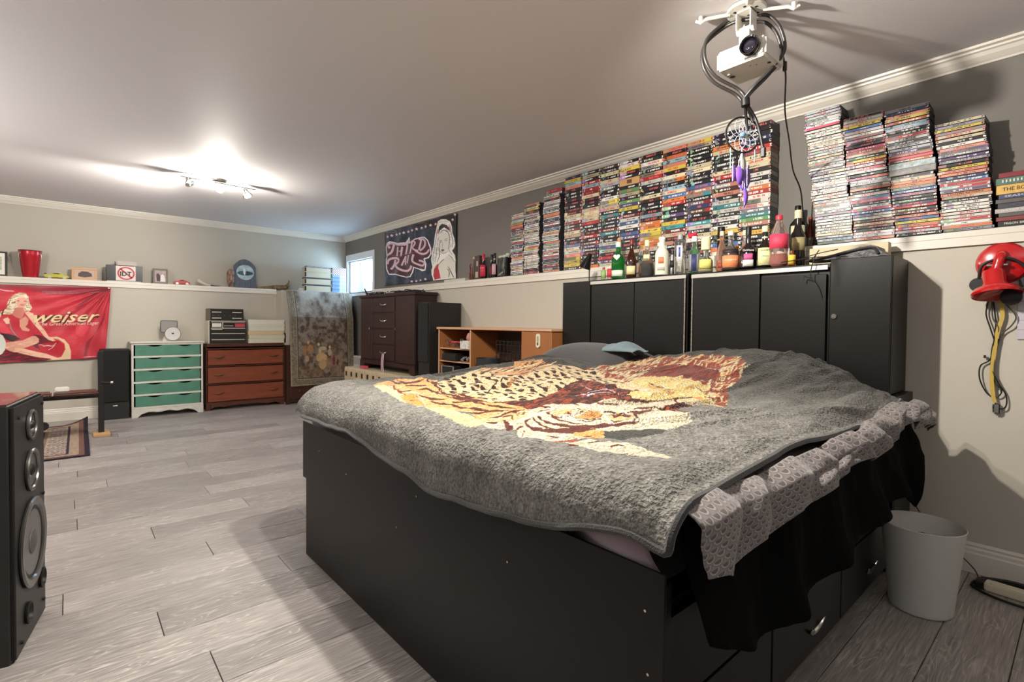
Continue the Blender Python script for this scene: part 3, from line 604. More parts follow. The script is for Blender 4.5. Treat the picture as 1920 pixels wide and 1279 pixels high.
('e3c798','efdcb8',0.006,0.4,'1793 5387 1741 5397 1618 5310 1566 5306 1546 5345 1574 5444 1559 5525 1536 5556 1522 5596 1476 5601 1404 5587 1213 5486 1093 5466 1032 5516 1013 5574 1077 5700 1058 5752 1137 5874 1161 5950 1283 6091 1274 6134 1286 6187 1344 6268 1375 6294 1427 6275 1392 6204 1365 6134 1368 6069 1313 5978 1272 5893 1337 5902 1355 5870 1425 5856 1527 5911 1632 5973 1785 6053 1876 6099 1929 6108 1963 6102 1996 6093 2003 6055 2031 6041 1987 5918 2014 5899 2040 5878 2028 5802 2030 5744 1938 5526'),
('20120e',None,0.003,0.5,'1988 5921 1958 5906 1849 5794 1797 5754 1768 5744 1623 5613 1574 5600 1569 5594 1601 5584 1768 5738 1799 5750 1843 5781 1956 5901 1986 5917'),
('a06a34','20120e',0.006,0.4,'1717 5748 1578 5623 1570 5641 1700 5763 1737 5790'),
('6a3a20',None,0.003,0.5,'1612 5598 1581 5595 1563 5605 1569 5639 1574 5671 1661 5793 1749 5914 1748 5914 1654 5788 1557 5656 1559 5631 1552 5594 1573 5584 1606 5590'),
('c8935c','e6c08c',0.008,0.4,'2063 5189 1988 5159 1923 5152 1892 5173 1866 5202 1848 5293 1808 5344 1938 5526 2030 5744 2028 5802 2040 5878 2015 5900 1990 5923 2031 6041 2034 6104 2012 6135 1993 6162 1998 6214 2004 6221 2130 6315 2216 6367 2239 6357 2260 6346 2280 6333 2263 6284 2212 6189 2191 6131 2209 6101 2219 6058 2229 6027 2237 5990 2247 5956 2211 5890 2138 5713 2188 5704 2195 5626 2149 5438'),
('f0e2b4',None,0.012,0.5,'2129 5326 2092 5325 2058 5332 2137 5571 2180 5709 2208 5731 2230 5798 2232 5726 2206 5617 2159 5447'),
('cf8f4c',None,0.008,0.5,'2200 5696 2167 5685 2143 5712 2192 5849 2225 5911 2238 5883 2226 5800'),
('f6eeda',None,0.003,0.5,'2145 5637 2130 5651 2112 5658 2141 5753 2183 5832 2214 5896 2241 5889 2245 5895 2220 5909 2176 5828 2132 5745 2101 5642 2121 5635 2142 5631'),
('3a1a12',None,0.003,0.5,'2152 5708 2178 5760 2237 5846 2238 5848 2176 5762 2151 5708'),
('3a1a12',None,0.003,0.5,'2201 5755 2189 5768 2179 5782 2196 5846 2193 5842 2172 5771 2183 5758 2199 5752'),
('4a2216',None,0.006,0.5,'1994 5208 2111 5486 2164 5629 2137 5628 2106 5620 2100 5609 2121 5599 2149 5605 2098 5469 1989 5202'),
('4a2216',None,0.006,0.5,'1928 5161 1937 5227 2029 5440 1937 5322 1908 5314 1874 5296 1851 5299 1850 5295 1871 5288 1891 5280 1908 5268 1924 5257 1920 5201 1925 5157'),
('4a2216',None,0.006,0.5,'2088 5619 2067 5629 2045 5636 2038 5654 2056 5714 2073 5771 2065 5790 2054 5803 2056 5834 2035 5805 2041 5785 2041 5755 2045 5732 2018 5661 2028 5643 2036 5622 2060 5615 2082 5609'),
('4a2216',None,0.006,0.5,'2131 5720 2131 5760 2142 5819 2139 5846 2131 5865 2114 5870 2110 5865 2113 5838 2116 5811 2122 5789 2115 5738 2126 5713'),
('4a2216',None,0.006,0.5,'1969 5572 1997 5644 2042 5742 2053 5794 2065 5846 2063 5877 2060 5906 2043 5915 2023 5920 2000 5921 1994 5912 2011 5903 2029 5895 2045 5886 2052 5865 2032 5802 2030 5763 2026 5723 1990 5639 1936 5524'),
('4a2216',None,0.006,0.5,'1837 5308 1984 5579 2002 5641 1994 5658 2026 5737 2018 5726 1985 5651 1986 5625 1935 5509 1834 5307'),
('4a2216',None,0.006,0.5,'2156 5980 2142 5988 2128 5994 2110 5996 2088 5991 2095 6025 2087 6040 2086 6064 2091 6095 2083 6086 2068 6042 2067 6016 2048 5966 2052 5943 2070 5940 2089 5938 2109 5939 2146 5966'),
('4a2216',None,0.006,0.5,'2191 5970 2188 5997 2186 6023 2180 6044 2180 6073 2173 6092 2162 6105 2150 6117 2135 6125 2131 6120 2141 6106 2150 6089 2153 6066 2160 6047 2167 6028 2174 6007 2179 5985 2186 5963'),
('4a2216',None,0.006,0.5,'2071 5873 2061 5892 2062 5925 2052 5942 2047 5961 2048 5990 2055 6025 2050 6044 2043 6035 2019 5979 2023 5958 2028 5938 2033 5918 2040 5895 2054 5882 2068 5869'),
('4a2216',None,0.006,0.5,'2212 6120 2201 6131 2191 6144 2179 6155 2166 6162 2152 6167 2138 6172 2125 6178 2113 6188 2098 6194 2082 6199 2065 6203 2047 6207 2045 6204 2041 6175 2058 6171 2073 6164 2086 6154 2100 6147 2118 6146 2136 6145 2153 6144 2168 6141 2180 6130 2194 6121 2209 6115'),
('4a2216',None,0.006,0.5,'2169 6101 2164 6118 2157 6132 2147 6143 2135 6151 2129 6143 2135 6128 2144 6117 2153 6105 2164 6095'),
('7a3420',None,0.006,0.5,'2087 5421 2167 5612 2177 5666 2181 5711 2178 5706 2159 5639 2152 5593 2039 5335'),
('f4e6a8','f0e2b4',0.012,0.3,'2251 5963 2229 5982 2215 6023 2219 6102 2213 6161 2218 6225 2268 6291 2292 6286 2281 6222 2277 6183 2276 6135 2268 6087 2260 6024'),
('f2e6c4','f6eeda',0.008,0.4,'2195 6195 2134 6182 2104 6193 2070 6201 2039 6206 2007 6211 1923 6192 1886 6205 1828 6199 1797 6209 1768 6221 1739 6233 1819 6335 1773 6334 1729 6336 1686 6340 1654 6351 1627 6365 1610 6387 1659 6451 1623 6464 1607 6490 1620 6532 1743 6637 1796 6643 1846 6644 1891 6644 1909 6631 1922 6615 1936 6599 1956 6588 1978 6578 2001 6565 2026 6555 2057 6548 2090 6579 2113 6572 2133 6564 2150 6552 2168 6542 2188 6534 2170 6546 2155 6562 2140 6578 2127 6595 2117 6615 2107 6633 2107 6660 2120 6694 2113 6714 2112 6736 2106 6755 2101 6775 2104 6787 2125 6793 2144 6769 2155 6753 2167 6736 2185 6722 2199 6704 2203 6679 2209 6656 2211 6628 2209 6596 2206 6568 2207 6543 2224 6527 2240 6512 2246 6485 2247 6453 2260 6432 2218 6380 2239 6365 2260 6350 2280 6334 2263 6284'),
('edcf94','f0e2b4',0.01,0.4,'2195 6195 2134 6182 2104 6193 2070 6201 2042 6206 2013 6212 2127 6278 2166 6281 2212 6295 2232 6285 2239 6258'),
('54281c',None,0.004,0.5,'2184 6284 2235 6348 2247 6379 2218 6369 2209 6357 2214 6347 2206 6338 2170 6275'),
('54281c',None,0.004,0.5,'2186 6311 2174 6319 2161 6303 2172 6294'),
('54281c',None,0.004,0.5,'2120 6331 2150 6336 2176 6373 2191 6417 2187 6431 2183 6443 2178 6455 2175 6468 2169 6479 2163 6490 2155 6499 2144 6506 2132 6511 2115 6513 2101 6516 2089 6522 2078 6528 2063 6532 2049 6519 2056 6509 2064 6499 2071 6489 2081 6481 2093 6475 2100 6465 2109 6456 2119 6449 2129 6441 2139 6434 2145 6424 2152 6413 2158 6403 2164 6394 2159 6363 2150 6345 2123 6337'),
('54281c',None,0.004,0.5,'2095 6333 2107 6369 2107 6393 2110 6418 2104 6432 2097 6443 2092 6456 2088 6471 2078 6480 2069 6488 2062 6498 2054 6508 2046 6518 2034 6523 2020 6527 2006 6531 1993 6536 1980 6540 1968 6546 1956 6552 1943 6558 1922 6558 1830 6510 1768 6446 1775 6424 1783 6429 1826 6485 1844 6512 1916 6549 1934 6548 1944 6541 1954 6534 1965 6527 1975 6520 1985 6513 1992 6503 2000 6494 2013 6490 2025 6483 2034 6474 2045 6467 2055 6458 2065 6451 2071 6439 2079 6428 2085 6415 2091 6402 2092 6380 2095 6360 2072 6312'),
('54281c',None,0.004,0.5,'2019 6293 2054 6356 2058 6379 2063 6403 2062 6420 2057 6433 2052 6446 2041 6465 2036 6461 2042 6437 2043 6422 2043 6404 2045 6389 2043 6368 2048 6353 1962 6239'),
('54281c',None,0.004,0.5,'1979 6318 1978 6296 1939 6236 2029 6305 2047 6357 2045 6356 2017 6299 2002 6299 1994 6311 1984 6322'),
('54281c',None,0.004,0.5,'1996 6309 1969 6316 1957 6329 1939 6337 1934 6332 1937 6310 1893 6244 1992 6304'),
('54281c',None,0.004,0.5,'1853 6389 1840 6397 1826 6405 1820 6424 1793 6430 1791 6428 1813 6419 1816 6399 1831 6391 1850 6387'),
('54281c',None,0.004,0.5,'1955 6488 1966 6519 1952 6530 1935 6537 1895 6528 1884 6520 1925 6529 1939 6519 1940 6498 1941 6477'),
('54281c',None,0.004,0.5,'1770 6431 1810 6481 1788 6488 1742 6478 1670 6451 1669 6449 1700 6447 1752 6462 1754 6442 1764 6427'),
('54281c',None,0.004,0.5,'1676 6379 1728 6439 1703 6444 1680 6446 1657 6449 1655 6448 1600 6392 1615 6383 1640 6377 1670 6375'),
('54281c',None,0.004,0.5,'2232 6393 2202 6380 2185 6372 2181 6366 2191 6363 2228 6386'),
('54281c',None,0.004,0.5,'2211 6401 2252 6439 2252 6443 2211 6405'),
('54281c',None,0.004,0.5,'2243 6450 2229 6446 2225 6441 2241 6446'),
('54281c',None,0.004,0.5,'2230 6530 2217 6535 2205 6542 2193 6549 2182 6557 2171 6564 2159 6570 2147 6576 2143 6573 2151 6563 2160 6554 2171 6546 2184 6540 2197 6534 2212 6530 2228 6527'),
('54281c',None,0.004,0.5,'2173 6598 2160 6606 2142 6609 2121 6619 2116 6615 2130 6599 2149 6596 2170 6595'),
('54281c',None,0.004,0.5,'2166 6660 2159 6667 2149 6672 2142 6684 2138 6681 2131 6659 2146 6657 2163 6657'),
('54281c',None,0.004,0.5,'2208 6717 2193 6719 2171 6718 2164 6697 2167 6699 2172 6715 2187 6714 2207 6716'),
('54281c',None,0.004,0.5,'2124 6203 2104 6208 2082 6210 2055 6209 2028 6208 2000 6177 2052 6203 2076 6201 2098 6199 2121 6198'),
('54281c',None,0.004,0.5,'2166 6280 2154 6286 2136 6286 2115 6282 2041 6222 2039 6219 2064 6223 2088 6229 2132 6259 2159 6270'),
('dcae74','f0e2b4',0.006,0.4,'1950 6238 1891 6243 1929 6327 1985 6371 2011 6355 2044 6355'),
('dcae74','f0e2b4',0.006,0.4,'1849 6405 1823 6417 1881 6490 1831 6489 1849 6513 1936 6541 1960 6510'),
('e0b47c','f0e2b4',0.008,0.4,'2122 6209 2090 6209 2060 6211 2076 6281 2149 6319 2196 6314'),
('c88a50','d9a060',0.004,0.4,'1993 6386 1922 6377 1867 6385 1873 6398 1937 6428 1980 6427 1997 6405'),
('3a1a12',None,0.003,0.5,'1990 6375 2006 6412 1997 6427 1984 6437 1954 6429 1918 6416 1870 6396 1870 6395 1910 6408 1933 6411 1969 6425 1986 6417 1999 6407 1987 6373'),
('3a1a12',None,0.003,0.5,'2021 6422 2017 6438 2011 6453 1988 6452 1957 6444 1916 6429 1951 6485 1947 6482 1905 6420 1941 6430 1979 6444 2004 6448 2012 6434 2019 6420'),
('efe0c0',None,0.003,0.5,'1843 6242 1897 6336 1891 6362 1932 6378 1954 6366'),
('20120e',None,0.003,0.5,'1929 6327 1952 6372 1924 6375 1880 6357 1876 6353 1922 6373 1948 6369 1925 6324'),
('20120e',None,0.003,0.5,'1911 6327 1930 6368 1880 6349 1878 6347 1912 6353 1907 6324'),
('20120e',None,0.003,0.5,'1853 6393 1831 6402 1819 6419 1793 6426 1791 6424 1815 6416 1825 6398 1852 6392'),
('c8b060',None,0,0.5,'1809 6419 1810 6420 1812 6420 1814 6420 1816 6419 1818 6418 1819 6417 1820 6416 1821 6415 1821 6414 1820 6412 1819 6412 1817 6412 1814 6412 1812 6412 1811 6413 1809 6414 1808 6416 1807 6416 1808 6418'),
('c8b060',None,0,0.5,'1926 6369 1927 6369 1929 6370 1931 6370 1933 6370 1935 6369 1938 6369 1940 6368 1940 6367 1940 6366 1940 6365 1925 6353 1922 6351 1918 6350 1916 6350 1914 6351 1913 6352 1912 6354 1914 6356 1925 6367'),
('f6eeda',None,0.003,0.5,'2028 6356 1999 6360 1999 6376 2030 6412 2036 6379'),
('3a1a12',None,0,0.5,'2026 6359 2026 6359 2026 6359 2027 6360 2027 6360 2028 6359 2028 6359 2028 6359 2028 6359 2028 6358 2029 6358 2028 6358 2028 6358 2027 6357 2026 6358 2026 6358 2026 6358 2026 6358 2025 6359 2025 6359'),
('3a1a12',None,0,0.5,'2016 6363 2017 6363 2017 6363 2017 6363 2018 6364 2018 6363 2019 6363 2019 6363 2019 6363 2019 6362 2019 6362 2019 6362 2019 6362 2018 6361 2017 6362 2017 6362 2017 6362 2016 6362 2016 6363 2016 6363'),
('3a1a12',None,0,0.5,'2006 6366 2007 6367 2007 6367 2007 6366 2008 6367 2009 6367 2009 6366 2009 6366 2009 6366 2010 6366 2010 6366 2009 6365 2009 6365 2008 6365 2007 6365 2007 6365 2007 6365 2007 6366 2006 6366 2006 6366'),
('3a1a12',None,0,0.5,'1996 6369 1996 6369 1997 6370 1997 6370 1998 6369 1999 6370 1999 6370 1999 6369 2000 6369 2000 6369 1999 6368 1999 6368 1999 6368 1998 6368 1998 6368 1997 6369 1997 6369 1997 6369 1996 6369 1996 6369'),
('3a1a12',None,0,0.5,'2029 6362 2030 6363 2030 6363 2030 6363 2031 6363 2031 6363 2032 6363 2032 6362 2032 6362 2032 6362 2031 6361 2031 6361 2031 6361 2030 6361 2030 6361 2030 6361 2029 6362 2029 6362 2029 6362 2029 6362'),
('3a1a12',None,0,0.5,'2020 6367 2021 6368 2022 6368 2022 6368 2023 6368 2024 6368 2024 6368 2023 6367 2024 6367 2023 6366 2022 6365 2022 6365 2021 6365 2021 6365 2020 6364 2020 6365 2020 6365 2019 6365 2019 6365 2019 6365'),
('3a1a12',None,0,0.5,'2012 6372 2013 6372 2014 6373 2015 6373 2016 6374 2016 6373 2016 6373 2016 6372 2016 6372 2015 6371 2015 6371 2014 6370 2013 6369 2012 6369 2011 6368 2011 6369 2011 6369 2011 6370 2011 6370 2011 6371'),
('3a1a12',None,0,0.5,'2004 6376 2005 6378 2006 6378 2006 6378 2007 6378 2008 6378 2008 6378 2008 6378 2008 6377 2007 6376 2006 6375 2006 6375 2005 6374 2004 6374 2003 6373 2002 6373 2002 6374 2003 6375 2002 6375 2003 6376'),
('3a1a12',None,0,0.5,'2038 6371 2038 6371 2038 6371 2039 6372 2040 6371 2041 6372 2040 6371 2041 6371 2040 6370 2040 6370 2039 6369 2039 6368 2038 6368 2037 6367 2037 6367 2036 6368 2036 6368 2036 6368 2036 6369 2037 6370'),
('3a1a12',None,0,0.5,'2030 6376 2031 6377 2032 6377 2032 6377 2033 6377 2033 6377 2033 6377 2033 6376 2033 6376 2033 6375 2032 6374 2031 6374 2030 6373 2030 6373 2029 6373 2029 6373 2028 6373 2028 6373 2029 6374 2029 6375'),
('3a1a12',None,0,0.5,'2022 6381 2023 6382 2024 6382 2024 6382 2025 6383 2026 6382 2026 6382 2026 6382 2026 6381 2025 6380 2024 6379 2024 6379 2023 6378 2022 6378 2021 6378 2021 6378 2021 6379 2021 6379 2021 6380 2022 6380'),
('3a1a12',None,0,0.5,'2015 6386 2016 6387 2016 6388 2017 6387 2018 6388 2018 6388 2018 6387 2018 6386 2018 6386 2017 6385 2017 6385 2016 6384 2015 6384 2014 6383 2014 6383 2014 6384 2013 6384 2013 6384 2014 6385 2014 6386'),
('3a1a12',None,0,0.5,'2046 6379 2047 6380 2047 6379 2048 6380 2048 6380 2049 6379 2049 6379 2049 6379 2049 6378 2049 6378 2048 6377 2047 6377 2047 6376 2046 6376 2045 6376 2045 6376 2045 6376 2044 6377 2045 6377 2046 6378'),
('3a1a12',None,0,0.5,'2039 6384 2040 6385 2040 6385 2041 6385 2042 6386 2042 6385 2042 6385 2042 6384 2042 6384 2041 6383 2041 6382 2040 6382 2040 6382 2039 6381 2038 6381 2038 6381 2037 6382 2038 6382 2037 6383 2038 6383'),
('3a1a12',None,0,0.5,'2031 6389 2032 6390 2033 6391 2034 6391 2034 6391 2034 6391 2035 6390 2035 6390 2034 6389 2035 6389 2034 6388 2033 6388 2032 6387 2031 6387 2031 6387 2031 6387 2030 6387 2030 6388 2031 6389 2031 6389'),
('3a1a12',None,0,0.5,'2024 6395 2025 6396 2026 6397 2026 6396 2027 6397 2028 6397 2028 6396 2027 6395 2028 6395 2027 6394 2026 6394 2026 6393 2025 6392 2025 6393 2023 6392 2023 6392 2023 6393 2023 6393 2023 6394 2024 6395'),
('3a1a12',None,0,0.5,'2014 6439 2015 6440 2015 6440 2016 6441 2017 6441 2017 6440 2017 6440 2018 6440 2017 6439 2016 6438 2016 6438 2016 6438 2015 6437 2014 6437 2013 6437 2012 6436 2012 6437 2013 6438 2012 6438 2013 6439'),
('3a1a12',None,0,0.5,'2005 6446 2005 6446 2006 6447 2007 6448 2008 6447 2008 6447 2008 6447 2008 6447 2008 6446 2007 6445 2007 6444 2006 6444 2005 6443 2005 6443 2004 6443 2003 6443 2003 6443 2003 6444 2003 6444 2004 6445'),
('3a1a12',None,0,0.5,'1994 6451 1995 6452 1996 6453 1997 6453 1998 6453 1998 6453 1998 6453 1999 6453 1998 6452 1997 6451 1997 6450 1996 6450 1995 6449 1994 6449 1993 6448 1993 6448 1992 6449 1992 6449 1993 6450 1993 6451'),
('3a1a12',None,0,0.5,'1983 6456 1984 6457 1985 6458 1986 6458 1987 6459 1987 6458 1988 6458 1988 6458 1987 6457 1987 6456 1985 6455 1984 6454 1983 6454 1982 6453 1981 6453 1980 6453 1980 6453 1981 6454 1981 6454 1982 6455'),
('3a1a12',None,0,0.5,'1970 6460 1972 6461 1973 6462 1975 6463 1975 6463 1976 6463 1976 6463 1976 6462 1975 6461 1974 6460 1973 6459 1972 6458 1970 6457 1969 6457 1968 6456 1967 6456 1967 6456 1968 6457 1968 6458 1969 6459'),
('3a1a12',None,0,0.5,'1957 6464 1959 6465 1960 6466 1962 6467 1963 6467 1964 6467 1964 6467 1963 6466 1963 6465 1961 6464 1961 6463 1959 6462 1957 6461 1956 6460 1955 6460 1954 6460 1954 6460 1954 6461 1955 6462 1956 6463'),
('3a1a12',None,0,0.5,'1946 6469 1948 6470 1950 6471 1951 6472 1952 6472 1953 6473 1952 6472 1953 6472 1951 6470 1950 6469 1948 6467 1947 6466 1945 6465 1943 6464 1942 6464 1942 6464 1941 6464 1942 6465 1942 6466 1944 6467'),
('3a1a12',None,0,0.5,'2024 6449 2025 6449 2026 6450 2026 6450 2027 6450 2028 6450 2028 6449 2027 6449 2028 6448 2027 6448 2026 6447 2025 6446 2025 6446 2024 6446 2024 6446 2024 6446 2024 6447 2023 6447 2024 6448 2024 6448'),
('3a1a12',None,0,0.5,'2016 6456 2017 6456 2018 6457 2019 6457 2019 6457 2019 6457 2020 6457 2020 6456 2019 6456 2019 6455 2018 6454 2017 6454 2017 6454 2016 6453 2016 6453 2015 6453 2015 6454 2015 6454 2016 6455 2015 6455'),
('3a1a12',None,0,0.5,'2008 6463 2009 6464 2010 6464 2011 6465 2011 6464 2012 6465 2011 6464 2012 6464 2011 6463 2011 6462 2010 6461 2009 6461 2008 6460 2008 6460 2007 6460 2007 6460 2006 6460 2007 6461 2007 6462 2007 6462'),
('3a1a12',None,0,0.5,'1999 6470 2000 6470 2001 6471 2002 6471 2002 6471 2003 6471 2003 6471 2003 6470 2002 6469 2001 6469 2001 6468 2000 6467 1999 6467 1998 6466 1998 6467 1997 6466 1997 6467 1997 6467 1998 6468 1998 6469'),
('3a1a12',None,0,0.5,'1989 6475 1990 6476 1991 6477 1992 6477 1992 6477 1993 6477 1993 6477 1993 6476 1992 6475 1992 6475 1991 6474 1990 6473 1989 6473 1988 6472 1987 6472 1987 6472 1987 6472 1986 6473 1987 6473 1988 6474'),
('3a1a12',None,0,0.5,'1978 6481 1980 6482 1981 6483 1982 6483 1982 6483 1983 6483 1984 6483 1983 6482 1982 6481 1982 6480 1981 6480 1979 6479 1979 6478 1978 6478 1976 6477 1976 6477 1976 6478 1976 6479 1977 6479 1978 6480'),
('3a1a12',None,0,0.5,'1969 6487 1970 6488 1972 6489 1973 6490 1973 6489 1974 6490 1974 6489 1974 6489 1973 6488 1973 6487 1971 6486 1970 6485 1969 6484 1968 6484 1967 6484 1966 6483 1967 6484 1967 6485 1967 6485 1969 6487'),
('d99a58','ecc086',0.008,0.4,'2112 6500 2083 6515 2067 6531 2039 6538 2099 6588 2119 6576 2136 6561 2149 6526'),
('8a4a34',None,0.006,0.5,'2220 6526 2194 6535 2170 6546 2148 6571 2183 6557 2206 6543 2233 6532'),
('3c3c38',None,0.006,0.5,'2047 6546 2023 6554 2003 6566 1984 6578 1963 6589 1945 6602 1928 6619 1912 6636 1890 6650 1943 6660 1980 6655 2014 6649 2042 6640 2069 6630 2083 6608 2099 6588'),
('54281c',None,0.004,0.5,'2152 6236 2146 6256 2091 6228 2086 6222 2116 6220 2143 6225'),
('54281c',None,0.004,0.5,'2211 6303 2201 6308 2197 6319 2193 6315 2177 6279 2205 6295'),
('54281c',None,0.004,0.5,'2091 6222 2148 6276 2179 6323 2176 6321 2146 6282 2092 6225'),
('54281c',None,0.004,0.5,'2056 6211 2083 6228 2130 6293 2125 6289 2077 6230 2056 6212'),
('54281c',None,0.004,0.5,'2110 6325 2130 6361 2142 6397 2142 6417 2138 6432 2133 6428 2130 6406 2129 6387 2120 6355 2101 6318'),
('54281c',None,0.004,0.5,'2138 6432 2130 6446 2121 6459 2114 6474 2099 6479 2085 6485 2073 6493 2064 6501 2054 6508 2043 6515 2038 6511 2044 6500 2051 6489 2059 6481 2072 6473 2084 6465 2099 6460 2110 6449 2122 6438 2133 6428'),
('54281c',None,0.004,0.5,'2100 6432 2089 6443 2077 6454 2069 6468 2058 6478 2047 6486 2034 6494 2030 6490 2038 6478 2046 6467 2055 6456 2067 6445 2080 6436 2096 6428'),
('54281c',None,0.004,0.5,'2005 6524 1994 6531 1983 6538 1972 6545 1958 6550 1944 6555 1929 6560 1909 6562 1815 6513 1811 6509 1906 6558 1924 6555 1937 6549 1950 6543 1964 6539 1975 6532 1987 6526 2001 6521'),
('54281c',None,0.004,0.5,'1979 6178 1965 6187 1951 6194 1951 6221 1928 6225 1925 6222 1930 6200 1941 6184 1957 6178 1976 6175'),
('54281c',None,0.004,0.5,'1852 6206 1830 6208 1809 6210 1792 6231 1785 6226 1799 6202 1821 6199 1847 6201'),
('54281c',None,0.004,0.5,'2190 6725 2164 6727 2161 6724 2187 6722'),
('54281c',None,0.004,0.5,'2214 6566 2216 6586 2204 6595 2200 6591 2200 6573 2210 6563'),
('54281c',None,0.004,0.5,'2138 6550 2131 6559 2115 6562 2112 6559 2120 6550 2135 6546'),
('54281c',None,0.004,0.5,'2210 6490 2210 6506 2203 6514 2190 6518 2187 6514 2191 6503 2196 6492 2204 6483'),
('54281c',None,0.004,0.5,'1985 6230 1963 6234 1934 6231 1932 6229 1958 6228 1984 6228'),
('54281c',None,0.004,0.5,'1842 6418 1905 6488 1921 6521 1894 6516 1838 6491 1834 6487 1864 6493 1894 6500 1820 6424 1840 6417'),
('54281c',None,0.004,0.5,'1841 6406 1834 6427 1912 6505 1895 6511 1886 6504 1808 6428 1824 6420 1838 6404'),
('54281c',None,0.004,0.5,'2022 6366 2042 6354 2044 6348 2047 6349 2050 6360 2027 6371'),
('54281c',None,0.004,0.5,'1991 6359 1993 6368 1986 6371 1984 6370 1985 6365 1988 6359'),
('4a2216',None,0.006,0.5,'1967 5157 1967 5207 2001 5320 1951 5280 1916 5266 1912 5258 1924 5230 1945 5219 1951 5180 1960 5144'),
('4a2216',None,0.006,0.5,'2012 5203 2119 5470 2115 5465 2007 5197'),
('4a2216',None,0.006,0.5,'1842 5305 1936 5509 1975 5622 1969 5615 1845 5371 1839 5303'),
('4a2216',None,0.006,0.5,'2050 5467 2033 5482 2060 5571 2039 5582 2018 5592 2012 5582 1985 5491 2007 5480 2026 5469 2046 5461'),
('4a2216',None,0.006,0.5,'2172 5860 2172 5893 2200 5967 2191 5986 2183 6004 2171 6017 2167 6013 2172 5990 2180 5970 2157 5904 2162 5878 2163 5846'),
('4a2216',None,0.006,0.5,'2104 6084 2099 6103 2090 6115 2078 6124 2066 6132 2055 6144 2043 6156 2031 6169 2025 6163 2035 6148 2045 6134 2055 6120 2065 6108 2075 6097 2086 6085 2090 6067'),
('4a2216',None,0.006,0.5,'2185 6214 2175 6227 2160 6233 2123 6214 2094 6204 2093 6202 2116 6203 2140 6208 2158 6205 2179 6207'),
('4a2216',None,0.006,0.5,'2250 6284 2245 6301 2234 6312 2193 6285 2185 6275 2222 6296 2230 6283 2243 6275'),
('4a2216',None,0.006,0.5,'2085 5826 2087 5863 2079 5883 2084 5924 2065 5936 2044 5947 2039 5940 2051 5919 2060 5890 2068 5871 2074 5845 2071 5807'),
('4a2216',None,0.006,0.5,'2020 5764 2023 5804 2046 5869 2037 5889 2025 5901 2019 5921 2010 5936 1999 5949 1991 5940 1994 5916 2005 5904 2017 5892 2028 5879 2005 5813 2010 5786 2011 5752'),
('e8e0f0',None,0,0.5,'1400 5896 1493 6009 1497 6054 1495 6053 1489 6007 1398 5895'),
('e8e0f0',None,0,0.5,'1691 6123 1659 6123 1563 6070 1530 6067 1496 6064 1466 6064 1445 6079 1425 6096 1480 6164 1528 6226 1527 6225 1479 6164 1419 6092 1440 6076 1460 6059 1492 6060 1526 6063 1562 6069 1594 6066 1690 6122'),
('e8e0f0',None,0,0.5,'1722 6188 1612 6131 1524 6083 1498 6089 1476 6097 1460 6114 1485 6161 1485 6161 1457 6111 1472 6094 1494 6085 1520 6080 1547 6076 1721 6187'),
('e8e0f0',None,0,0.5,'1443 6050 1438 6069 1439 6094 1441 6118 1484 6170 1539 6229 1538 6229 1482 6169 1436 6115 1435 6091 1433 6066 1442 6050'),
('20120e',None,0.003,0.5,'2007 6495 2027 6522 2005 6511 2004 6510 2023 6519 2005 6494'),
]
LEO='1793 5387 1575 5318 1568 5536 1480 5605 1100 5473 1039 5522 1062 5756 1294 6082 1323 6076 1232 5861 1347 5864 1425 5847 1636 5970 1785 6046 1910 6088 2011 6017 1983 5913 2021 5731 1956 5573'
SPOT_AT=136
EX = -2.345
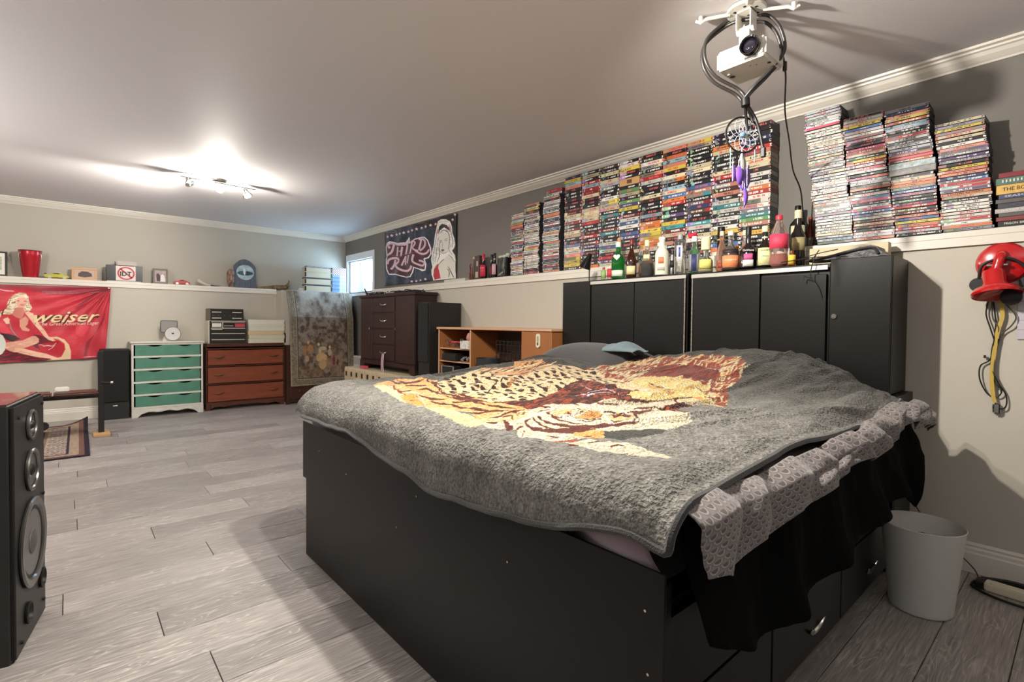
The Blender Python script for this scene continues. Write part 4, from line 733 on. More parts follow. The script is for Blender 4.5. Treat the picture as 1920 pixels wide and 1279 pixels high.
def blanket():
    # blanket coordinates: a from foot hem to head, b from near hem to far hem, measured along the cloth
    nx, ny = 560, 560
    a = np.concatenate([np.linspace(0, .18, 50), np.linspace(.184, 2.09, nx-50)]); bv = np.concatenate([np.linspace(0, .12, 30), np.linspace(.1235, 1.955, ny-30)])
    A_, B_ = np.meshgrid(a, bv); A_ = A_.ravel(); B_ = B_.ravel()
    # how far the blanket hangs over, along the foot edge and along the near edge
    yy = -6.93+(B_-.03)
    hang = np.interp(yy, [-7, -6.9, -6.78, -6.68, -6.5, -6.33, -6.15, -6.02, -5.8, -5.53, -5.25, -5.15, -4.95], [.04, .045, .07, .095, .13, .145, .145, .125, .105, .065, .062, .062, .05])
    s = A_-.16                                       # cloth distance from the foot edge (negative: hanging)
    over = np.clip(-s, 0, 1)*hang/.16
    X = EX+np.clip(s, 0, 3)
    X = X-.012*np.sin(np.clip(over/.05, 0, 1)*np.pi/2)*np.where(s < 0, 1, 0)
    X = X-.020*np.clip(over/.12, 0, 1)*(fbm(yy*7, yy*0, 4)-.2)
    rf = .05; 
    zt = bedH(np.clip(X, EX, -.40), np.clip(yy, -6.96, -5.0))
    near_edge = -6.905+.03*np.sin((X+2.3)*2.2)+.10*np.clip((X+.95)/.6, 0, 1)**1.5
    Y = np.maximum(yy, near_edge-.0) if False else yy+ (near_edge+6.93)*np.clip(1-(yy+6.93)/.5, 0, 1)
    Z = zt-over*.96
    Z = Z-.035*np.clip(1-np.clip(s, 0, 1)/.07, 0, 1)**2   # rounded foot edge
    nd = np.clip(1-(Y-near_edge+.0)/.06, 0, 1); Z = Z-.022*nd**2
    far = np.clip((Y+5.05)/.12, 0, 1); Z = Z-.10*far**2
    head = np.clip((X+.46)/.10, 0, 1); Z = Z-.08*head**2
    # pile, lumps and creases
    fd = np.clip((-.9-X)/.8, .25, 1); Z = Z+.007*fd*(fbm(A_*34, B_*46, 31, 2)-.5)
    dim = np.exp(-((X+.62)/.045)**2-((Y+6.62)/.03)**2); Z = Z-.05*dim
    pile = np.clip((-1.25-X+.8*(-6.1-Y)*np.clip((X+2.6), 0, 1)+.5*(fbm(X*4, Y*5, 61, 3)-.5))/.7, 0, 1)[:, None]   # base lighter at foot, darker at head: lamplight and nap put into colour
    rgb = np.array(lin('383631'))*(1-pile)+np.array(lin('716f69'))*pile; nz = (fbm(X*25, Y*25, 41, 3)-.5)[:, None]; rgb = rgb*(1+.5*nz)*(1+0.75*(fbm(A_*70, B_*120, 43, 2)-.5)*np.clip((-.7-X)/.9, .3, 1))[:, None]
    def spots(c):
        L_ = np.array(LEO.split(), float).reshape(-1, 2)*-.001; r = np.random.RandomState(5)
        step = .052; gx = np.arange(L_[:, 0].min(), L_[:, 0].max(), step); gy = np.arange(L_[:, 1].min(), L_[:, 1].max(), step*.9)
        for i, sx in enumerate(gx):
            for j, sy in enumerate(gy):
                cx = sx+(step/2 if j % 2 else 0)+r.uniform(-.009, .009); cy2 = sy+r.uniform(-.009, .009)
                ins = False; n = len(L_)
                for q in range(n):
                    (x1, y1), (x2, y2) = L_[q], L_[(q+1) % n]
                    if (y1 > cy2) != (y2 > cy2) and cx < (x2-x1)*(cy2-y1)/(y2-y1)+x1: ins = not ins
                if not ins: continue
                ra, rb_ = r.uniform(.011, .016), r.uniform(.014, .021)
                k = np.nonzero((np.abs(X-cx) < .03) & (np.abs(Y-cy2) < .03))[0]
                th = np.arctan2(Y[k]-cy2, X[k]-cx); d = np.hypot((X[k]-cx)/ra, (Y[k]-cy2)/rb_)
                c[k[d < 1+.18*np.sin(3*th+r.uniform(0, 6))]] = lin('2c1610')
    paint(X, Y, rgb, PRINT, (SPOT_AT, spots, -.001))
    # the fine hairs of the print
    lum = rgb.mean(1); rgb = rgb*(1-.46*np.clip((lum-.2)/.4, 0, 1))[:, None]
    rgb = rgb*(1+.22*(fbm(X*60+Y*20, Y*260, 51, 2)-.5)[:, None])
    return np.stack([X-BO[0], Y-BO[1], Z], 1), nx, ny, rgb
m_fleece = print_mat('fleece', .95, sheen=.15, bump=1, bscale=125, dist=.014, spec=.1, mott=.3)
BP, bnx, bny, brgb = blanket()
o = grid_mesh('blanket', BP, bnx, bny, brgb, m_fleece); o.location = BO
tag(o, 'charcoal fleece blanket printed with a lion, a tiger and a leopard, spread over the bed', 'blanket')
# rolled hem along the foot and near edges, and under it a solid back
BPg = BP.reshape(bny, bnx, 3)
path = [Vector(BPg[j, 0]) for j in range(bny-30, 0, -7)]+[Vector(BPg[0, i]) for i in range(0, bnx-14, 7)]
for _ in range(2): path = [path[0]]+[(path[i-1]+path[i]*2+path[i+1])/4 for i in range(1, len(path)-1)]+[path[-1]]
obj('hem', tube(BM(), [p+Vector((0, 0, -.004)) for p in path], .0085, 8), mat('hem_cloth', '262523', .9, sheen=.3, bump=.4, bscale=300), o, True)
# pillow hump and the folded blue cloth behind the blanket
def cushion(w, l, h, n=28, seed=0):
    b = BM(); r = []
    for i in range(n+1):
        row = []
        for j in range(n+1):
            u, v = i/n*2-1, j/n*2-1
            e = (1-abs(u)**2.6)*(1-abs(v)**2.6); z = h*max(e, 0)**.55
            k = 1-.06*(u*u*v*v)
            row.append((u*w/2*k, v*l/2*k, z))
        r.append(row)
    top = [[b.verts.new((x, y, z+.006*math.sin(9*x+5*y+seed)*min(1, z/h))) for x, y, z in row] for row in r]
    bot = [[top[i][j] if i in (0, n) or j in (0, n) else b.verts.new((r[i][j][0], r[i][j][1], -r[i][j][2]*.6)) for j in range(n+1)] for i in range(n+1)]
    for i in range(n):
        for j in range(n):
            b.faces.new((top[i][j], top[i+1][j], top[i+1][j+1], top[i][j+1])); 
            q = [bot[i][j], bot[i][j+1], bot[i+1][j+1], bot[i+1][j]]
            if len(set(q)) > 2: 
                try: b.faces.new(q)
                except ValueError: pass
    return b
m_pil = mat('dark_pillowcase', '3c3a3c', .9, sheen=.3, bump=.15, bscale=30)
tag(obj('pillow', cushion(.42, .62, .115, seed=1), m_pil, None, True, (-.62, -5.26, .845), (0, R(-6), 0)), 'dark grey pillow at the far side of the bed head', 'pillow')
b = BM(); n1, n2 = 34, 16; vs = []
for i in range(n1):
    for j in range(n2):
        u, v = i/(n1-1), j/(n2-1)
        z = .045*math.sin(math.pi*u)*math.sin(math.pi*v)**.6+.012*math.sin(u*14+v*5)*math.sin(math.pi*v)
        vs.append(b.verts.new((-.08+.16*v+.02*math.sin(u*7), -.13+.26*u, z)))
for i in range(n1-1):
    for j in range(n2-1): b.faces.new((vs[i*n2+j], vs[(i+1)*n2+j], vs[(i+1)*n2+j+1], vs[i*n2+j+1]))
o = obj('folded_cloth', b, mat('blue_grey_cloth', '66787e', .9, sheen=.3, bump=.3, bscale=60), None, True, (-.60, -5.53, .925)); md = o.modifiers.new('t', 'SOLIDIFY'); md.thickness = .006
tag(o, 'crumpled blue-grey cloth lying on the dark pillow against the black doors', 'cloth')

# cabinets
def lp(v): return v
def cab(name, label, y0, y1, z0, z1, xf, doors, rail=None, extra=None, cat='cabinet'):
    """y0<y1; a box carcass with doors on its -x side"""
    cy0 = (y0+y1)/2; t = thing(name, label, cat, (-.26, cy0, z0)); ox = .26
    obj('carcass', bx((xf+.018+ox, y0-cy0, 0), (-.125+ox, y1-cy0, z1-z0), .0015), m_blk2, t)
    for (a, b2, za, zb, knob) in doors:
        d = obj('door', bx((xf+ox, a-cy0, za-z0), (xf+.017+ox, b2-cy0, zb-z0), .0015), m_blk, t)
        if knob:
            k = obj('lock', cy((xf+ox-.007, knob[0]-cy0, knob[1]-z0), (xf+ox, knob[0]-cy0, knob[1]-z0), .0115, n=20), m_chrome, d, True)
    if rail: obj('edge_strip', bx((xf+ox-.004, y0-cy0+.004, z1-z0-.032), (xf+ox+.0, y1-cy0-.004, z1-z0-.010), .001), mat('silver_strip', 'b9b6b0', .35, metal=.6), t)
    return t
cab('narrow_panel_cabinet', 'narrow plain black cabinet at the far end of the bed head', -5.085, -4.82, 0, 1.395, -.38, [(-5.083, -4.822, .05, 1.393, None)])
c1 = cab('wall_cabinet', 'black cabinet with two doors and a silver strip, under the green gin bottle', -5.835, -5.10, 0, 1.395, -.40, [(-5.465, -5.112, .05, 1.358, None), (-5.822, -5.469, .05, 1.358, None)], True)
c2 = cab('wall_cabinet', 'wide black cabinet with scratched doors behind the middle of the bed', -6.578, -5.862, 0, 1.392, -.40, [(-6.255, -5.876, .05, 1.360, None), (-6.568, -6.262, .05, 1.340, None)], True)
for y in (-5.826, -5.873): obj('chipped_edge', bx((-.1445, y-.0035-(-5.4675 if y > -5.85 else -6.22), .62), (-.141, y+.0035-(-5.4675 if y > -5.85 else -6.22), 1.36)), mat('worn_edge', '77726b', .6, var=.5, vscale=90), c1 if y > -5.85 else c2)
c3 = cab('locker_cabinet', 'black upper cabinet with a round chrome lock at the end of the bed head', -6.83, -6.588, .785, 1.405, -.42, [(-6.828, -6.59, .787, 1.403, (-6.61, 1.135))])
c4 = thing('drawer_cabinet', 'black lower drawer unit below the locked cabinet, beside the bed', 'cabinet', (-.28, -6.72, 0))
obj('carcass', bx((-.14, -.14, 0), (.155, .135, .782), .002), m_blk2, c4)
for i in range(3):
    d = obj('drawer', bx((-.158, -.138, .04+i*.245), (-.14, .133, .275+i*.245), .002), m_blk, c4)
    pts = [(-.168-.006*math.sin(a), -.05+.045*math.cos(a), .165+i*.245+.02*math.sin(a)) for a in [math.pi*(1+k/8) for k in range(9)]]
    obj('handle', tube(BM(), pts, [.002+.005*math.sin(math.pi*k/8) for k in range(9)], 8), m_chrome, d, True)
# walking-stick like handle poking out past the cabinet
b = tube(BM(), curve([(-.56, -6.70, .43), (-.52, -6.76, .50), (-.485, -6.82, .55), (-.47, -6.89, .578)], 6), .012, 10)
t = tag(obj('cane', b, mat('cane_black', '141210', .4), None, True), 'black cane with a pale grip leaning out beside the lower cabinet', 'cane')
obj('grip', tube(BM(), [(-.47, -6.885, .577), (-.468, -6.91, .582), (-.466, -6.938, .583)], [.011, .0125, .010], 10), mat('pale_grip', 'a8a27c', .5), t, True)
# ------------------------------------------------------------------ films stacked on the right ledge
def spine_mat(name, plastic=None, rough=.35, dens=.5):
    m = bpy.data.materials.new(name); m.use_nodes = True; nt = m.node_tree; N = nt.nodes.new; L = nt.links.new; b = nt.nodes['Principled BSDF']
    def mth(op, *a):
        n = N('ShaderNodeMath'); n.operation = op
        for i, v in enumerate(a):
            if isinstance(v, (int, float)): n.inputs[i].default_value = v
            else: L(v, n.inputs[i])
        return n.outputs[0]
    def mix(f, a, b_):
        n = N('ShaderNodeMix'); n.data_type = 'RGBA'
        for s, v in ((n.inputs[0], f), (n.inputs[6], a), (n.inputs[7], b_)):
            if isinstance(v, tuple): s.default_value = v
            elif isinstance(v, (int, float)): s.default_value = v
            else: L(v, s)
        return n.outputs[2]
    tc = N('ShaderNodeTexCoord'); oi = N('ShaderNodeObjectInfo'); rd = oi.outputs['Random']
    g = N('ShaderNodeSeparateXYZ'); L(tc.outputs['Generated'], g.inputs[0]); u = g.outputs[1]; v = g.outputs[2]
    nn = N('ShaderNodeSeparateXYZ'); L(tc.outputs['Normal'], nn.inputs[0]); face = mth('LESS_THAN', nn.outputs[0], -.5)
    def wn(x, y, z):
        c = N('ShaderNodeCombineXYZ')
        for i, q in enumerate((x, y, z)):
            if isinstance(q, (int, float)): c.inputs[i].default_value = q
            else: L(q, c.inputs[i])
        w = N('ShaderNodeTexWhiteNoise'); w.noise_dimensions = '3D'; L(c.outputs[0], w.inputs[0]); return w.outputs['Value'], w.outputs['Color']
    r100 = mth('MULTIPLY', rd, 97.3)
    r1, _ = wn(r100, 1, 0); r2, _ = wn(r100, 2, 0); r3, c3 = wn(r100, 3, 0); r4, _ = wn(r100, 4, 0)
    # text block: letters of random width, upper and lower stroke
    cell = mth('FLOOR', mth('MULTIPLY', u, 34)); sub = mth('FLOOR', mth('MULTIPLY', u, 96)); row = mth('FLOOR', mth('MULTIPLY', v, 7))
    w1, _ = wn(sub, row, r100); w2, _ = wn(cell, 7, r100)
    st = mth('MULTIPLY_ADD', r1, .30, .12); en = mth('MULTIPLY_ADD', r2, .34, .52)
    inb = mth('MULTIPLY', mth('GREATER_THAN', u, st), mth('LESS_THAN', u, en))
    mv = mth('LESS_THAN', mth('ABSOLUTE', mth('SUBTRACT', v, .5)), mth('MULTIPLY_ADD', r3, .12, .16))
    text = mth('MULTIPLY', mth('MULTIPLY', inb, mv), mth('MULTIPLY', mth('GREATER_THAN', w1, .42), mth('GREATER_THAN', w2, .18)))
    base = oi.outputs['Color']
    # a panel of a second colour behind part of the spine
    hs = N('ShaderNodeHueSaturation'); hs.inputs['Saturation'].default_value = .6; L(c3, hs.inputs['Color']); L(mth('MULTIPLY', r4, .8), hs.inputs['Value'])
    pan = mth('MULTIPLY', mth('GREATER_THAN', u, mth('MULTIPLY_ADD', r4, .7, .15)), mth('GREATER_THAN', r2, .8))
    col = mix(mth('MULTIPLY', pan, .8), base, hs.outputs[0])
    # picture patch and studio marks at the ends
    pn = N('ShaderNodeTexNoise'); pn.inputs['Scale'].default_value = 60; pn.inputs['Detail'].default_value = 2
    ad = N('ShaderNodeVectorMath'); L(tc.outputs['Object'], ad.inputs[0]); cb = N('ShaderNodeCombineXYZ'); L(r100, cb.inputs[0]); L(r100, cb.inputs[1]); L(cb.outputs[0], ad.inputs[1]); L(ad.outputs[0], pn.inputs[0])
    pic = mth('MULTIPLY', mth('LESS_THAN', mth('ABSOLUTE', mth('SUBTRACT', u, mth('MULTIPLY_ADD', r3, .2, .74))), .08), mth('GREATER_THAN', pn.outputs['Fac'], .5))
    col = mix(mth('MULTIPLY', pic, .8), col, hs.outputs[0])
    lum = N('ShaderNodeRGBToBW'); L(base, lum.inputs[0]); dark = mth('LESS_THAN', lum.outputs[0], .22)
    tcol = mix(dark, (.02, .02, .025, 1), (.86, .84, .80, 1)); red = mth('GREATER_THAN', r3, .72); tcol = mix(mth('MULTIPLY', red, .9), tcol, (.55, .03, .03, 1))
    col = mix(text, col, tcol)
    endm = mth('MULTIPLY', mth('GREATER_THAN', mth('ABSOLUTE', mth('SUBTRACT', u, .5)), .44), mth('LESS_THAN', mth('ABSOLUTE', mth('SUBTRACT', v, .5)), .3))
    w3, _ = wn(mth('FLOOR', mth('MULTIPLY', u, 40)), mth('FLOOR', mth('MULTIPLY', v, 3)), mth('ADD', r100, 5))
    col = mix(mth('MULTIPLY', endm, mth('GREATER_THAN', w3, .5)), col, tcol)
    if plastic is not None:
        rim = mth('GREATER_THAN', mth('ABSOLUTE', mth('SUBTRACT', v, .5)), .40)
        pc = mix(mth('GREATER_THAN', r1, .75), plastic, (.55, .55, .56, 1))
        col = mix(rim, col, pc); side = mix(.0, plastic, plastic); col = mix(face, side, col)
    else:
        col = mix(face, mix(.6, base, (.03, .028, .03, 1)), col)
    L(col, b.inputs['Base Color']); b.inputs['Roughness'].default_value = rough; b.inputs['Specular IOR Level'].default_value = .4
    return m
m_tape = spine_mat('tape_sleeve'); m_case = spine_mat('film_case', (.03, .03, .034, 1), .42)
CN = {'black': '1c191c', 'dark brown': '3a2520', 'white': 'dad5cc', 'cream': 'cdbfa0', 'red': 'a82a2c', 'salmon': 'd08a74', 'orange': 'd0763a', 'yellow': 'd8c04e', 'blue': '4a6ea0', 'pale blue': '94b0bc', 'teal': '3e8e92', 'green': '5c8a52', 'purple': '5a4470', 'grey': '85838a', 'silver': 'c2c2c6', 'pink': 'cc4a6a', 'maroon': '6a2226', 'navy': '2a3456'}
def mesh_box(name, lx, ly, lz, m, bev=.0):
    b = bx((-lx/2, -ly/2, 0), (lx/2, ly/2, lz), bev); me = bpy.data.meshes.new(name); finish(b, False); b.to_mesh(me); b.free(); me.materials.append(m); return me
TL, TT = .176, .0258
me_tape = mesh_box('video_tape', .104, TL, TT-.0004, m_tape, .0012); me_case = mesh_box('film_case', .128, .170, .0139, m_case, .0012); me_case2 = mesh_box('film_case', .128, .190, .0139, m_case, .0012)
pt = random.Random(21); TITLES = []
def place(me, name, x, y, z, col, label, cat, group, jit=.004):
    o = bpy.data.objects.new(name, me); C.objects.link(o)
    o.location = (x+pt.uniform(-jit, jit), y+pt.uniform(-jit*.6, jit*.6), z); o.rotation_euler = (0, 0, R(pt.uniform(-1.6, 1.6)))
    c = lin(CN[col]); k = pt.uniform(.55, 1.05) if 'tape' in name else pt.uniform(.75, 1.15); o.color = (min(1, c[0]*k), min(1, c[1]*k), min(1, c[2]*k), 1)
    return tag(o, label, cat, group)
VP = ['black']*30+['dark brown']*3+['maroon']+['white']*5+['cream']*5+['red']*3+['salmon']*2+['orange', 'yellow', 'blue', 'teal', 'green', 'purple', 'grey', 'maroon', 'navy', 'pale blue']
YB = [-4.573, -4.757, -4.937, -5.116, -5.296, -5.474, -5.654, -5.83, -6.003, -6.183]
FIX = {(3, 13): 'maroon', (3, 12): 'white', (3, 11): 'blue', (5, 9): 'yellow', (4, 4): 'orange', (4, 5): 'orange', (4, 8): 'yellow', (4, 7): 'yellow', (8, 8): 'teal', (8, 7): 'green', (5, 28): 'salmon', (5, 26): 'orange', (5, 23): 'yellow', (6, 22): 'cream', (6, 21): 'cream', (3, 26): 'yellow', (4, 26): 'white', (4, 25): 'cream', (4, 22): 'red', (1, 16): 'cream', (1, 15): 'cream', (1, 14): 'cream', (2, 17): 'cream', (2, 16): 'cream', (2, 14): 'teal', (0, 7): 'blue', (0, 6): 'cream', (0, 11): 'cream', (0, 10): 'cream', (6, 8): 'teal', (6, 7): 'white', (8, 22): 'salmon', (8, 21): 'cream', (8, 20): 'cream', (8, 19): 'cream', (8, 14): 'orange', (8, 13): 'red', (8, 12): 'white', (8, 11): 'white', (7, 10): 'white', (7, 8): 'white', (7, 6): 'white', (7, 25): 'orange', (5, 17): 'cream', (5, 16): 'blue', (3, 3): 'cream', (6, 17): 'blue', (6, 16): 'salmon', (6, 15): 'teal'}
for c in range(9):
    yc = (YB[c]+YB[c+1])/2; n = 29
    for k in range(n):
        if c == 3 and k in (22, 23): continue
        col = FIX.get((c, k)) or pt.choice(VP)
        z = LZ+.0003+k*TT
        o = place(me_tape, 'video_tape', -.060, yc, z, col, f'{col} spined video tape, {nth(k+1)} up, {nth(c+1)} tape stack from the window', 'video tape', 'video tapes stacked flat on the window-wall ledge', .0035)
        if (c, k) == (3, 13): TITLES.append((o, 'WILLOW', 'e8e2d8'))
        if (c, k) == (6, 19): o.color = lin('1c191c')+(1,); TITLES.append((o, 'FREEJACK', 'd8d2c8'))
        if (c, k) == (7, 8): TITLES.append((o, 'GHOST WORLD', '40302c'))
t = tag(obj('cardboard_box', bx((-.052, -.086, 0), (.052, .086, 2*TT-.002), .001), mat('kraft_card', 'b08a5c', .85, var=.06), None, False, (-.062, (YB[3]+YB[4])/2, LZ+22*TT+.0004)), 'plain brown cardboard box with a dark square print, filed among the video tapes', 'box')
obj('square_print', bx((-.0535, -.022, .012), (-.052, .018, .038)), mat('print_brown', '5a3c28', .8), t)
DP = {'white': ['white']*14+['silver']*6+['grey']*3+['cream']*2, 'mixw': ['white']*7+['silver']*3+['black']*3+['red', 'salmon', 'pink', 'yellow', 'cream', 'cream', 'grey', 'blue'], 'mix': ['black']*7+['white']*3+['grey']*3+['red', 'salmon', 'orange', 'blue', 'navy', 'cream', 'pale blue', 'silver', 'maroon'], 'mixl': ['white']*5+['black']*3+['pink', 'red', 'salmon', 'cream', 'cream', 'blue', 'grey', 'grey', 'green', 'purple', 'silver', 'orange']}
STK = [  # bottom centre, top centre, count, palette, description, wide
 (-4.03, -4.028, 37, 'mixl', 'stack beside the picture bag', 0, {33: 'teal', 34: 'salmon', 30: 'orange', 29: 'orange', 28: 'red', 27: 'maroon', 26: 'maroon', 4: 'cream', 3: 'cream'}),
 (-4.215, -4.215, 41, 'mixw', 'middle stack near the bag', 1, {}),
 (-4.448, -4.452, 43, 'mix', 'stack touching the tape wall', 1, {20: 'cream', 21: 'salmon', 22: 'cream', 3: 'red', 27: 'pale blue', 30: 'white', 38: 'white'}),
 (-6.522, -6.440, 49, 'white', 'tall white stack by the cord', 0, {42: 'pink', 41: 'white', 1: 'pale blue'}),
 (-6.692, -6.624, 43, 'mixw', 'stack right of the white one', 0, {39: 'yellow', 42: 'dark brown', 30: 'red', 31: 'pink', 13: 'pink', 28: 'black', 35: 'grey', 21: 'salmon'}),
 (-6.862, -6.800, 42, 'mix', 'stack holding the grey sets', 0, {37: 'orange', 38: 'yellow', 36: 'pale blue', 32: 'red', 35: 'pale blue', 40: 'navy', 39: 'salmon', 25: 'pink', 4: 'yellow', 3: 'orange', 41: 'grey', 2: 'red', 17: 'salmon', 14: 'blue'}),
 (-7.038, -7.001, 34, 'mixl', 'stack next to the box sets', 0, {11: 'orange', 19: 'yellow', 28: 'cream', 15: 'blue', 16: 'navy', 13: 'red', 14: 'red', 22: 'purple', 23: 'grey', 21: 'grey', 31: 'yellow', 24: 'purple'}),
]
for si, (ya, yb, n, pal, desc, wide, fix) in enumerate(STK):
    th = .01465
    k = 0; z = LZ+.0003
    while k < n:
        yc = ya+(yb-ya)*k/n
        if si == 5 and k in (20, 22):
            b2 = tag(obj('film_box_set', bx((-.064, -.088, 0), (.064, .088, 2*th-.0006), .001), mat('pale_box_print', 'a9b6b8', .5, var=.35, vscale=70) if k == 22 else mat('grey_box_print', '8e8c8a', .5, var=.25, vscale=60), None, False, (-.078, yc-.004, z)), ('pale turquoise' if k == 22 else 'dull grey')+' double-height box set halfway up the third stack from the cord', 'box set')
            k += 2; z += 2*th; continue
        col = fix.get(k) or pt.choice(DP[pal])
        o = place(me_case2 if wide else me_case, 'film_case', -.072+(.0 if si < 3 else .002)+.004*math.sin(k*.8+si), yc+.004*math.sin(k*.5+si*2), z, col, f'{col} spined film case, {nth(k+1)} up, {desc}', 'film case', 'film cases stacked flat on the window-wall ledge', .004)
        if si == 6 and k == 11: TITLES.append((o, 'LOSERS LOSERS', '1c1614'))
        if si == 6 and k in (21, 23): TITLES.append((o, 'NOAH NOE', 'd0ccc8'))
        if si == 5 and k == 31: o.color = lin('b8b4ae')+(1,); TITLES.append((o, 'NCIS', '2a2828'))
        k += 1; z += th
for o, s, c in TITLES:
    th_ = .018 if o.name.startswith('video') else .012
    letters(s, th_, mat('title_'+c, c, .6), o, (-.0527 if o.name.startswith('video') else -.0647, 0, (TT if th_ > .015 else .0139)/2), RX, name='title', w=min(.12, .016*len(s)), ext=.0002)
# thicker box sets at the open end
z = LZ+.0003
for i, (h, col, lab, lx) in enumerate(((.024, '1c1a1c', 'black box set with pale lettering, lowest at the open end of the ledge', .006), (.018, '7a3230', 'dark red box set second in the pile at the open end of the ledge', .0), (.016, '55524f', 'charcoal box set third in the pile at the open end of the ledge', .008), (.020, 'a7a4a0', 'light grey box set in the low pile at the open end of the ledge', -.004), (.022, '383a44', 'slate box set in the low pile at the open end of the ledge', .004), (.018, '59524e', 'brown-grey box set in the low pile at the open end of the ledge', -.003), (.020, '3b4468', 'navy box set under the yellow one at the open end of the ledge', .006), (.040, 'd0a85a', 'thick mustard yellow box set at the open end of the ledge', .004), (.030, '4f6e62', 'green box set with a barcode panel near the top of the low pile', .002), (.022, '7c2026', 'dark red box set topping the low pile at the open end', .01))):
    t = tag(obj('film_box_set', bx((-.06, -.092, 0), (.06, .092, h-.0008), .001), mat('set_'+col, col, .45, var=.12, vscale=50), None, False, (-.07, -7.222-lx+ (.0 if i < 7 else .006), z)), lab, 'box set')
    if i in (0, 3, 6, 7, 8):
        letters(['PRISON BREAK', '', '', 'BAND OF', '', '', 'SEASON', 'THE BOX', 'IIIIIIII'][i], h*.55, mat('set_print', 'd8d4cc' if i != 7 else '2c2014', .6) if i != 7 else mat('set_print_dark', '3a2a14', .6), t, (-.0606, .03, h/2), RX, w=.085, name='lettering')
    z += h
# two loose tapes on top of the third stack by the tape wall
zz = LZ+.0003+43*.01465
for i, (c_, l) in enumerate((('grey', 'grey cased tape lying loose over the film stack that leans on the tape wall'), ('red', 'red and black tape topping the stack that leans on the tape wall'))):
    o = place(me_tape, 'video_tape', -.064, -4.462, zz+i*TT, c_, l, 'video tape', None)

# ------------------------------------------------------------------ bottles
def glass(name, col, tr=.9, rough=.04): return mat(name, col, rough, trans=tr, ior=1.3, spec=.5)
G_CLEAR = glass('clear_glass', 'f0f2ee', .96); G_GREEN = glass('green_glass', '2e9a48', .85); G_DARK = mat('black_glass', '120d0b', .08, spec=.7, coat=.5); G_BROWN = mat('brown_glass', '3a1a0e', .08, spec=.7, trans=.35)
G_AMB = glass('amber_glass', 'c8753a', .7); G_BLUE = glass('blue_glass', '3c9ac0', .8)
LAB_N = [0]
def arc_label(t, r, z0, z1, m, half=62, c=205, sx=1, sy=1, name='paper_label'):
    b = BM(); n = 12; a_, b_2 = [], []
    for k in range(n+1):
        a = R(c-half+2*half*k/n); a_.append(b.verts.new((r*sx*math.cos(a), r*sy*math.sin(a), z0))); b_2.append(b.verts.new((r*sx*math.cos(a), r*sy*math.sin(a), z1)))
    for k in range(n): b.faces.new((a_[k], a_[k+1], b_2[k+1], b_2[k]))
    me = bpy.data.meshes.new(name); 
    for f in b.faces: f.smooth = True
    b.to_mesh(me); b.free(); me.materials.append(m); o = bpy.data.objects.new(name, me); C.objects.link(o); o.parent = t
    md = o.modifiers.new('t', 'SOLIDIFY'); md.thickness = .0006; md.offset = 1
    return o
def bottle(label, x, y, z, h, w, gm, shape='std', cap='c8c4bc', caph=.022, labels=(), liq=None, neck=.013, group='bottles on the black cabinets', name='bottle', caps_r=None):
    t = thing(name, label, 'bottle', (x, y, z), 0, group)
    r = w/2; H_ = h-caph
    P = {'std': [(r*.8, 0), (r*.95, .003), (r, .01), (r, .58*H_), (r*.93, .66*H_), (r*.6, .74*H_), (neck*1.15, .80*H_), (neck, .86*H_), (neck, H_)],
         'slope': [(r*.8, 0), (r*.97, .003), (r, .012), (r, .48*H_), (r*.94, .55*H_), (r*.72, .66*H_), (neck*1.25, .78*H_), (neck, .84*H_), (neck, H_)],
         'round': [(r*.6, 0), (r*.85, .012), (r, .25*H_), (r*.97, .40*H_), (r*.75, .55*H_), (neck*1.1, .66*H_), (neck, .7*H_), (neck, H_)],
         'square': [(r*.96, 0), (r, .006), (r, .55*H_), (r*.96, .60*H_), (r*.7, .66*H_), (neck*1.1, .70*H_), (neck, .72*H_), (neck, H_)],
         'pear': [(r*.9, 0), (r, .01), (r, .36*H_), (r*.95, .46*H_), (r*.65, .60*H_), (neck*1.3, .74*H_), (neck, .82*H_), (neck, H_)],
         'tube': [(r*.96, 0), (r, .005), (r, .93*H_), (r*.9, .96*H_), (neck, .97*H_), (neck, H_)],
         'pet': [(r*.7, 0), (r*.96, .012), (r, .03), (r*.92, .28*H_), (r, .34*H_), (r*.98, .62*H_), (r*.8, .74*H_), (r*.45, .90*H_), (neck, .95*H_), (neck, H_)],
         'jug': [(r*.85, 0), (r, .008), (r, .44*H_), (r*.9, .55*H_), (r*.5, .66*H_), (neck*1.1, .72*H_), (neck, .75*H_), (neck, H_)]}[shape]
    obj('glass', lathe(BM(), P, 28), gm, t, True)
    if liq:
        lp_ = [(a*.9, max(.003, b_)) for a, b_ in P if b_ < liq[1]*H_]; lp_.append((lp_[-1][0], liq[1]*H_)); obj('liquid', lathe(BM(), lp_, 24), mat('liquid_'+liq[0], liq[0], .1, spec=.4), t, True)
    cr_ = caps_r or neck*1.12
    obj('cap', lathe(BM(), [(cr_, H_-.004), (cr_*1.02, H_-.001), (cr_, h-.003), (cr_*.9, h)], 20), mat('cap_'+cap, cap, .4), t, True)
    for (z0, z1, col, half, *rest) in labels:
        zm = (z0+z1)/2*h; rr = np.interp(zm, [b_ for a, b_ in P], [a for a, b_ in P])+.0009
        rr = max(rr, np.interp(z0*h, [b_ for a, b_ in P], [a for a, b_ in P])*1.0+.0006) if z1 < .5 else rr
        pl = arc_label(t, rr, z0*h, z1*h, mat('label_'+col, col, .6, var=.1, vscale=90), half)
        for (s, zz, sz, tc_) in rest:
            a = R(205); letters(s, sz, mat('ink_'+tc_, tc_, .6), pl, ((rr+.0012)*math.cos(a), (rr+.0012)*math.sin(a), zz*h), (R(90), 0, a+R(90)), w=min(rr*1.25, sz*len(s)*.8), ext=.0002)
    return t
BZ0 = 1.3965
BX = -.345
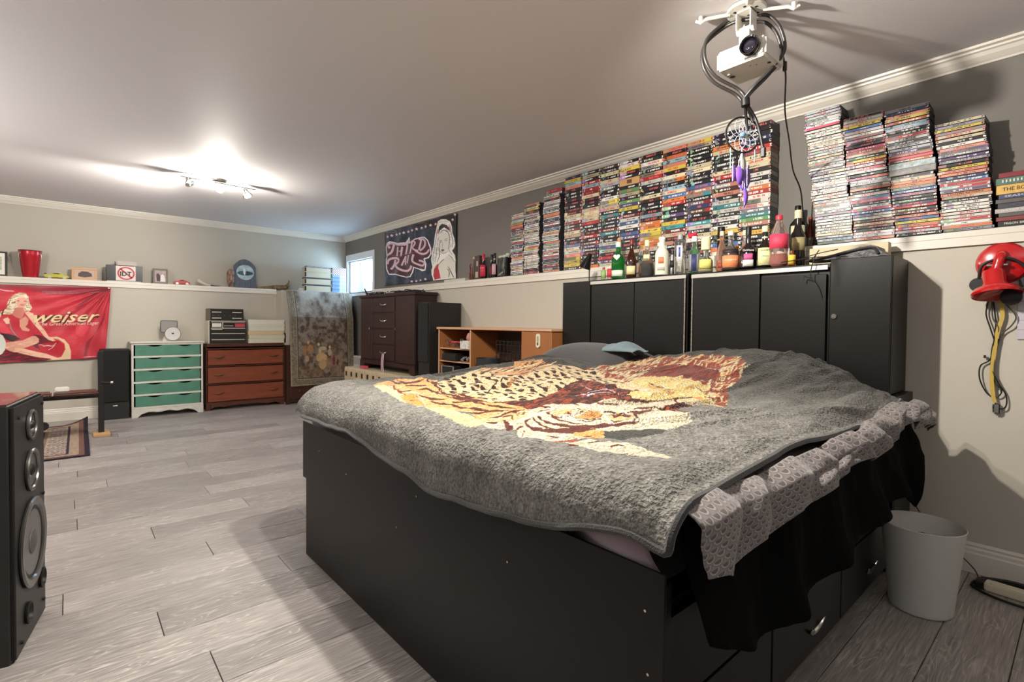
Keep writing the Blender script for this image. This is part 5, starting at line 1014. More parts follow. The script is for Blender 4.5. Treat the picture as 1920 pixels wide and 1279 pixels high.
bottle('small clear bottle with green label at the far end of the bottle row', -.36, -5.185, BZ0, .085, .034, G_CLEAR, 'square', 'c03030', .012, [(.1, .75, '8aa868', 70)], None, .008)
bottle('small clear bottle with a red label beside the green gin bottle', -.34, -5.222, BZ0, .09, .034, G_CLEAR, 'square', 'e0dcd0', .012, [(.15, .8, 'c03a3c', 70)], None, .008)
bottle('tall clear bottle with an amber cork behind the green gin bottle', -.27, -5.245, BZ0, .285, .05, G_CLEAR, 'slope', 'c08a48', .045, [(.2, .5, 'cfc4a8', 50)], None, .012)
t = bottle('bright green gin bottle with a white heart label', BX, -5.295, BZ0, .246, .088, G_GREEN, 'std', 'd8dad8', .030, [(.06, .22, 'd8d4c8', 60)], None, .016)
a = R(205); hp = [(.021*math.sin(q)**3*1.05, .0175*(math.cos(q)-.38*math.cos(2*q)-.15*math.cos(3*q)-.06*math.cos(4*q))) for q in np.linspace(0, 2*math.pi, 28, endpoint=False)]
o = obj('heart_label', prism(BM(), [(u, 0, v) for u, v in hp], (0, .0012, 0)), mat('heart_paper', 'e4e2da', .6), t, False, (.0465*math.cos(a), .0465*math.sin(a), .142), (0, 0, a+R(90)))
bottle('dark brown bottle with a cream lower label, second row', BX, -5.403, BZ0, .252, .066, G_BROWN, 'slope', '7c2a26', .03, [(.08, .30, 'd8c898', 60)], None, .012)
bottle('round orange-brown bottle with a wooden stopper', -.26, -5.45, BZ0, .215, .085, G_AMB, 'round', 'c49a5c', .03, [], ('3a160c', .35), .014)
bottle('clear pear-shaped bottle of black liqueur with an oval cream label', BX, -5.522, BZ0, .232, .084, G_CLEAR, 'pear', 'ded6b0', .035, [(.42, .60, 'e6dca8', 42)], ('0f0c0c', .42), .014)
bottle('slim bottle of bright blue liqueur in the back row', -.25, -5.55, BZ0, .225, .040, G_BLUE, 'std', 'dde4e6', .02, [(.55, .72, 'd0dde0', 60)], ('2486ac', .75), .011)
bottle('opaque cream-white bottle with an orange motif', BX, -5.631, BZ0, .240, .084, mat('milk_glass', 'd6d4c2', .25, spec=.5), 'std', 'eeece6', .014, [(.30, .46, 'c87a50', 22), (.12, .2, 'a8a69a', 30)], None, .018)
bottle('thin chrome-cased bottle beside the cream-white one', -.33, -5.695, BZ0, .150, .026, mat('chrome_case', 'b8b8ba', .2, metal=1), 'tube', '202020', .02, [(.3, .6, '1c1c1e', 80)], None, .009)
bottle('tall clear vodka bottle with a narrow blue strip label', BX, -5.756, BZ0, .242, .068, G_CLEAR, 'tube', '9a9ca0', .028, [(.30, .70, 'd8dadc', 30), (.42, .66, '3c4c98', 9)], None, .014)
t = bottle('slim bright green bottle with a red flower stuck in its neck', -.27, -5.815, BZ0, .22, .034, G_GREEN, 'tube', 'cfd4d0', .02, [], None, .010)
fl = BM()
for k in range(7): a = k*.9; bmesh.ops.create_icosphere(fl, subdivisions=2, radius=.013, matrix=Matrix.Translation((.016*math.cos(a), .016*math.sin(a)+.02, .232+.006*(k % 3))))
o = tag(obj('artificial_flower', fl, mat('red_petal', 'd02840', .7), None, True, (-.27, -5.815, BZ0)), 'red artificial flower standing in the slim green bottle', 'flower')
bottle('clear squat bottle with a dark blue and silver label', BX, -5.85, BZ0, .217, .068, G_CLEAR, 'std', 'e8e6e2', .028, [(.05, .50, '2c2e5c', 26), (.05, .5, '8c9094', 50)], None, .014)
bottle('clear pear liqueur bottle with a tall cream tube over its neck', BX, -5.921, BZ0, .198, .080, G_CLEAR, 'jug', 'e0dcae', .065, [(.10, .36, 'd0d070', 55)], ('d8cfa0', .40), .016, caps_r=.026)
bottle('tall black tube canister behind the pear liqueur', -.22, -5.95, BZ0, .275, .044, mat('black_tin', '16120f', .3), 'tube', '16120f', .02, [(.7, .74, 'b89c50', 80)], None, .019)
bottle('slender ornate bottle of rosy spirit with an embossed waist', -.32, -6.005, BZ0, .230, .058, glass('rose_glass', 'e8b8a0', .85), 'slope', 'd8d0b0', .022, [(.08, .2, '8c3a30', 40)], ('c07858', .30), .011)
bottle('broad whisky decanter with a wide orange label', BX, -6.069, BZ0, .220, .096, G_CLEAR, 'jug', 'e2dec0', .022, [(.06, .36, 'e08858', 60, ('CARIBOU', .24, .010, 'f0e0d0')), (.38, .52, '2a1c1c', 60)], ('4a2418', .42), .014)
bottle('pale ribbed bottle with a number on its neck, in the back row', -.23, -6.10, BZ0, .235, .060, glass('rosy_clear', 'ecd8cc', .8), 'slope', 'd8d4b0', .025, [(.50, .62, 'a83a3a', 40)], ('b06a48', .4), .015)
bottle('black round-shouldered liqueur bottle with white script and a pink label', BX, -6.167, BZ0, .232, .088, G_DARK, 'jug', '1a1414', .045, [(.05, .20, 'd0ccc8', 36), (.20, .34, 'c85a8c', 30), (.38, .46, '120d0b', 40, ('DeViene', .42, .016, 'e8e4e0'))], None, .013)
bottle('black liqueur bottle with an arched cream label and green script', BX, -6.255, BZ0, .222, .084, G_DARK, 'jug', 'dcdcb0', .028, [(.05, .46, 'd8d8a0', 52, ('OCASEYS', .40, .011, '2a2c20'), ('CREAM', .26, .008, '3c6a3c')), (.70, .74, 'd8d4b8', 90)], None, .014)
bottle('plastic soda bottle with a bright pink-red label and pink cap', BX, -6.325, BZ0, .268, .090, glass('pet_plastic', 'f2dcd6', .9), 'pet', 'd8384c', .020, [(.34, .62, 'd8405c', 85)], ('b06050', .26), .015)
bottle('large dark bottle with a cream cap behind the soda bottle', -.20, -6.365, BZ0, .310, .078, G_DARK, 'std', 'dad4b0', .04, [(.30, .52, 'a89c70', 50)], None, .016)
bottle('small spirit bottle with a yellow label at the end of the row', -.36, -6.395, BZ0, .075, .034, G_AMB, 'square', '6a3a20', .01, [(.1, .7, 'dcb848', 70)], None, .009)
bottle('black wine-like bottle with a cream label, alone on the ledge by the white stack', -.075, -6.318, LZ, .238, .082, G_DARK, 'std', '17120f', .03, [(.16, .52, 'd8d4b8', 58)], None, .014, group='bottles on the window-wall ledge')
bottle('thin reddish bottle squeezed between the black bottle and the white stack', -.05, -6.375, LZ, .17, .034, mat('red_glass', '6a2018', .15, spec=.6), 'slope', '8a3426', .02, [], None, .010, group='bottles on the window-wall ledge')
t = thing('shot_glass', 'small clear shot glass beside the white film stack', 'glass', (-.10, -6.385, LZ)); obj('glass', lathe(BM(), [(.014, 0), (.016, .004), (.019, .05), (.0175, .05), (.014, .008)], 20), G_CLEAR, t, True)
G3 = 'bottles at the low end of the window-wall ledge'
bottle('red-labelled wine bottle with a pink capsule, near the middle of the ledge', -.085, -3.485, LZ, .243, .068, G_DARK, 'std', 'c8324c', .055, [(.10, .56, 'd0344c', 58, ('ROUGE', .44, .012, 'f0d8dc'))], None, .014, group=G3)
bottle('dark wine bottle with a maroon label beside the red-labelled one', -.075, -3.600, LZ, .229, .052, G_DARK, 'std', '141112', .05, [(.12, .52, '6a2834', 50)], None, .012, group=G3)
bottle('dark wine bottle with a pale pink label next to the black picture bag', -.085, -3.655, LZ, .236, .052, G_DARK, 'std', '181214', .05, [(.14, .56, 'd0a8b0', 50), (.74, .84, 'e0c8cc', 60)], None, .012, group=G3)
t = thing('gift_box', 'tall dark brown bottle gift box with two beige labels', 'box', (-.07, -3.405, LZ)); obj('carton', bx((-.038, -.038, 0), (.038, .038, .235), .001), mat('brown_carton', '4a3a38', .5), t)
obj('label', bx((-.039, -.02, .02), (-.038, .022, .075)), mat('beige_paper', 'b8a494', .7), t); obj('label', bx((-.039, -.018, .13), (-.038, .006, .18)), mat('beige_paper', 'b8a494', .7), t)
t = thing('raffia_bottle', 'squat bottle with a cork hat and dark red berries draped down its side', 'bottle', (-.07, -3.335, LZ))
obj('body', lathe(BM(), [(.03, 0), (.036, .01), (.034, .10), (.022, .15), (.018, .19), (.018, .215)], 20), mat('dull_brown_glass', '3a2a1c', .4), t, True)
obj('hat', lathe(BM(), [(.03, .205), (.031, .215), (.030, .228), (.026, .23)], 18), mat('cork', 'b8a27c', .8), t, True)
b = BM(); r_ = random.Random(4)
for i in range(46): u = i/45; bmesh.ops.create_icosphere(b, subdivisions=1, radius=.0055, matrix=Matrix.Translation((-.036-.004*r_.random(), .035-.05*(1-u)+r_.uniform(-.012, .012)+.05*(1-u), .008+.15*u)))
o = obj('berries', b, mat('berry_red', '7c1c30', .4), t, True); o['kind'] = 'stuff'
t = thing('picture_bag', 'black carrier bag printed with a pale tower, stuffed with white plastic', 'bag', (-.07, -3.79, LZ))
obj('bag', bx((-.045, -.068, 0), (.045, .068, .185), .01, 2), mat('bag_black', '171514', .35, bump=.5, bscale=20), t, True)
obj('tower_print', prism(BM(), [(-.0462, .012, .02), (-.0462, -.028, .04), (-.0462, -.018, .10), (-.0462, -.030, .165), (-.0462, -.036, .10), (-.0462, -.020, .05), (-.0462, .055, .018)][::-1], (-.0006, 0, 0)), mat('tower_pale', '8c8c78', .6), t)
b = BM()
for i in range(9): bmesh.ops.create_icosphere(b, subdivisions=2, radius=.026, matrix=Matrix.Translation((r_.uniform(-.02, .02), -.05+.0125*i, .192+r_.uniform(-.004, .014))) @ Matrix.Diagonal((1, 1, .7, 1)))
obj('white_plastic_filling', b, mat('white_film', 'c4c8b8', .5, bump=.6, bscale=60), t, True)
t = tag(obj('white_board', bx((0, -.19, 0), (.09, .19, .028), .002), mat('white_carton', 'c8c4ba', .5), None, False, (-.11, -3.02, LZ)), 'flat white carton lying on the ledge under the black banner', 'box')
RAIL=[
('2b3c50','1a2430',0.01,0.5,'1337 2258 1732 2273 2058 2255 2296 2196 2535 2155 2506 1973 2444 1912 2400 1599 2066 1557 1301 1598 1296 2225'),
('56687c',None,0,0.5,'2054 2193 2054 2170 2054 2148 2054 2125 2055 2102 2055 2079 2055 2057 2055 2034 2056 2011 2056 1989 2056 1966 2056 1943 2056 1920 2057 1897 2057 1875 2057 1852 2057 1828 2058 1805 2058 1782 2058 1759 2058 1736 2059 1713 2059 1690 2059 1667 2059 1644 2060 1621 2060 1598 2060 1575 2071 1574 2070 1597 2070 1620 2070 1643 2070 1666 2069 1689 2069 1712 2069 1736 2069 1759 2068 1782 2068 1805 2068 1828 2068 1851 2067 1874 2067 1896 2067 1919 2067 1942 2066 1965 2066 1987 2066 2010 2066 2033 2065 2055 2065 2078 2065 2101 2065 2124 2065 2146 2064 2169 2064 2192'),
('7c8490',None,0,0.5,'1318 2259 1367 2261 1415 2263 1465 2261 1519 2255 1568 2245 1584 2240 1570 2239 1525 2239 1473 2244 1419 2250 1419 2245 1473 2238 1527 2231 1577 2230 1603 2239 1574 2254 1520 2264 1463 2271 1410 2271 1362 2268 1314 2264'),
('5a6068',None,0,0.5,'1917 2273 1971 2269 2024 2265 2076 2262 2126 2259 2173 2256 2218 2253 2262 2251 2261 2254 2217 2259 2171 2263 2124 2266 2074 2269 2022 2272 1969 2275 1915 2277'),
('f4eef2',None,0.002,0.5,'1297 2068 1338 2122 1440 2135 1638 2088 1827 2076 1918 2134 1936 2063 2060 2094 2197 2099 2297 2083 2362 2040 2404 1950 2412 1881 2365 1834 2283 1828 2325 1768 2309 1696 2235 1692 2133 1722 2037 1747 2011 1695 1959 1644 1850 1642 1738 1663 1584 1696 1404 1708 1341 1771 1330 1909 1360 1945'),
('4a2430',None,0.002,0.5,'1322 2065 1359 2110 1450 2124 1638 2079 1845 2063 1907 2103 1922 2051 2060 2083 2197 2089 2289 2073 2346 2035 2383 1952 2392 1883 2348 1846 2250 1840 2300 1770 2293 1707 2133 1732 2020 1762 1990 1705 1941 1656 1831 1654 1584 1708 1414 1719 1366 1779 1355 1897 1381 1948'),
('dcbcc8',None,0,0.5,'1458 2065 1416 2073 1411 2077 1422 2086 1452 2091 1490 2088 1535 2079 1584 2068 1635 2058 1685 2050 1734 2045 1785 2040 1836 2041 1884 2050 1927 2063 1892 2088 1852 2076 1815 2069 1776 2069 1733 2073 1688 2078 1642 2085 1595 2094 1546 2105 1493 2116 1433 2120 1377 2110 1349 2084 1384 2052 1444 2038'),
('dcbcc8',None,0,0.5,'1505 2086 1497 2062 1487 2038 1473 2014 1449 1994 1413 1981 1360 1976 1381 1951 1442 1957 1491 1975 1521 2000 1538 2027 1548 2052 1556 2076'),
('dcbcc8',None,0,0.5,'1627 2044 1620 2021 1612 1998 1605 1976 1597 1953 1589 1930 1632 1922 1639 1945 1647 1968 1654 1991 1662 2013 1669 2036'),
('dcbcc8',None,0,0.5,'1732 2033 1725 2010 1718 1988 1710 1965 1703 1942 1696 1920 1737 1913 1744 1935 1752 1958 1759 1980 1766 2003 1773 2025'),
('dcbcc8',None,0,0.5,'1671 1975 1747 1977 1741 1990 1665 1988'),
('dcbcc8',None,0,0.5,'1844 2048 1836 2025 1828 2002 1820 1979 1813 1956 1805 1933 1845 1925 1853 1948 1860 1971 1868 1994 1876 2017 1884 2040'),
('dcbcc8',None,0,0.5,'1969 2070 1962 2047 1954 2024 1947 2000 1940 1977 1933 1954 1925 1930 1968 1922 1975 1946 1982 1969 1989 1993 1997 2016 2004 2039 2011 2062'),
('dcbcc8',None,0,0.5,'1958 2061 2005 2060 2033 2055 2041 2047 2034 2032 2008 2015 1990 1994 2013 1968 2065 1949 2127 1935 2134 1952 2077 1964 2036 1979 2025 1990 2039 2003 2066 2021 2076 2045 2052 2068 2004 2078 1951 2080'),
('dcbcc8',None,0,0.5,'2176 2074 2166 2050 2156 2027 2146 2003 2136 1979 2126 1955 2169 1946 2179 1970 2189 1993 2199 2017 2209 2040 2219 2064'),
('dcbcc8',None,0,0.5,'2132 2066 2177 2064 2217 2060 2249 2053 2272 2039 2284 2019 2279 1997 2259 1979 2229 1966 2194 1958 2155 1950 2175 1930 2215 1938 2255 1947 2291 1963 2317 1987 2323 2017 2306 2046 2268 2069 2220 2081 2173 2085 2126 2088'),
('dcbcc8',None,0,0.5,'2055 1946 2099 1925 2145 1905 2194 1889 2244 1881 2293 1880 2335 1889 2364 1908 2381 1933 2362 1940 2337 1920 2311 1907 2280 1903 2243 1904 2204 1910 2162 1921 2116 1938 2067 1955'),
('dcbcc8',None,0,0.5,'1410 1842 1415 1871 1437 1887 1474 1895 1517 1897 1562 1894 1603 1889 1627 1882 1636 1874 1632 1864 1607 1854 1564 1844 1533 1824 1555 1797 1601 1776 1652 1757 1708 1739 1768 1722 1833 1712 1900 1711 1956 1723 1990 1746 2008 1772 1960 1784 1945 1761 1922 1745 1884 1737 1835 1737 1783 1746 1730 1761 1678 1778 1631 1795 1596 1811 1588 1817 1600 1821 1641 1831 1680 1847 1689 1873 1662 1899 1614 1914 1562 1920 1508 1924 1451 1922 1395 1909 1360 1883 1353 1849'),
('dcbcc8',None,0,0.5,'1537 1893 1524 1865 1510 1839 1492 1817 1466 1799 1433 1782 1474 1763 1509 1781 1539 1802 1560 1828 1574 1856 1587 1883'),
('dcbcc8',None,0,0.5,'1811 1915 1795 1892 1778 1870 1761 1847 1745 1824 1728 1802 1764 1793 1780 1815 1797 1838 1813 1861 1830 1883 1846 1906'),
('dcbcc8',None,0,0.5,'1812 1912 1812 1884 1813 1856 1813 1829 1813 1801 1846 1798 1846 1826 1846 1853 1846 1881 1845 1909'),
('dcbcc8',None,0,0.5,'1766 1837 1831 1836 1828 1846 1763 1847'),
('dcbcc8',None,0,0.5,'1891 1915 1882 1891 1873 1867 1865 1842 1856 1818 1895 1811 1904 1835 1913 1859 1922 1884 1930 1908'),
('dcbcc8',None,0,0.5,'2015 1913 2004 1892 1993 1870 1986 1846 1996 1821 2031 1799 2077 1782 2125 1768 2173 1756 2221 1747 2266 1748 2297 1764 2293 1790 2255 1812 2198 1828 2135 1839 2129 1818 2189 1808 2235 1796 2258 1783 2259 1774 2248 1768 2222 1768 2183 1776 2140 1787 2095 1800 2056 1814 2033 1828 2028 1843 2035 1862 2045 1883 2056 1904'),
('b04860',None,0,0.5,'1380 1971 1433 1959 1485 1948 1537 1937 1589 1928 1642 1922 1695 1921 1748 1924 1801 1929 1852 1932 1904 1935 1957 1934 2008 1932 2056 1926 2098 1915 2138 1901 2177 1887 2215 1873 2217 1875 2180 1890 2141 1904 2102 1919 2057 1930 2008 1937 1955 1940 1902 1940 1849 1938 1797 1934 1745 1930 1692 1927 1641 1927 1590 1932 1539 1942 1487 1952 1435 1963 1381 1973'),
('8c2c44',None,0,0.5,'1383 2039 1390 2070 1419 2089 1466 2095 1521 2089 1579 2077 1638 2063 1639 2065 1581 2080 1522 2094 1463 2100 1412 2093 1382 2072 1378 2040'),
('f0ccd8',None,0,0.5,'1368 2224 1380 2207 1415 2203 1387 2196 1397 2179 1368 2192 1339 2186 1350 2200 1321 2214 1357 2210'),
('f0ccd8',None,0,0.5,'1480 2225 1491 2208 1525 2203 1498 2197 1508 2180 1480 2193 1452 2187 1462 2201 1434 2215 1468 2211'),
('f0ccd8',None,0,0.5,'1588 2225 1599 2208 1633 2204 1606 2197 1616 2181 1589 2193 1561 2187 1571 2202 1544 2215 1577 2211'),
('f0ccd8',None,0,0.5,'1690 2221 1701 2205 1734 2200 1708 2194 1718 2177 1691 2190 1664 2184 1673 2198 1647 2211 1680 2208'),
('f0ccd8',None,0,0.5,'1792 2220 1803 2204 1835 2199 1809 2193 1819 2177 1792 2189 1766 2183 1775 2197 1750 2210 1782 2206'),
('f0ccd8',None,0,0.5,'1895 2219 1905 2203 1936 2199 1912 2193 1921 2177 1895 2189 1870 2183 1879 2197 1853 2210 1885 2206'),
('f0ccd8',None,0,0.5,'1995 2222 2005 2206 2036 2202 2012 2196 2021 2180 1996 2192 1971 2186 1979 2200 1955 2213 1985 2209'),
('f0ccd8',None,0,0.5,'2093 2225 2103 2209 2133 2205 2109 2199 2118 2183 2093 2195 2069 2190 2078 2203 2054 2216 2084 2212'),
('f0ccd8',None,0,0.5,'2195 2223 2205 2208 2234 2204 2211 2198 2220 2182 2196 2194 2172 2188 2180 2202 2157 2214 2186 2210'),
('f0ccd8',None,0,0.5,'2298 2225 2308 2209 2336 2205 2314 2199 2322 2184 2299 2196 2276 2190 2284 2203 2261 2216 2289 2212'),
('f0ccd8',None,0,0.5,'2405 2225 2414 2210 2442 2206 2420 2200 2428 2185 2406 2196 2383 2191 2391 2204 2369 2216 2396 2213'),
('f0ccd8',None,0,0.5,'2509 2222 2518 2207 2545 2203 2524 2197 2531 2182 2509 2194 2488 2189 2495 2201 2474 2213 2501 2210'),
('f0ccd8',None,0,0.5,'2842 2223 2850 2208 2874 2205 2855 2199 2862 2185 2842 2196 2822 2191 2829 2203 2809 2214 2834 2211'),
('f0ccd8',None,0,0.5,'2893 2269 2901 2255 2925 2251 2906 2246 2914 2232 2894 2242 2874 2238 2881 2250 2861 2261 2886 2258'),
('f0ccd8',None,0,0.5,'2091 1604 2100 1592 2124 1590 2105 1584 2112 1571 2092 1579 2071 1573 2078 1585 2058 1594 2083 1593'),
('f0ccd8',None,0,0.5,'2197 1607 2205 1595 2229 1593 2210 1586 2217 1574 2198 1582 2178 1576 2185 1588 2165 1597 2189 1595'),
('f0ccd8',None,0,0.5,'2302 1614 2310 1601 2333 1600 2315 1593 2322 1581 2302 1589 2283 1583 2290 1595 2271 1603 2295 1602'),
('f0ccd8',None,0,0.5,'1995 1606 2003 1593 2029 1591 2008 1585 2016 1572 1995 1580 1974 1574 1981 1586 1961 1595 1987 1594'),
('f2efe8',None,0.002,0.5,'2565 2226 2640 2236 2722 2224 2788 2193 2824 2132 2840 2065 2890 2002 2908 1928 2884 1891 2842 1871 2892 1818 2907 1768 2916 1567 2767 1568 2464 1569 2423 1640 2423 1692 2446 1724 2413 1812 2428 1913 2459 1978 2489 2076 2535 2155'),
('cfccc8','f4f2ee',0.004,0.5,'2580 2217 2648 2225 2718 2214 2773 2186 2810 2125 2825 2059 2873 1996 2888 1935 2827 1889 2763 1863 2675 1855 2600 1846 2508 1770 2462 1748 2437 1810 2452 1911 2482 1976 2513 2065 2550 2153'),
('dedbd2',None,0.001,0.5,'2582 2040 2627 2084 2702 2083 2761 2034 2769 1960 2741 1898 2690 1854 2660 1848 2607 1895 2575 1965'),
('dfdcd0',None,0.001,0.5,'2683 1796 2763 1838 2836 1807 2900 1745 2909 1572 2572 1580 2525 1684 2570 1739'),
('2a2426',None,0.003,0.5,'2596 2163 2656 2184 2730 2161 2774 2114 2760 2100 2686 2142 2612 2119 2566 2083 2581 2132'),
('5c5456',None,0,0.5,'2615 2092 2646 2106 2673 2111 2698 2105 2724 2090 2745 2072 2758 2053 2767 2033 2774 2012 2778 1991 2779 1971 2777 1951 2775 1931 2773 1911 2781 1910 2786 1929 2790 1949 2794 1969 2794 1990 2791 2011 2784 2033 2775 2054 2759 2075 2735 2095 2705 2112 2670 2119 2638 2112 2608 2096'),
('3a3436',None,0,0.5,'2778 2154 2786 2128 2795 2103 2804 2077 2815 2052 2830 2027 2845 2004 2855 1983 2857 1962 2854 1943 2849 1923 2846 1903 2852 1902 2858 1921 2864 1941 2868 1961 2867 1982 2857 2005 2842 2029 2827 2053 2815 2077 2805 2103 2795 2128 2784 2154'),
('4a4446',None,0,0.5,'2547 2145 2539 2125 2531 2105 2523 2085 2515 2065 2507 2045 2499 2024 2490 2002 2481 1980 2472 1957 2463 1934 2457 1911 2453 1887 2452 1863 2451 1840 2450 1816 2450 1792 2456 1791 2458 1815 2460 1839 2462 1862 2464 1886 2468 1909 2475 1932 2484 1954 2493 1977 2502 2000 2511 2021 2518 2042 2526 2063 2533 2083 2540 2103 2547 2123 2553 2143'),
('6a6466',None,0,0.5,'2579 2057 2570 2037 2560 2016 2551 1995 2542 1974 2535 1953 2533 1930 2532 1906 2533 1882 2533 1859 2530 1836 2524 1814 2515 1792 2506 1770 2511 1769 2522 1791 2532 1812 2539 1835 2543 1858 2543 1881 2543 1905 2543 1928 2546 1951 2552 1972 2560 1993 2568 2014 2576 2035 2584 2056'),
('3a3436',None,0,0.5,'2602 2013 2595 1993 2589 1972 2584 1952 2582 1931 2585 1909 2592 1888 2599 1866 2600 1846 2593 1826 2580 1807 2566 1787 2552 1767 2558 1765 2574 1784 2590 1804 2604 1823 2613 1844 2612 1866 2606 1887 2599 1909 2595 1930 2596 1950 2600 1970 2604 1991 2609 2011'),
('3a3436',None,0,0.5,'2759 1945 2763 1922 2769 1900 2780 1878 2799 1858 2823 1839 2848 1821 2852 1823 2829 1841 2807 1860 2789 1880 2778 1900 2771 1922 2764 1944'),
('b02846',None,0,0.5,'2558 2103 2544 2097 2556 2097 2558 2117 2559 2143 2547 2145 2537 2122 2531 2100 2553 2085 2568 2098'),
('b02846',None,0,0.5,'2754 2149 2758 2127 2767 2104 2781 2080 2791 2080 2785 2104 2777 2127 2764 2149'),
('1c1618',None,0,0.5,'2597 2007 2620 2001 2645 1993 2647 1996 2623 2006 2598 2010'),
('1c1618',None,0,0.5,'2681 2008 2715 2009 2747 2010 2746 2013 2712 2015 2679 2011'),
('2c2628',None,0,0.5,'2597 1990 2620 1984 2643 1983 2643 1986 2621 1991 2598 1993'),
('2c2628',None,0,0.5,'2688 1996 2711 1993 2735 1991 2735 1994 2711 2000 2687 2000'),
('4a4446',None,0,0.5,'2657 1981 2651 1961 2647 1943 2650 1928 2665 1917 2668 1918 2655 1929 2653 1942 2657 1960 2660 1981'),
('6c5a5c',None,0.002,0.5,'2632 1902 2659 1908 2689 1899 2682 1883 2660 1877 2637 1888'),
('2a2426',None,0,0.5,'2589 1930 2601 1908 2617 1886 2640 1867 2671 1856 2705 1857 2735 1869 2756 1888 2771 1910 2768 1912 2752 1890 2730 1872 2702 1861 2672 1860 2645 1870 2623 1888 2606 1908 2593 1930'),
('1c1618',None,0,0.5,'2762 1837 2790 1820 2818 1803 2845 1784 2872 1761 2898 1736 2902 1737 2878 1763 2853 1787 2825 1807 2795 1823 2765 1839'),
('1c1618',None,0,0.5,'2747 1707 2774 1687 2799 1666 2822 1643 2844 1620 2864 1597 2884 1576 2892 1578 2876 1600 2858 1623 2837 1647 2813 1671 2784 1692 2753 1710'),
('2a2426',None,0,0.5,'2733 1683 2763 1663 2783 1645 2787 1627 2782 1606 2776 1585 2786 1583 2799 1603 2807 1625 2801 1648 2776 1669 2739 1687'),
('1c1618',None,0,0.5,'2681 1798 2646 1784 2613 1765 2583 1739 2588 1737 2622 1761 2654 1779 2685 1795'),
('b8283c',None,0.001,0.5,'2555 1741 2586 1755 2578 1705 2602 1637 2618 1586 2495 1576 2463 1621 2494 1695'),
('1c1618',None,0,0.5,'2465 1620 2474 1645 2484 1669 2496 1692 2514 1712 2535 1730 2557 1748 2553 1750 2529 1733 2506 1714 2487 1694 2475 1671 2467 1646 2461 1621'),
]
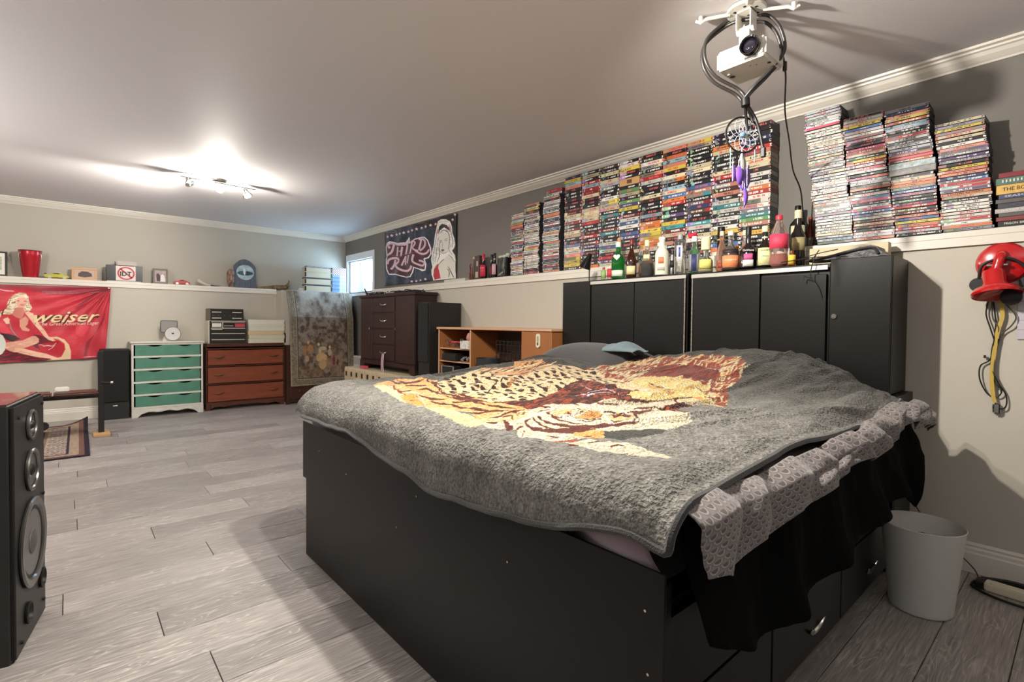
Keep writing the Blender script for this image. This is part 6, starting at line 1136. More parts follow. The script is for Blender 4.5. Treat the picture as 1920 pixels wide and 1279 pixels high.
BAN=[
('cc3040','c42a3a',0.02,0.5,'3662 1390 3421 1372 3266 1340 3024 1351 3087 1187 3372 1117 3419 976 3269 961 2964 993 3090 701 3666 976'),
('96303c',None,0.006,0.5,'3662 1435 3265 1435 2783 1450 2807 1403 3024 1359 3301 1347 3438 1402 3662 1390'),
('8a1c2c',None,0.004,0.5,'2783 1437 2898 1373 3050 1220 3112 1186 2923 1389'),
('8a1c2c',None,0.004,0.5,'2793 1420 2846 1343 2911 1208 2872 1325'),
('8a1c2c',None,0.004,0.5,'2834 1160 2874 1060 2926 927 2996 845 3022 682 2997 681 2965 845 2887 993 2841 1093'),
('d84450',None,0.02,0.5,'3082 1025 2964 1018 3027 895 3077 928'),
('5a1420','8c2030',0.006,0.4,'3662 780 3499 745 3306 692 3271 651 3444 650 3669 660'),
('6a1824',None,0.01,0.5,'3413 930 3304 898 3269 881 3317 740 3420 805'),
('2c1014',None,0.006,0.5,'3666 946 3596 931 3481 899 3575 854 3618 878'),
('e2c09a',None,0.003,0.5,'3304 898 3234 905 3174 872 3139 815 3124 751 3124 662 3353 647 3271 667 3200 689 3169 768 3175 832 3222 873'),
('b82030',None,0.003,0.5,'3386 820 3317 842 3222 865 3181 824 3175 776 3200 713 3271 691 3352 741'),
('d8c8c8',None,0,0.5,'3374 818 3357 817 3347 812 3343 804 3334 802 3320 806 3305 807 3288 803 3272 802 3257 811 3246 826 3241 833 3247 833 3254 820 3264 804 3275 790 3289 777 3306 765 3305 762 3288 773 3272 785 3260 800 3250 815 3242 829 3244 840 3250 831 3260 818 3273 809 3288 811 3304 815 3321 813 3334 809 3341 810 3345 817 3356 822 3374 822'),
('501018',None,0,0.5,'3351 826 3334 830 3316 833 3299 837 3281 840 3264 842 3246 843 3228 844 3210 846 3211 848 3228 848 3246 847 3264 847 3282 845 3299 842 3317 837 3334 833 3352 829'),
('dca088','ecc0a4',0.003,0.3,'3629 848 3575 854 3498 869 3431 907 3402 914 3374 883 3377 843 3414 821 3482 791 3532 777 3554 747 3598 763 3630 795'),
('ecc0a4','dca088',0.002,0.3,'3554 793 3488 784 3398 750 3317 724 3271 699 3218 673 3236 658 3306 676 3398 695 3499 730 3560 755'),
('c02838',None,0.003,0.5,'3595 1144 3535 1145 3480 1084 3430 1039 3419 976 3402 930 3431 907 3498 876 3537 900 3580 976 3601 1052'),
('dca088',None,0.002,0.5,'3519 1076 3474 1115 3452 1085 3458 1038 3475 1007 3441 976 3453 961 3497 969 3516 1007'),
('ecc0a4',None,0.003,0.5,'3638 1082 3606 1105 3590 1083 3595 1037 3617 1037'),
('8a8488',None,0,0.5,'3592 1052 3591 1033 3589 1013 3586 994 3581 974 3572 956 3561 938 3550 922 3538 905 3535 909 3545 928 3555 946 3565 963 3573 980 3578 997 3581 1016 3584 1034 3588 1053'),
('d83c4c',None,0.002,0.5,'3665 1052 3628 1037 3580 946 3629 939 3666 961'),
('ecc0a4','dca088',0.002,0.3,'3479 1154 3451 1162 3417 1147 3395 1086 3361 1023 3327 969 3299 905 3269 889 3246 861 3270 858 3305 874 3333 906 3373 976 3413 1039 3440 1085'),
('c8a884','f0e4c8',0.006,0.5,'3610 1189 3604 1257 3582 1303 3549 1343 3505 1360 3472 1354 3450 1317 3445 1263 3423 1209 3440 1170 3479 1161 3551 1160 3584 1129 3638 1135 3649 1112 3665 1097 3654 1157 3627 1181'),
('cc7c6c',None,0.002,0.5,'3551 1198 3495 1207 3479 1161 3502 1084 3535 1099 3573 1129'),
('e6a894',None,0.001,0.5,'3544 1282 3528 1306 3483 1311 3458 1286 3462 1247 3479 1212 3507 1199 3528 1214 3542 1244'),
('e8dcc4','9c7450',0.004,0.4,'3577 1250 3561 1282 3544 1290 3550 1221 3567 1182 3599 1204'),
('efe4cc','a88058',0.004,0.4,'3450 1255 3428 1217 3440 1178 3468 1185 3470 1223'),
('3c1c18',None,0,0.5,'3536 1269 3525 1269 3514 1270 3514 1273 3525 1276 3536 1273'),
('3c1c18',None,0,0.5,'3487 1269 3474 1268 3463 1267 3462 1270 3474 1274 3486 1272'),
('b8304a',None,0,0.5,'3516 1229 3500 1226 3483 1232 3483 1236 3500 1235 3516 1233'),
('b87464',None,0,0.5,'3501 1268 3500 1245 3499 1246 3500 1269'),
('5a3828',None,0,0.5,'3629 1190 3643 1167 3650 1141 3651 1113 3646 1112 3639 1136 3633 1160 3624 1186'),
('8a6444',None,0,0.5,'3578 1312 3585 1286 3591 1262 3598 1242 3605 1223 3611 1205 3609 1203 3601 1220 3593 1239 3586 1260 3580 1284 3576 1311'),
('d8ddd2',None,0.002,0.5,'3666 939 3640 916 3620 855 3625 779 3647 734 3668 720'),
('dcb0b8',None,0,0.5,'3660 1380 3643 1372 3626 1367 3609 1365 3592 1365 3575 1365 3557 1366 3557 1372 3575 1375 3592 1376 3608 1377 3625 1378 3641 1381 3659 1386'),
('b87c84',None,0,0.5,'3347 1375 3332 1375 3316 1375 3301 1376 3285 1376 3270 1376 3254 1376 3238 1377 3222 1377 3207 1377 3191 1378 3175 1379 3160 1380 3144 1380 3128 1381 3113 1382 3097 1383 3081 1384 3065 1385 3049 1386 3049 1387 3065 1387 3081 1386 3097 1386 3113 1385 3128 1384 3144 1383 3160 1383 3175 1382 3191 1381 3207 1381 3222 1380 3238 1380 3254 1379 3270 1379 3285 1379 3301 1378 3316 1378 3332 1377 3347 1377'),
('b87c84',None,0,0.5,'3347 1359 3332 1360 3316 1360 3301 1360 3285 1360 3270 1360 3254 1361 3238 1361 3223 1361 3207 1362 3191 1362 3176 1363 3160 1364 3144 1364 3128 1365 3113 1366 3097 1367 3081 1368 3065 1369 3049 1370 3049 1371 3065 1371 3081 1370 3097 1369 3113 1369 3128 1368 3144 1367 3160 1367 3176 1366 3191 1365 3207 1365 3223 1364 3238 1364 3254 1364 3270 1363 3285 1363 3301 1362 3316 1362 3332 1362 3347 1361'),
('b87c84',None,0,0.5,'2986 1381 2969 1382 2951 1383 2933 1385 2915 1386 2898 1389 2881 1393 2865 1398 2849 1403 2833 1409 2833 1411 2849 1406 2865 1402 2882 1397 2898 1393 2916 1390 2933 1389 2951 1387 2969 1385 2986 1383'),
('e8c0c4',None,0,0.5,'3022 677 3003 678 2985 679 2966 680 2947 681 2928 681 2908 681 2908 684 2928 686 2947 687 2966 687 2985 685 3004 683 3023 680'),
]
# ------------------------------------------------------------------ banners
m_sat = print_mat('satin_banner', .42, sheen=.2, spec=.5)
def rail_w(y, z):      # ripple of the black banner
    return .006*np.sin(y*21+z*3)+.004*np.sin(z*17+y*9)+.006*(fbm(y*5, z*6, 3)-.5)
def red_w(x, z):
    tr = np.exp(-np.hypot(x+2.80, z-1.43)*2.2); th = np.arctan2(1.45-z, -2.78-x)
    return .012*np.sin(th*30)*tr+.009*(fbm(x*5, z*4, 6)-.5)+.004*np.sin((x+z)*18)
ny_, nz_ = 420, 190
Yg, Zg = np.meshgrid(np.linspace(-2.918, -1.276, ny_), np.linspace(1.568, 2.266, nz_)); Yg = Yg.ravel(); Zg = Zg.ravel()
rgb = np.tile(np.array(lin('1c1a20')), (len(Yg), 1)); rgb *= (1+.6*(fbm(Yg*14, Zg*14, 9)-.5))[:, None]
paint(Yg, Zg, rgb, RAIL, (-1, None, .001))
t = grid_mesh('wall_banner', np.stack([-.016-rail_w(Yg, Zg), Yg, Zg], 1)[:, :], ny_, nz_, rgb, m_sat)
md = t.modifiers.new('t', 'SOLIDIFY'); md.thickness = .002; md.offset = 1
tag(t, 'black satin banner with pink swash lettering, stars and a drawn long-haired woman', 'banner')
nx_, nz_ = 440, 320
XL_, XR_ = -4.40, -2.784
Xg, Zg = np.meshgrid(np.linspace(XL_, XR_, nx_), np.linspace(0, 1, nz_)); Xg = Xg.ravel(); Zg = Zg.ravel()
top = np.interp(Xg, [-4.4, -3.65, -2.784], [1.425, 1.432, 1.450]); bot = np.interp(Xg, [-4.4, -3.66, -3.2, -2.85, -2.784], [.65, .645, .655, .665, .68]); Zr = bot+(top-bot)*Zg
Xs = Xg-(.055*(1-Zg)**1.3)*np.clip((Xg+3.6)/.8, 0, 1)
rgb = np.tile(np.array(lin('b82838')), (len(Xg), 1))
paint(Xs, Zr, rgb, BAN, (-1, None, .001))
t = grid_mesh('wall_banner', np.stack([Xs, -.185-.004-red_w(Xs, Zr), Zr], 1), nx_, nz_, rgb, m_sat)
md = t.modifiers.new('t', 'SOLIDIFY'); md.thickness = .002; md.offset = 1
tag(t, 'red satin beer banner with a painted blonde woman in red, pinned below the ledge', 'banner')
def on_red(s, size, m, x0, x1, z0, z1, shear, offset=0, name='lettering'):
    me = text_mesh(s, size, 0, shear, 'LEFT', offset)
    n = len(me.vertices); co = np.empty(n*3); me.vertices.foreach_get('co', co); co = co.reshape(-1, 3)
    u = co[:, 0]; u = (u-u.min())/(u.max()-u.min()); x = x0+(x1-x0)*u; z = z0+(z1-z0)*u+co[:, 1]
    me.vertices.foreach_set('co', np.stack([x, -.1935-red_w(x, z), z], 1).ravel().astype(np.float32)); me.update()
    return obj(name, me, m, t)
m_gold = mat('gold_lettering', 'e6cfa0', .5); m_sh = mat('lettering_shadow', '5c1a1c', .6); m_pk = mat('pink_lettering', 'e8b4a8', .6)
o = on_red('weiser', .17, m_sh, -3.405, -2.875, 1.098, 1.115, .45, .008); 
for v in o.data.vertices: v.co.y += .002; v.co.z -= .004
on_red('weiser', .17, m_gold, -3.41, -2.88, 1.102, 1.12, .45, .002)
on_red('The Great American Lager', .052, m_pk, -3.375, -2.885, 1.034, 1.052, .3, .0008)
obj('grommet', cy((-2.80, -.205, 1.44), (-2.80, -.190, 1.44), .009, n=14), m_chrome, t, True)
# ------------------------------------------------------------------ far wall furniture
m_whp = mat('chalky_white_paint', 'c9c6bc', .6, var=.08, vscale=14); m_grn = mat('green_paint', '4d7f6b', .5, var=.10, vscale=9, bump=.05, bscale=80)
m_dk = mat('dark_gap', '0e0c0b', .8)
t = thing('chest_of_drawers', 'small white painted chest with five green drawers, standing on the grey floor', 'dresser', (-2.278, -.30, 0))
w = .343; y0 = -.14
obj('side_panel', bx((-w, y0, .0), (-w+.02, .12, .83), .003), m_whp, t); obj('side_panel', bx((w-.02, y0, 0), (w, .12, .83), .003), m_whp, t)
obj('top', bx((-w-.012, y0-.015, .828), (w+.012, .125, .848), .004, 2), m_whp, t)
obj('back_panel', bx((-w+.02, .10, .08), (w-.02, .118, .828)), m_dk, t)
b = BM()
for i in range(6): z = .105+i*.143; box(b, (-w+.018, y0-.004, z-.011), (w-.018, y0+.03, z+.011), .002)
obj('rail_frame', b, m_whp, t)
for i in range(5):
    z0 = .118+i*.143; z1 = z0+.119; d = []
    n = 60
    for k in range(n+1):
        x = -w+.034+(2*w-.068)*k/n; dip = max(0, .018*(1-((x+.13)/.075)**2), .018*(1-((x-.16)/.075)**2)); d.append((x, z1-dip-.001))
    pts = [(-w+.034, y0, z0)]+[(x, y0, z) for x, z in d]+[(w-.034, y0, z0)]
    dr = obj('drawer', prism(BM(), pts, (0, .012, 0)), m_grn, t)
b = BM(); pts = [(-w, y0-.002, 0), (-w, y0-.002, .10), (w, y0-.002, .10), (w, y0-.002, 0), (w-.05, y0-.002, 0), (w-.09, y0-.002, .035), (w-.16, y0-.002, .06), (w-.26, y0-.002, .045), (0, y0-.002, .062), (-w+.26, y0-.002, .045), (-w+.16, y0-.002, .06), (-w+.09, y0-.002, .035), (-w+.05, y0-.002, 0)]
obj('scalloped_apron', prism(b, pts[::-1], (0, .018, 0)), m_whp, t)
m_red = mat('reddish_wood', '7a3d26', .38, var=.16, vscale=4, stretch=(1, 1, 9), bump=.03); m_redd = mat('reddish_wood_dark', '4e2618', .45, var=.15, vscale=6)
m_brass = mat('tarnished_brass', '6c5238', .4, metal=.7)
t = thing('chest_of_drawers', 'reddish brown wooden dresser with three drawers and curved brass pulls', 'dresser', (-1.452, -.29, 0))
w = .45; y0 = -.12
obj('carcass', bx((-w, y0+.004, .07), (w, .12, .79), .004), m_redd, t); obj('top', bx((-w-.006, y0-.014, .755), (w+.006, .125, .808), .018, 4), m_redd, t, True)
for i, (z0, z1) in enumerate(((.10, .305), (.325, .525), (.545, .735))):
    d = obj('drawer', bx((-w+.012, y0-.010, z0), (w-.012, y0+.004, z1), .007, 2), m_red, t)
    for sx in (-.31, .31):
        zc = (z0+z1)/2+.01
        obj('pull', tube(BM(), curve([(sx-.06, y0-.012, zc+.006), (sx-.035, y0-.022, zc-.004), (sx, y0-.030, zc-.008), (sx+.035, y0-.022, zc-.004), (sx+.06, y0-.012, zc+.006)], 4), [.003]*4+[.006]*9+[.003]*4, 8), m_brass, d, True)
    obj('moulding', bx((-w, y0-.014, z1+.004), (w, y0, z1+.014), .004), m_redd, t)
for sx in (-w, w-.05): obj('leg', bx((sx, y0, 0), (sx+.05, y0+.05, .075), .004), m_redd, t); obj('leg', bx((sx, .06, 0), (sx+.05, .11, .075), .004), m_redd, t)
pts = [(-w+.05, y0, .075), (w-.05, y0, .075), (w-.05, y0, .02), (w-.12, y0, .045), (w-.2, y0, .03), (w-.3, y0, .05), (-w+.3, y0, .05), (-w+.2, y0, .03), (-w+.12, y0, .045), (-w+.05, y0, .02)]
obj('apron', prism(BM(), pts, (0, .015, 0)), m_redd, t)
# corner: dark chest under the hanging tapestry
m_wal = mat('dark_walnut', '3a1e14', .4, var=.2, vscale=5)
t = thing('low_chest', 'dark walnut chest half hidden under the hanging tapestry', 'dresser', (-.54, -.44, 0))
obj('carcass', bx((-.455, -.045, .03), (.44, .055, .78), .004), m_wal, t)
for i in range(3):
    d = obj('drawer', bx((-.43, -.055, .06+i*.24), (.42, -.045, .28+i*.24), .004), m_wal, t)
    for sx in (-.3, .3): obj('pull', cy((sx, -.075, .17+i*.24), (sx, -.055, .17+i*.24), .012, n=12), m_brass, d, True)
for sx in (-.455, .40): obj('leg', bx((sx, -.045, 0), (sx+.04, .0, .03)), m_wal, t)
def f_tap(u, v):
    x = -.975+.865*u; q = v*1.36
    y = np.where(q < .10, -.30-.10*(q/.10), -.400-.115*np.clip((q-.10)/.35, 0, 1)); z = np.where(q < .10, 1.512-.010*(q/.1)**2, 1.502-(q-.10))
    z = z+.02*(1-u)*0-.018*u*np.clip(v-.5, 0, 1)+.03*(1-u)*np.clip(v-.8, 0, 1)*-1
    y = y-.010*np.sin(u*9+1)*v-.006*np.sin(u*23)*v; x = x+.03*v*u+.02*(1-u)*v
    return np.stack([x, y, z], 1)
def tap_rgb(u, v):
    c = np.empty((len(u), 3)); n = fbm(u*22, v*30, 2, 4); n2 = fbm(u*7+3, v*9, 7, 3); n3 = fbm(u*60, v*90, 9, 2)
    a, b_, d = np.array(lin('5f4f41')), np.array(lin('7d7063')), np.array(lin('46392c'))
    w1 = np.clip((n-.42)*5, 0, 1)[:, None]; c[:] = a*(1-w1)+b_*w1; w2 = np.clip((.46-n)*6, 0, 1)[:, None]; c = c*(1-w2)+d*w2
    sky = (np.clip((.42-v)*3, 0, 1)*np.clip(1.2-np.abs(u-.35)*2.4, 0, 1)*np.clip((n2-.4)*5, 0, 1))[:, None]; c = c*(1-sky)+np.array(lin('a9a79f'))*sky
    mid = (np.exp(-((u-.5)/.32)**2-((v-.78)/.16)**2)*np.clip((n2-.35)*4, 0, 1))[:, None]; c = c*(1-mid*.8)+np.array(lin('8a6c50'))*mid*.8
    for (cu, cv, ru, rv, col) in ((.47, .73, .085, .045, 'b39268'), (.45, .66, .022, .03, 'b8a484'), (.50, .64, .05, .018, 'a89472'), (.43, .60, .02, .016, 'c0a88c'), (.60, .68, .03, .035, 'a88e70'), (.60, .63, .018, .016, 'b89c80'), (.66, .76, .02, .055, '6c3030'), (.72, .79, .016, .03, '5c2a2c'), (.30, .64, .045, .04, '9a6c44'), (.27, .58, .02, .018, 'b08a68'), (.22, .66, .03, .05, '8c6648'), (.25, .74, .03, .03, 'a08464'), (.49, .80, .06, .05, 'a68860')):
        k = ((u-cu)/ru)**2+((v-cv)/rv)**2+.9*(n3-.5) < 1; c[k] = lin(col)
    e = np.minimum(np.minimum(u, 1-u)*.865, np.minimum(v, 1-v)*1.36)
    bord = e < .085; nb = n3[bord][:, None]; c[bord] = np.array(lin('6f6556'))*(.6+.8*nb)+np.array(lin('2e241a'))*.15
    for e0 in (.088, .010): k = np.abs(e-e0) < .006; c[k] = lin('8c8069')
    k = np.abs(e-.097) < .004; c[k] = lin('3a2e22')
    return c*(1+.35*(n3-.5))[:, None]
nu, nv = 260, 380; U_, V_ = np.meshgrid(np.linspace(0, 1, nu), np.linspace(0, 1, nv)); U_ = U_.ravel(); V_ = V_.ravel()
t = grid_mesh('tapestry', f_tap(U_, V_), nu, nv, tap_rgb(U_, V_), print_mat('woven_tapestry', .8, sheen=.3, bump=.5, bscale=320, dist=.002))
md = t.modifiers.new('t', 'SOLIDIFY'); md.thickness = .006; md.offset = 1
tag(t, 'brown woven tapestry with figures in a landscape, hung over the corner ledge', 'tapestry')
m_sp = mat('black_vinyl', '201e1d', .5, bump=.08, bscale=200); m_cl = mat('grille_cloth', '191817', .9, bump=.3, bscale=500)
t = thing('tower_speaker', 'black tower speaker against the far wall beside the white and green chest', 'speaker', (-2.762, -.305, 0))
obj('cabinet', bx((-.122, -.095, 0), (.122, .125, .768), .003), m_sp, t); obj('grille', bx((-.115, -.110, .19), (.115, -.095, .755), .006), m_cl, t); obj('badge', bx((-.02, -.099, .145), (.02, -.095, .155)), m_chrome, t)
# things on the far wall furniture
m_met = mat('brushed_grey', '9a9896', .35, metal=.5); m_wht = mat('warm_white', 'cdc9bf', .5); m_bk = mat('soft_black', '1c1a1a', .5)
t = thing('kitchen_scale', 'small white dial scale with a square grey tray on the green chest', 'scale', (-2.245, -.27, .8485))
obj('base', prism(BM(), [(-.075, -.05, 0), (.075, -.05, 0), (.055, -.05, .05), (-.055, -.05, .05)], (0, .10, 0)), m_wht, t)
d = obj('dial', cy((.02, -.075, .085), (.02, -.045, .085), .078, n=40), mat('dial_face', 'c8c6c4', .5), t, True)
obj('dial_rim', tube(BM(), [(.02+.079*math.cos(a), -.075, .085+.079*math.sin(a)) for a in np.linspace(0, 2*math.pi, 40, endpoint=False)], .004, 6, True), m_chrome, d, True)
obj('needle', prism(BM(), [(.012, -.0765, .08), (.028, -.0765, .078), (.035, -.0765, .098), (.005, -.0765, .092)], (0, .001, 0)), m_bk, d)
obj('tray', bx((-.095, -.035, .10), (.075, -.02, .238), .015, 3), m_met, t, True)
def hifi(name, label, x, z, w, h, front, cat, body, kids):
    t = thing(name, label, cat, (x, -.30, z)); obj('case', bx((-w/2, -.10, 0), (w/2, .11, h-.001), .002), body, t)
    obj('front_panel', bx((-w/2+.012, -.108, .004), (w/2-.004, -.10, h-.006), .001), front, t)
    for (a, z0, b_, z1, m, nm) in kids: obj(nm, bx((a, -.112, z0), (b_, -.108, z1), .0008), m, t)
    return t
m_ivo = mat('ivory_plastic', 'c4beae', .45); m_rf = mat('red_label_strip', 'b8444c', .5); m_case = mat('brown_case', '6c5a4e', .5)
hifi('stereo_unit', 'black-fronted unit with pale labels on top of the electronics pile', -1.675, 1.095, .375, .145, m_bk, 'electronics', m_case, [(-.16, .095, -.06, .105, m_ivo, 'label_strip'), (.06, .095, .165, .105, m_ivo, 'label_strip'), (-.16, .022, -.06, .034, m_ivo, 'label_strip'), (.06, .022, .165, .034, m_ivo, 'label_strip')]+[(-.15+i*.06, .060, -.145+i*.06, .064, m_ivo, 'button') for i in range(5)])
hifi('stereo_unit', 'ivory cased black-fronted unit with three windows, standing on the red-brown dresser', -1.665, .8095, .415, .283, m_bk, 'electronics', m_ivo, [(-.175, .17, -.06, .18, m_ivo, 'divider_strip'), (-.175, .12, .19, .13, m_ivo, 'divider_strip'), (-.175, .045, .19, .055, m_ivo, 'divider_strip'), (-.18, .262, .195, .272, m_ivo, 'divider_strip'), (-.18, .185, .195, .195, m_ivo, 'divider_strip'), (-.06, .19, -.05, .27, m_ivo, 'divider_strip'), (-.17, .205, -.07, .25, m_plate, 'window_label'), (.08, .205, .19, .25, m_rf, 'window_label'), (-.04, .215, .06, .222, m_ivo, 'button')])
m_box = mat('cream_carton', 'cbc5b0', .6)
zz = .8095
for i, (h, lab, dx) in enumerate(((.055, 'flat cream box at the bottom of the pile on the red-brown dresser', 0), (.05, 'flat cream box second from the bottom on the red-brown dresser', .006), (.05, 'yellowish flat box in the middle of the pile on the red-brown dresser', -.004), (.085, 'thick cream box with a lid near the top of the dresser pile', .003), (.06, 'white shallow box topping the pile on the red-brown dresser', 0))):
    t = tag(obj('carton', bx((-.215, -.10, 0), (.215, .10, h-.001), .002), mat('carton_%d' % i, ('cbc5b0', 'c8c2ae', 'c6b48c', 'd0ccbc', 'd6d2c6')[i], .6), None, False, (-1.215+dx, -.30, zz)), lab, 'box')
    if i >= 3: obj('lid', bx((-.218, -.103, h-.028), (.218, .103, h-.0005), .001), mat('carton_%d' % i, 'd0ccbc', .6), t)
    zz += h
t = tag(obj('wooden_block', bx((-.012, -.09, 0), (.012, .09, .13), .001), mat('pale_wood', 'b89a68', .6, var=.1), None, False, (-.985, -.29, .8095)), 'upright pale wooden board at the end of the box pile on the dresser', 'board')
# VHS boxed sets on the corner block
def setbox(name, label, x0, x1, z0, h, m, y=-.29, d=.11, tapes=None, cat='box set'):
    t = thing(name, label, cat, ((x0+x1)/2, y, z0)); w = (x1-x0)/2
    obj('box', bx((-w, 0, 0), (w, d, h-.001), .001), m, t); return t
z = 1.5135; CR = mat('cream_sleeve', 'bdb49c', .55)
for i, (h, k, lab) in enumerate(((.075, 0, 'cream tape set at the bottom of the corner pile'), (.02, 1, 'row of small dark tapes just above the bottom cream set'), (.075, 0, 'cream tape set second up in the corner pile'), (.02, 1, 'row of small dark tapes in the middle of the corner pile'), (.075, 0, 'cream tape set near the top of the corner pile'), (.06, 0, 'yellowish cream tape set topping the corner pile'))):
    t = setbox('tape_set', lab, -.697, -.318, z, h, CR if not k else mat('dark_sleeve', '35313a', .5, var=.5, vscale=90))
    if not k:
        obj('dark_end', bx((-.19, -.002, h*.1), (-.17, 0, h*.9)), m_bk, t); obj('dark_end', bx((.17, -.002, h*.1), (.188, 0, h*.9)), m_bk, t)
    z += h
t = setbox('tape_set', 'row of assorted small tapes lying on top of the cream corner sets', -.67, -.34, z, .022, mat('mixed_sleeve', '8a8890', .5, var=.6, vscale=70))
z = 1.5135
for i in range(9):
    for j in range(2):
        c = ['7c94b4', 'a8b4c4', '5c7ca4', 'b8c0cc'][(i*2+j*3) % 4]
        tag(obj('boxed_tape', bx((-.049, 0, 0), (.049, .10, .0265), .001), mat('sleeve_'+c, c, .5, var=.2, vscale=80), None, False, (-.263+j*.102, -.285, z+i*.0275)), f'bluish boxed tape, {nth(i+1)} up on the {"wall" if j == 0 else "window"}-side pile of the corner block'.replace('wall-side', 'inner').replace('window-side', 'window side'), 'video tape', 'bluish boxed tapes on the corner block')
tag(obj('checked_box', bx((-.10, 0, 0), (.10, .10, .10), .001), None, None, False, (-.212, -.285, z+.2476)), 'red and white checked box on top of the bluish tapes', 'box')
ck = bpy.data.materials.new('checked'); ck.use_nodes = True; cn = ck.node_tree.nodes.new('ShaderNodeTexChecker'); cn.inputs['Scale'].default_value = 64; cn.inputs[1].default_value = lin('d8d4d4')+(1,); cn.inputs[2].default_value = lin('7c4a54')+(1,)
cc = ck.node_tree.nodes.new('ShaderNodeTexCoord'); ck.node_tree.links.new(cc.outputs['Object'], cn.inputs[0]); ck.node_tree.links.new(cn.outputs[0], ck.node_tree.nodes['Principled BSDF'].inputs['Base Color'])
bpy.data.objects['checked_box'].data.materials.clear(); bpy.data.objects['checked_box'].data.materials.append(ck)
tag(obj('small_carton', bx((-.03, 0, 0), (.03, .06, .05), .001), m_plate, None, False, (-.735, -.27, 1.5005)), 'tiny white carton at the foot of the cream tape sets', 'box')
# the far ledge
LB = LZ
t = thing('framed_print', 'black framed white picture standing on the far ledge beside the red bucket', 'picture', (-3.72, -.09, LB), 0, None, (R(-6), 0, 0))
obj('frame', bx((-.11, -.008, 0), (.11, .008, .255), .002), m_bk, t); obj('mount', bx((-.093, -.0095, .018), (.093, -.008, .237)), m_plate, t); obj('green_print', bx((.03, -.0105, .06), (.07, -.0095, .20)), mat('sage_print', 'a8b49c', .7, var=.4, vscale=60), t)
m_buc = mat('red_enamel', 'b01a28', .3, metal=.25, coat=.4)
t = thing('ice_bucket', 'shiny red metal ice bucket with side handles on the far ledge', 'bucket', (-3.437, -.10, LB))
obj('body', lathe(BM(), [(.058, 0), (.062, .004), (.064, .03), (.066, .034), (.067, .05), (.069, .054), (.083, .20), (.085, .204), (.087, .25), (.090, .275), (.082, .27), (.06, .02)], 40), m_buc, t, True)
obj('rim', tube(BM(), [(.090*math.cos(a), .090*math.sin(a), .277) for a in np.linspace(0, 2*math.pi, 40, endpoint=False)], .005, 8, True), mat('red_steel', '8c4048', .3, metal=.8), t, True)
for s in (-1, 1):
    a = R(-90+s*58); c_, s_ = math.cos(a)*.088, math.sin(a)*.088
    obj('handle', tube(BM(), curve([(c_-.016*s*-s_/.09, s_-.004, .255), (c_*1.14, s_*1.14, .235), (c_*1.12, s_*1.12, .20), (c_*1.0, s_*1.0, .195)], 5), .0035, 8), m_met, t, True)
def toycar(label, x, col, l, rz):
    t = thing('toy_car', label, 'toy car', (x, -.115, LB), rz); m = mat('car_'+col, col, .25, coat=.6)
    k = l/2; pr_ = [(-k, .018), (-k, .036), (-k*.86, .043), (-k*.45, .046), (-k*.2, .060), (k*.15, .062), (k*.42, .048), (k*.85, .038), (k, .026), (k*.98, .014), (-k*.96, .012)]
    bm_ = prism(BM(), [(a, -.036, b_) for a, b_ in pr_], (0, .072, 0)); bmesh.ops.bevel(bm_, geom=list(bm_.edges), offset=.003, segments=2, affect='EDGES'); obj('body', bm_, m, t, True)
    obj('side_glass', prism(BM(), [(-k*.38, -.0368, .047), (-k*.18, -.0368, .057), (k*.12, -.0368, .059), (k*.32, -.0368, .048)], (0, .0736, 0)), m_bk, t)
    for sx in (-.58, .60):
        for sy in (-1, 1):
            wv = obj('wheel', cy((sx*k, sy*.030, .015), (sx*k, sy*.039, .015), .015, n=20), mat('wheel_rim', 'b8b4a0', .3, metal=.5), t, True)
    if col.startswith('b8b'): obj('spoiler', bx((-k, -.034, .052), (-k*.8, .034, .055)), m_bk, t); 
    return t
toycar('yellow toy sports car parked between the red bucket and the wood-framed photo', -3.232, 'b8b43c', .20, R(2))
toycar('red toy coupe at the foot of the dark-framed photo', -2.10, 'b82c3c', .17, R(-3))
def pframe(label, x, w, h, fm, pm, rz=0, lean=-10):
    t = thing('photo_frame', label, 'picture frame', (x, -.11, LB+.0015), 0, None, (R(lean), 0, rz)); fw_ = .02
    b = BM(); box(b, (-w/2, -.008, 0), (w/2, .006, fw_), .002); box(b, (-w/2, -.008, h-fw_), (w/2, .006, h), .002); box(b, (-w/2, -.008, fw_), (-w/2+fw_, .006, h-fw_), .002); box(b, (w/2-fw_, -.008, fw_), (w/2, .006, h-fw_), .002)
    obj('frame', b, fm, t); return t, obj('photo', bx((-w/2+fw_, -.003, fw_), (w/2-fw_, .003, h-fw_)), pm, t)
t, p_ = pframe('pale wood frame with a brown car photo on the far ledge', -3.005, .215, .135, mat('pale_frame', 'c79a72', .5), mat('photo_paper', 'b8a090', .4))
obj('car_in_photo', prism(BM(), [(-.055, -.004, .04), (-.05, -.004, .075), (-.02, -.004, .098), (.03, -.004, .095), (.06, -.004, .075), (.066, -.004, .045), (.0, -.004, .03)], (0, .0008, 0)), mat('photo_brown', '4a3a36', .5, var=.6, vscale=90), p_)
t, p_ = pframe('grey frame with a blurred wedding couple photo, leaning on the far wall', -2.315, .15, .185, mat('grey_frame', '6e655c', .5), mat('photo_rose', 'a08c8c', .4, var=.3, vscale=40), R(-4), -12)
b = prism(BM(), [(-.035, -.004, .03), (-.04, -.004, .11), (-.02, -.004, .13), (0, -.004, .10), (.0, -.004, .03)], (0, .0008, 0)); obj('dark_figure', b, mat('photo_dark', '35262e', .5), p_)
b = prism(BM(), [(.0, -.0045, .028), (.005, -.0045, .10), (.02, -.0045, .12), (.04, -.0045, .10), (.05, -.0045, .028)], (0, .0008, 0)); obj('pale_figure', b, mat('photo_pale', 'd8d0cc', .5), p_)
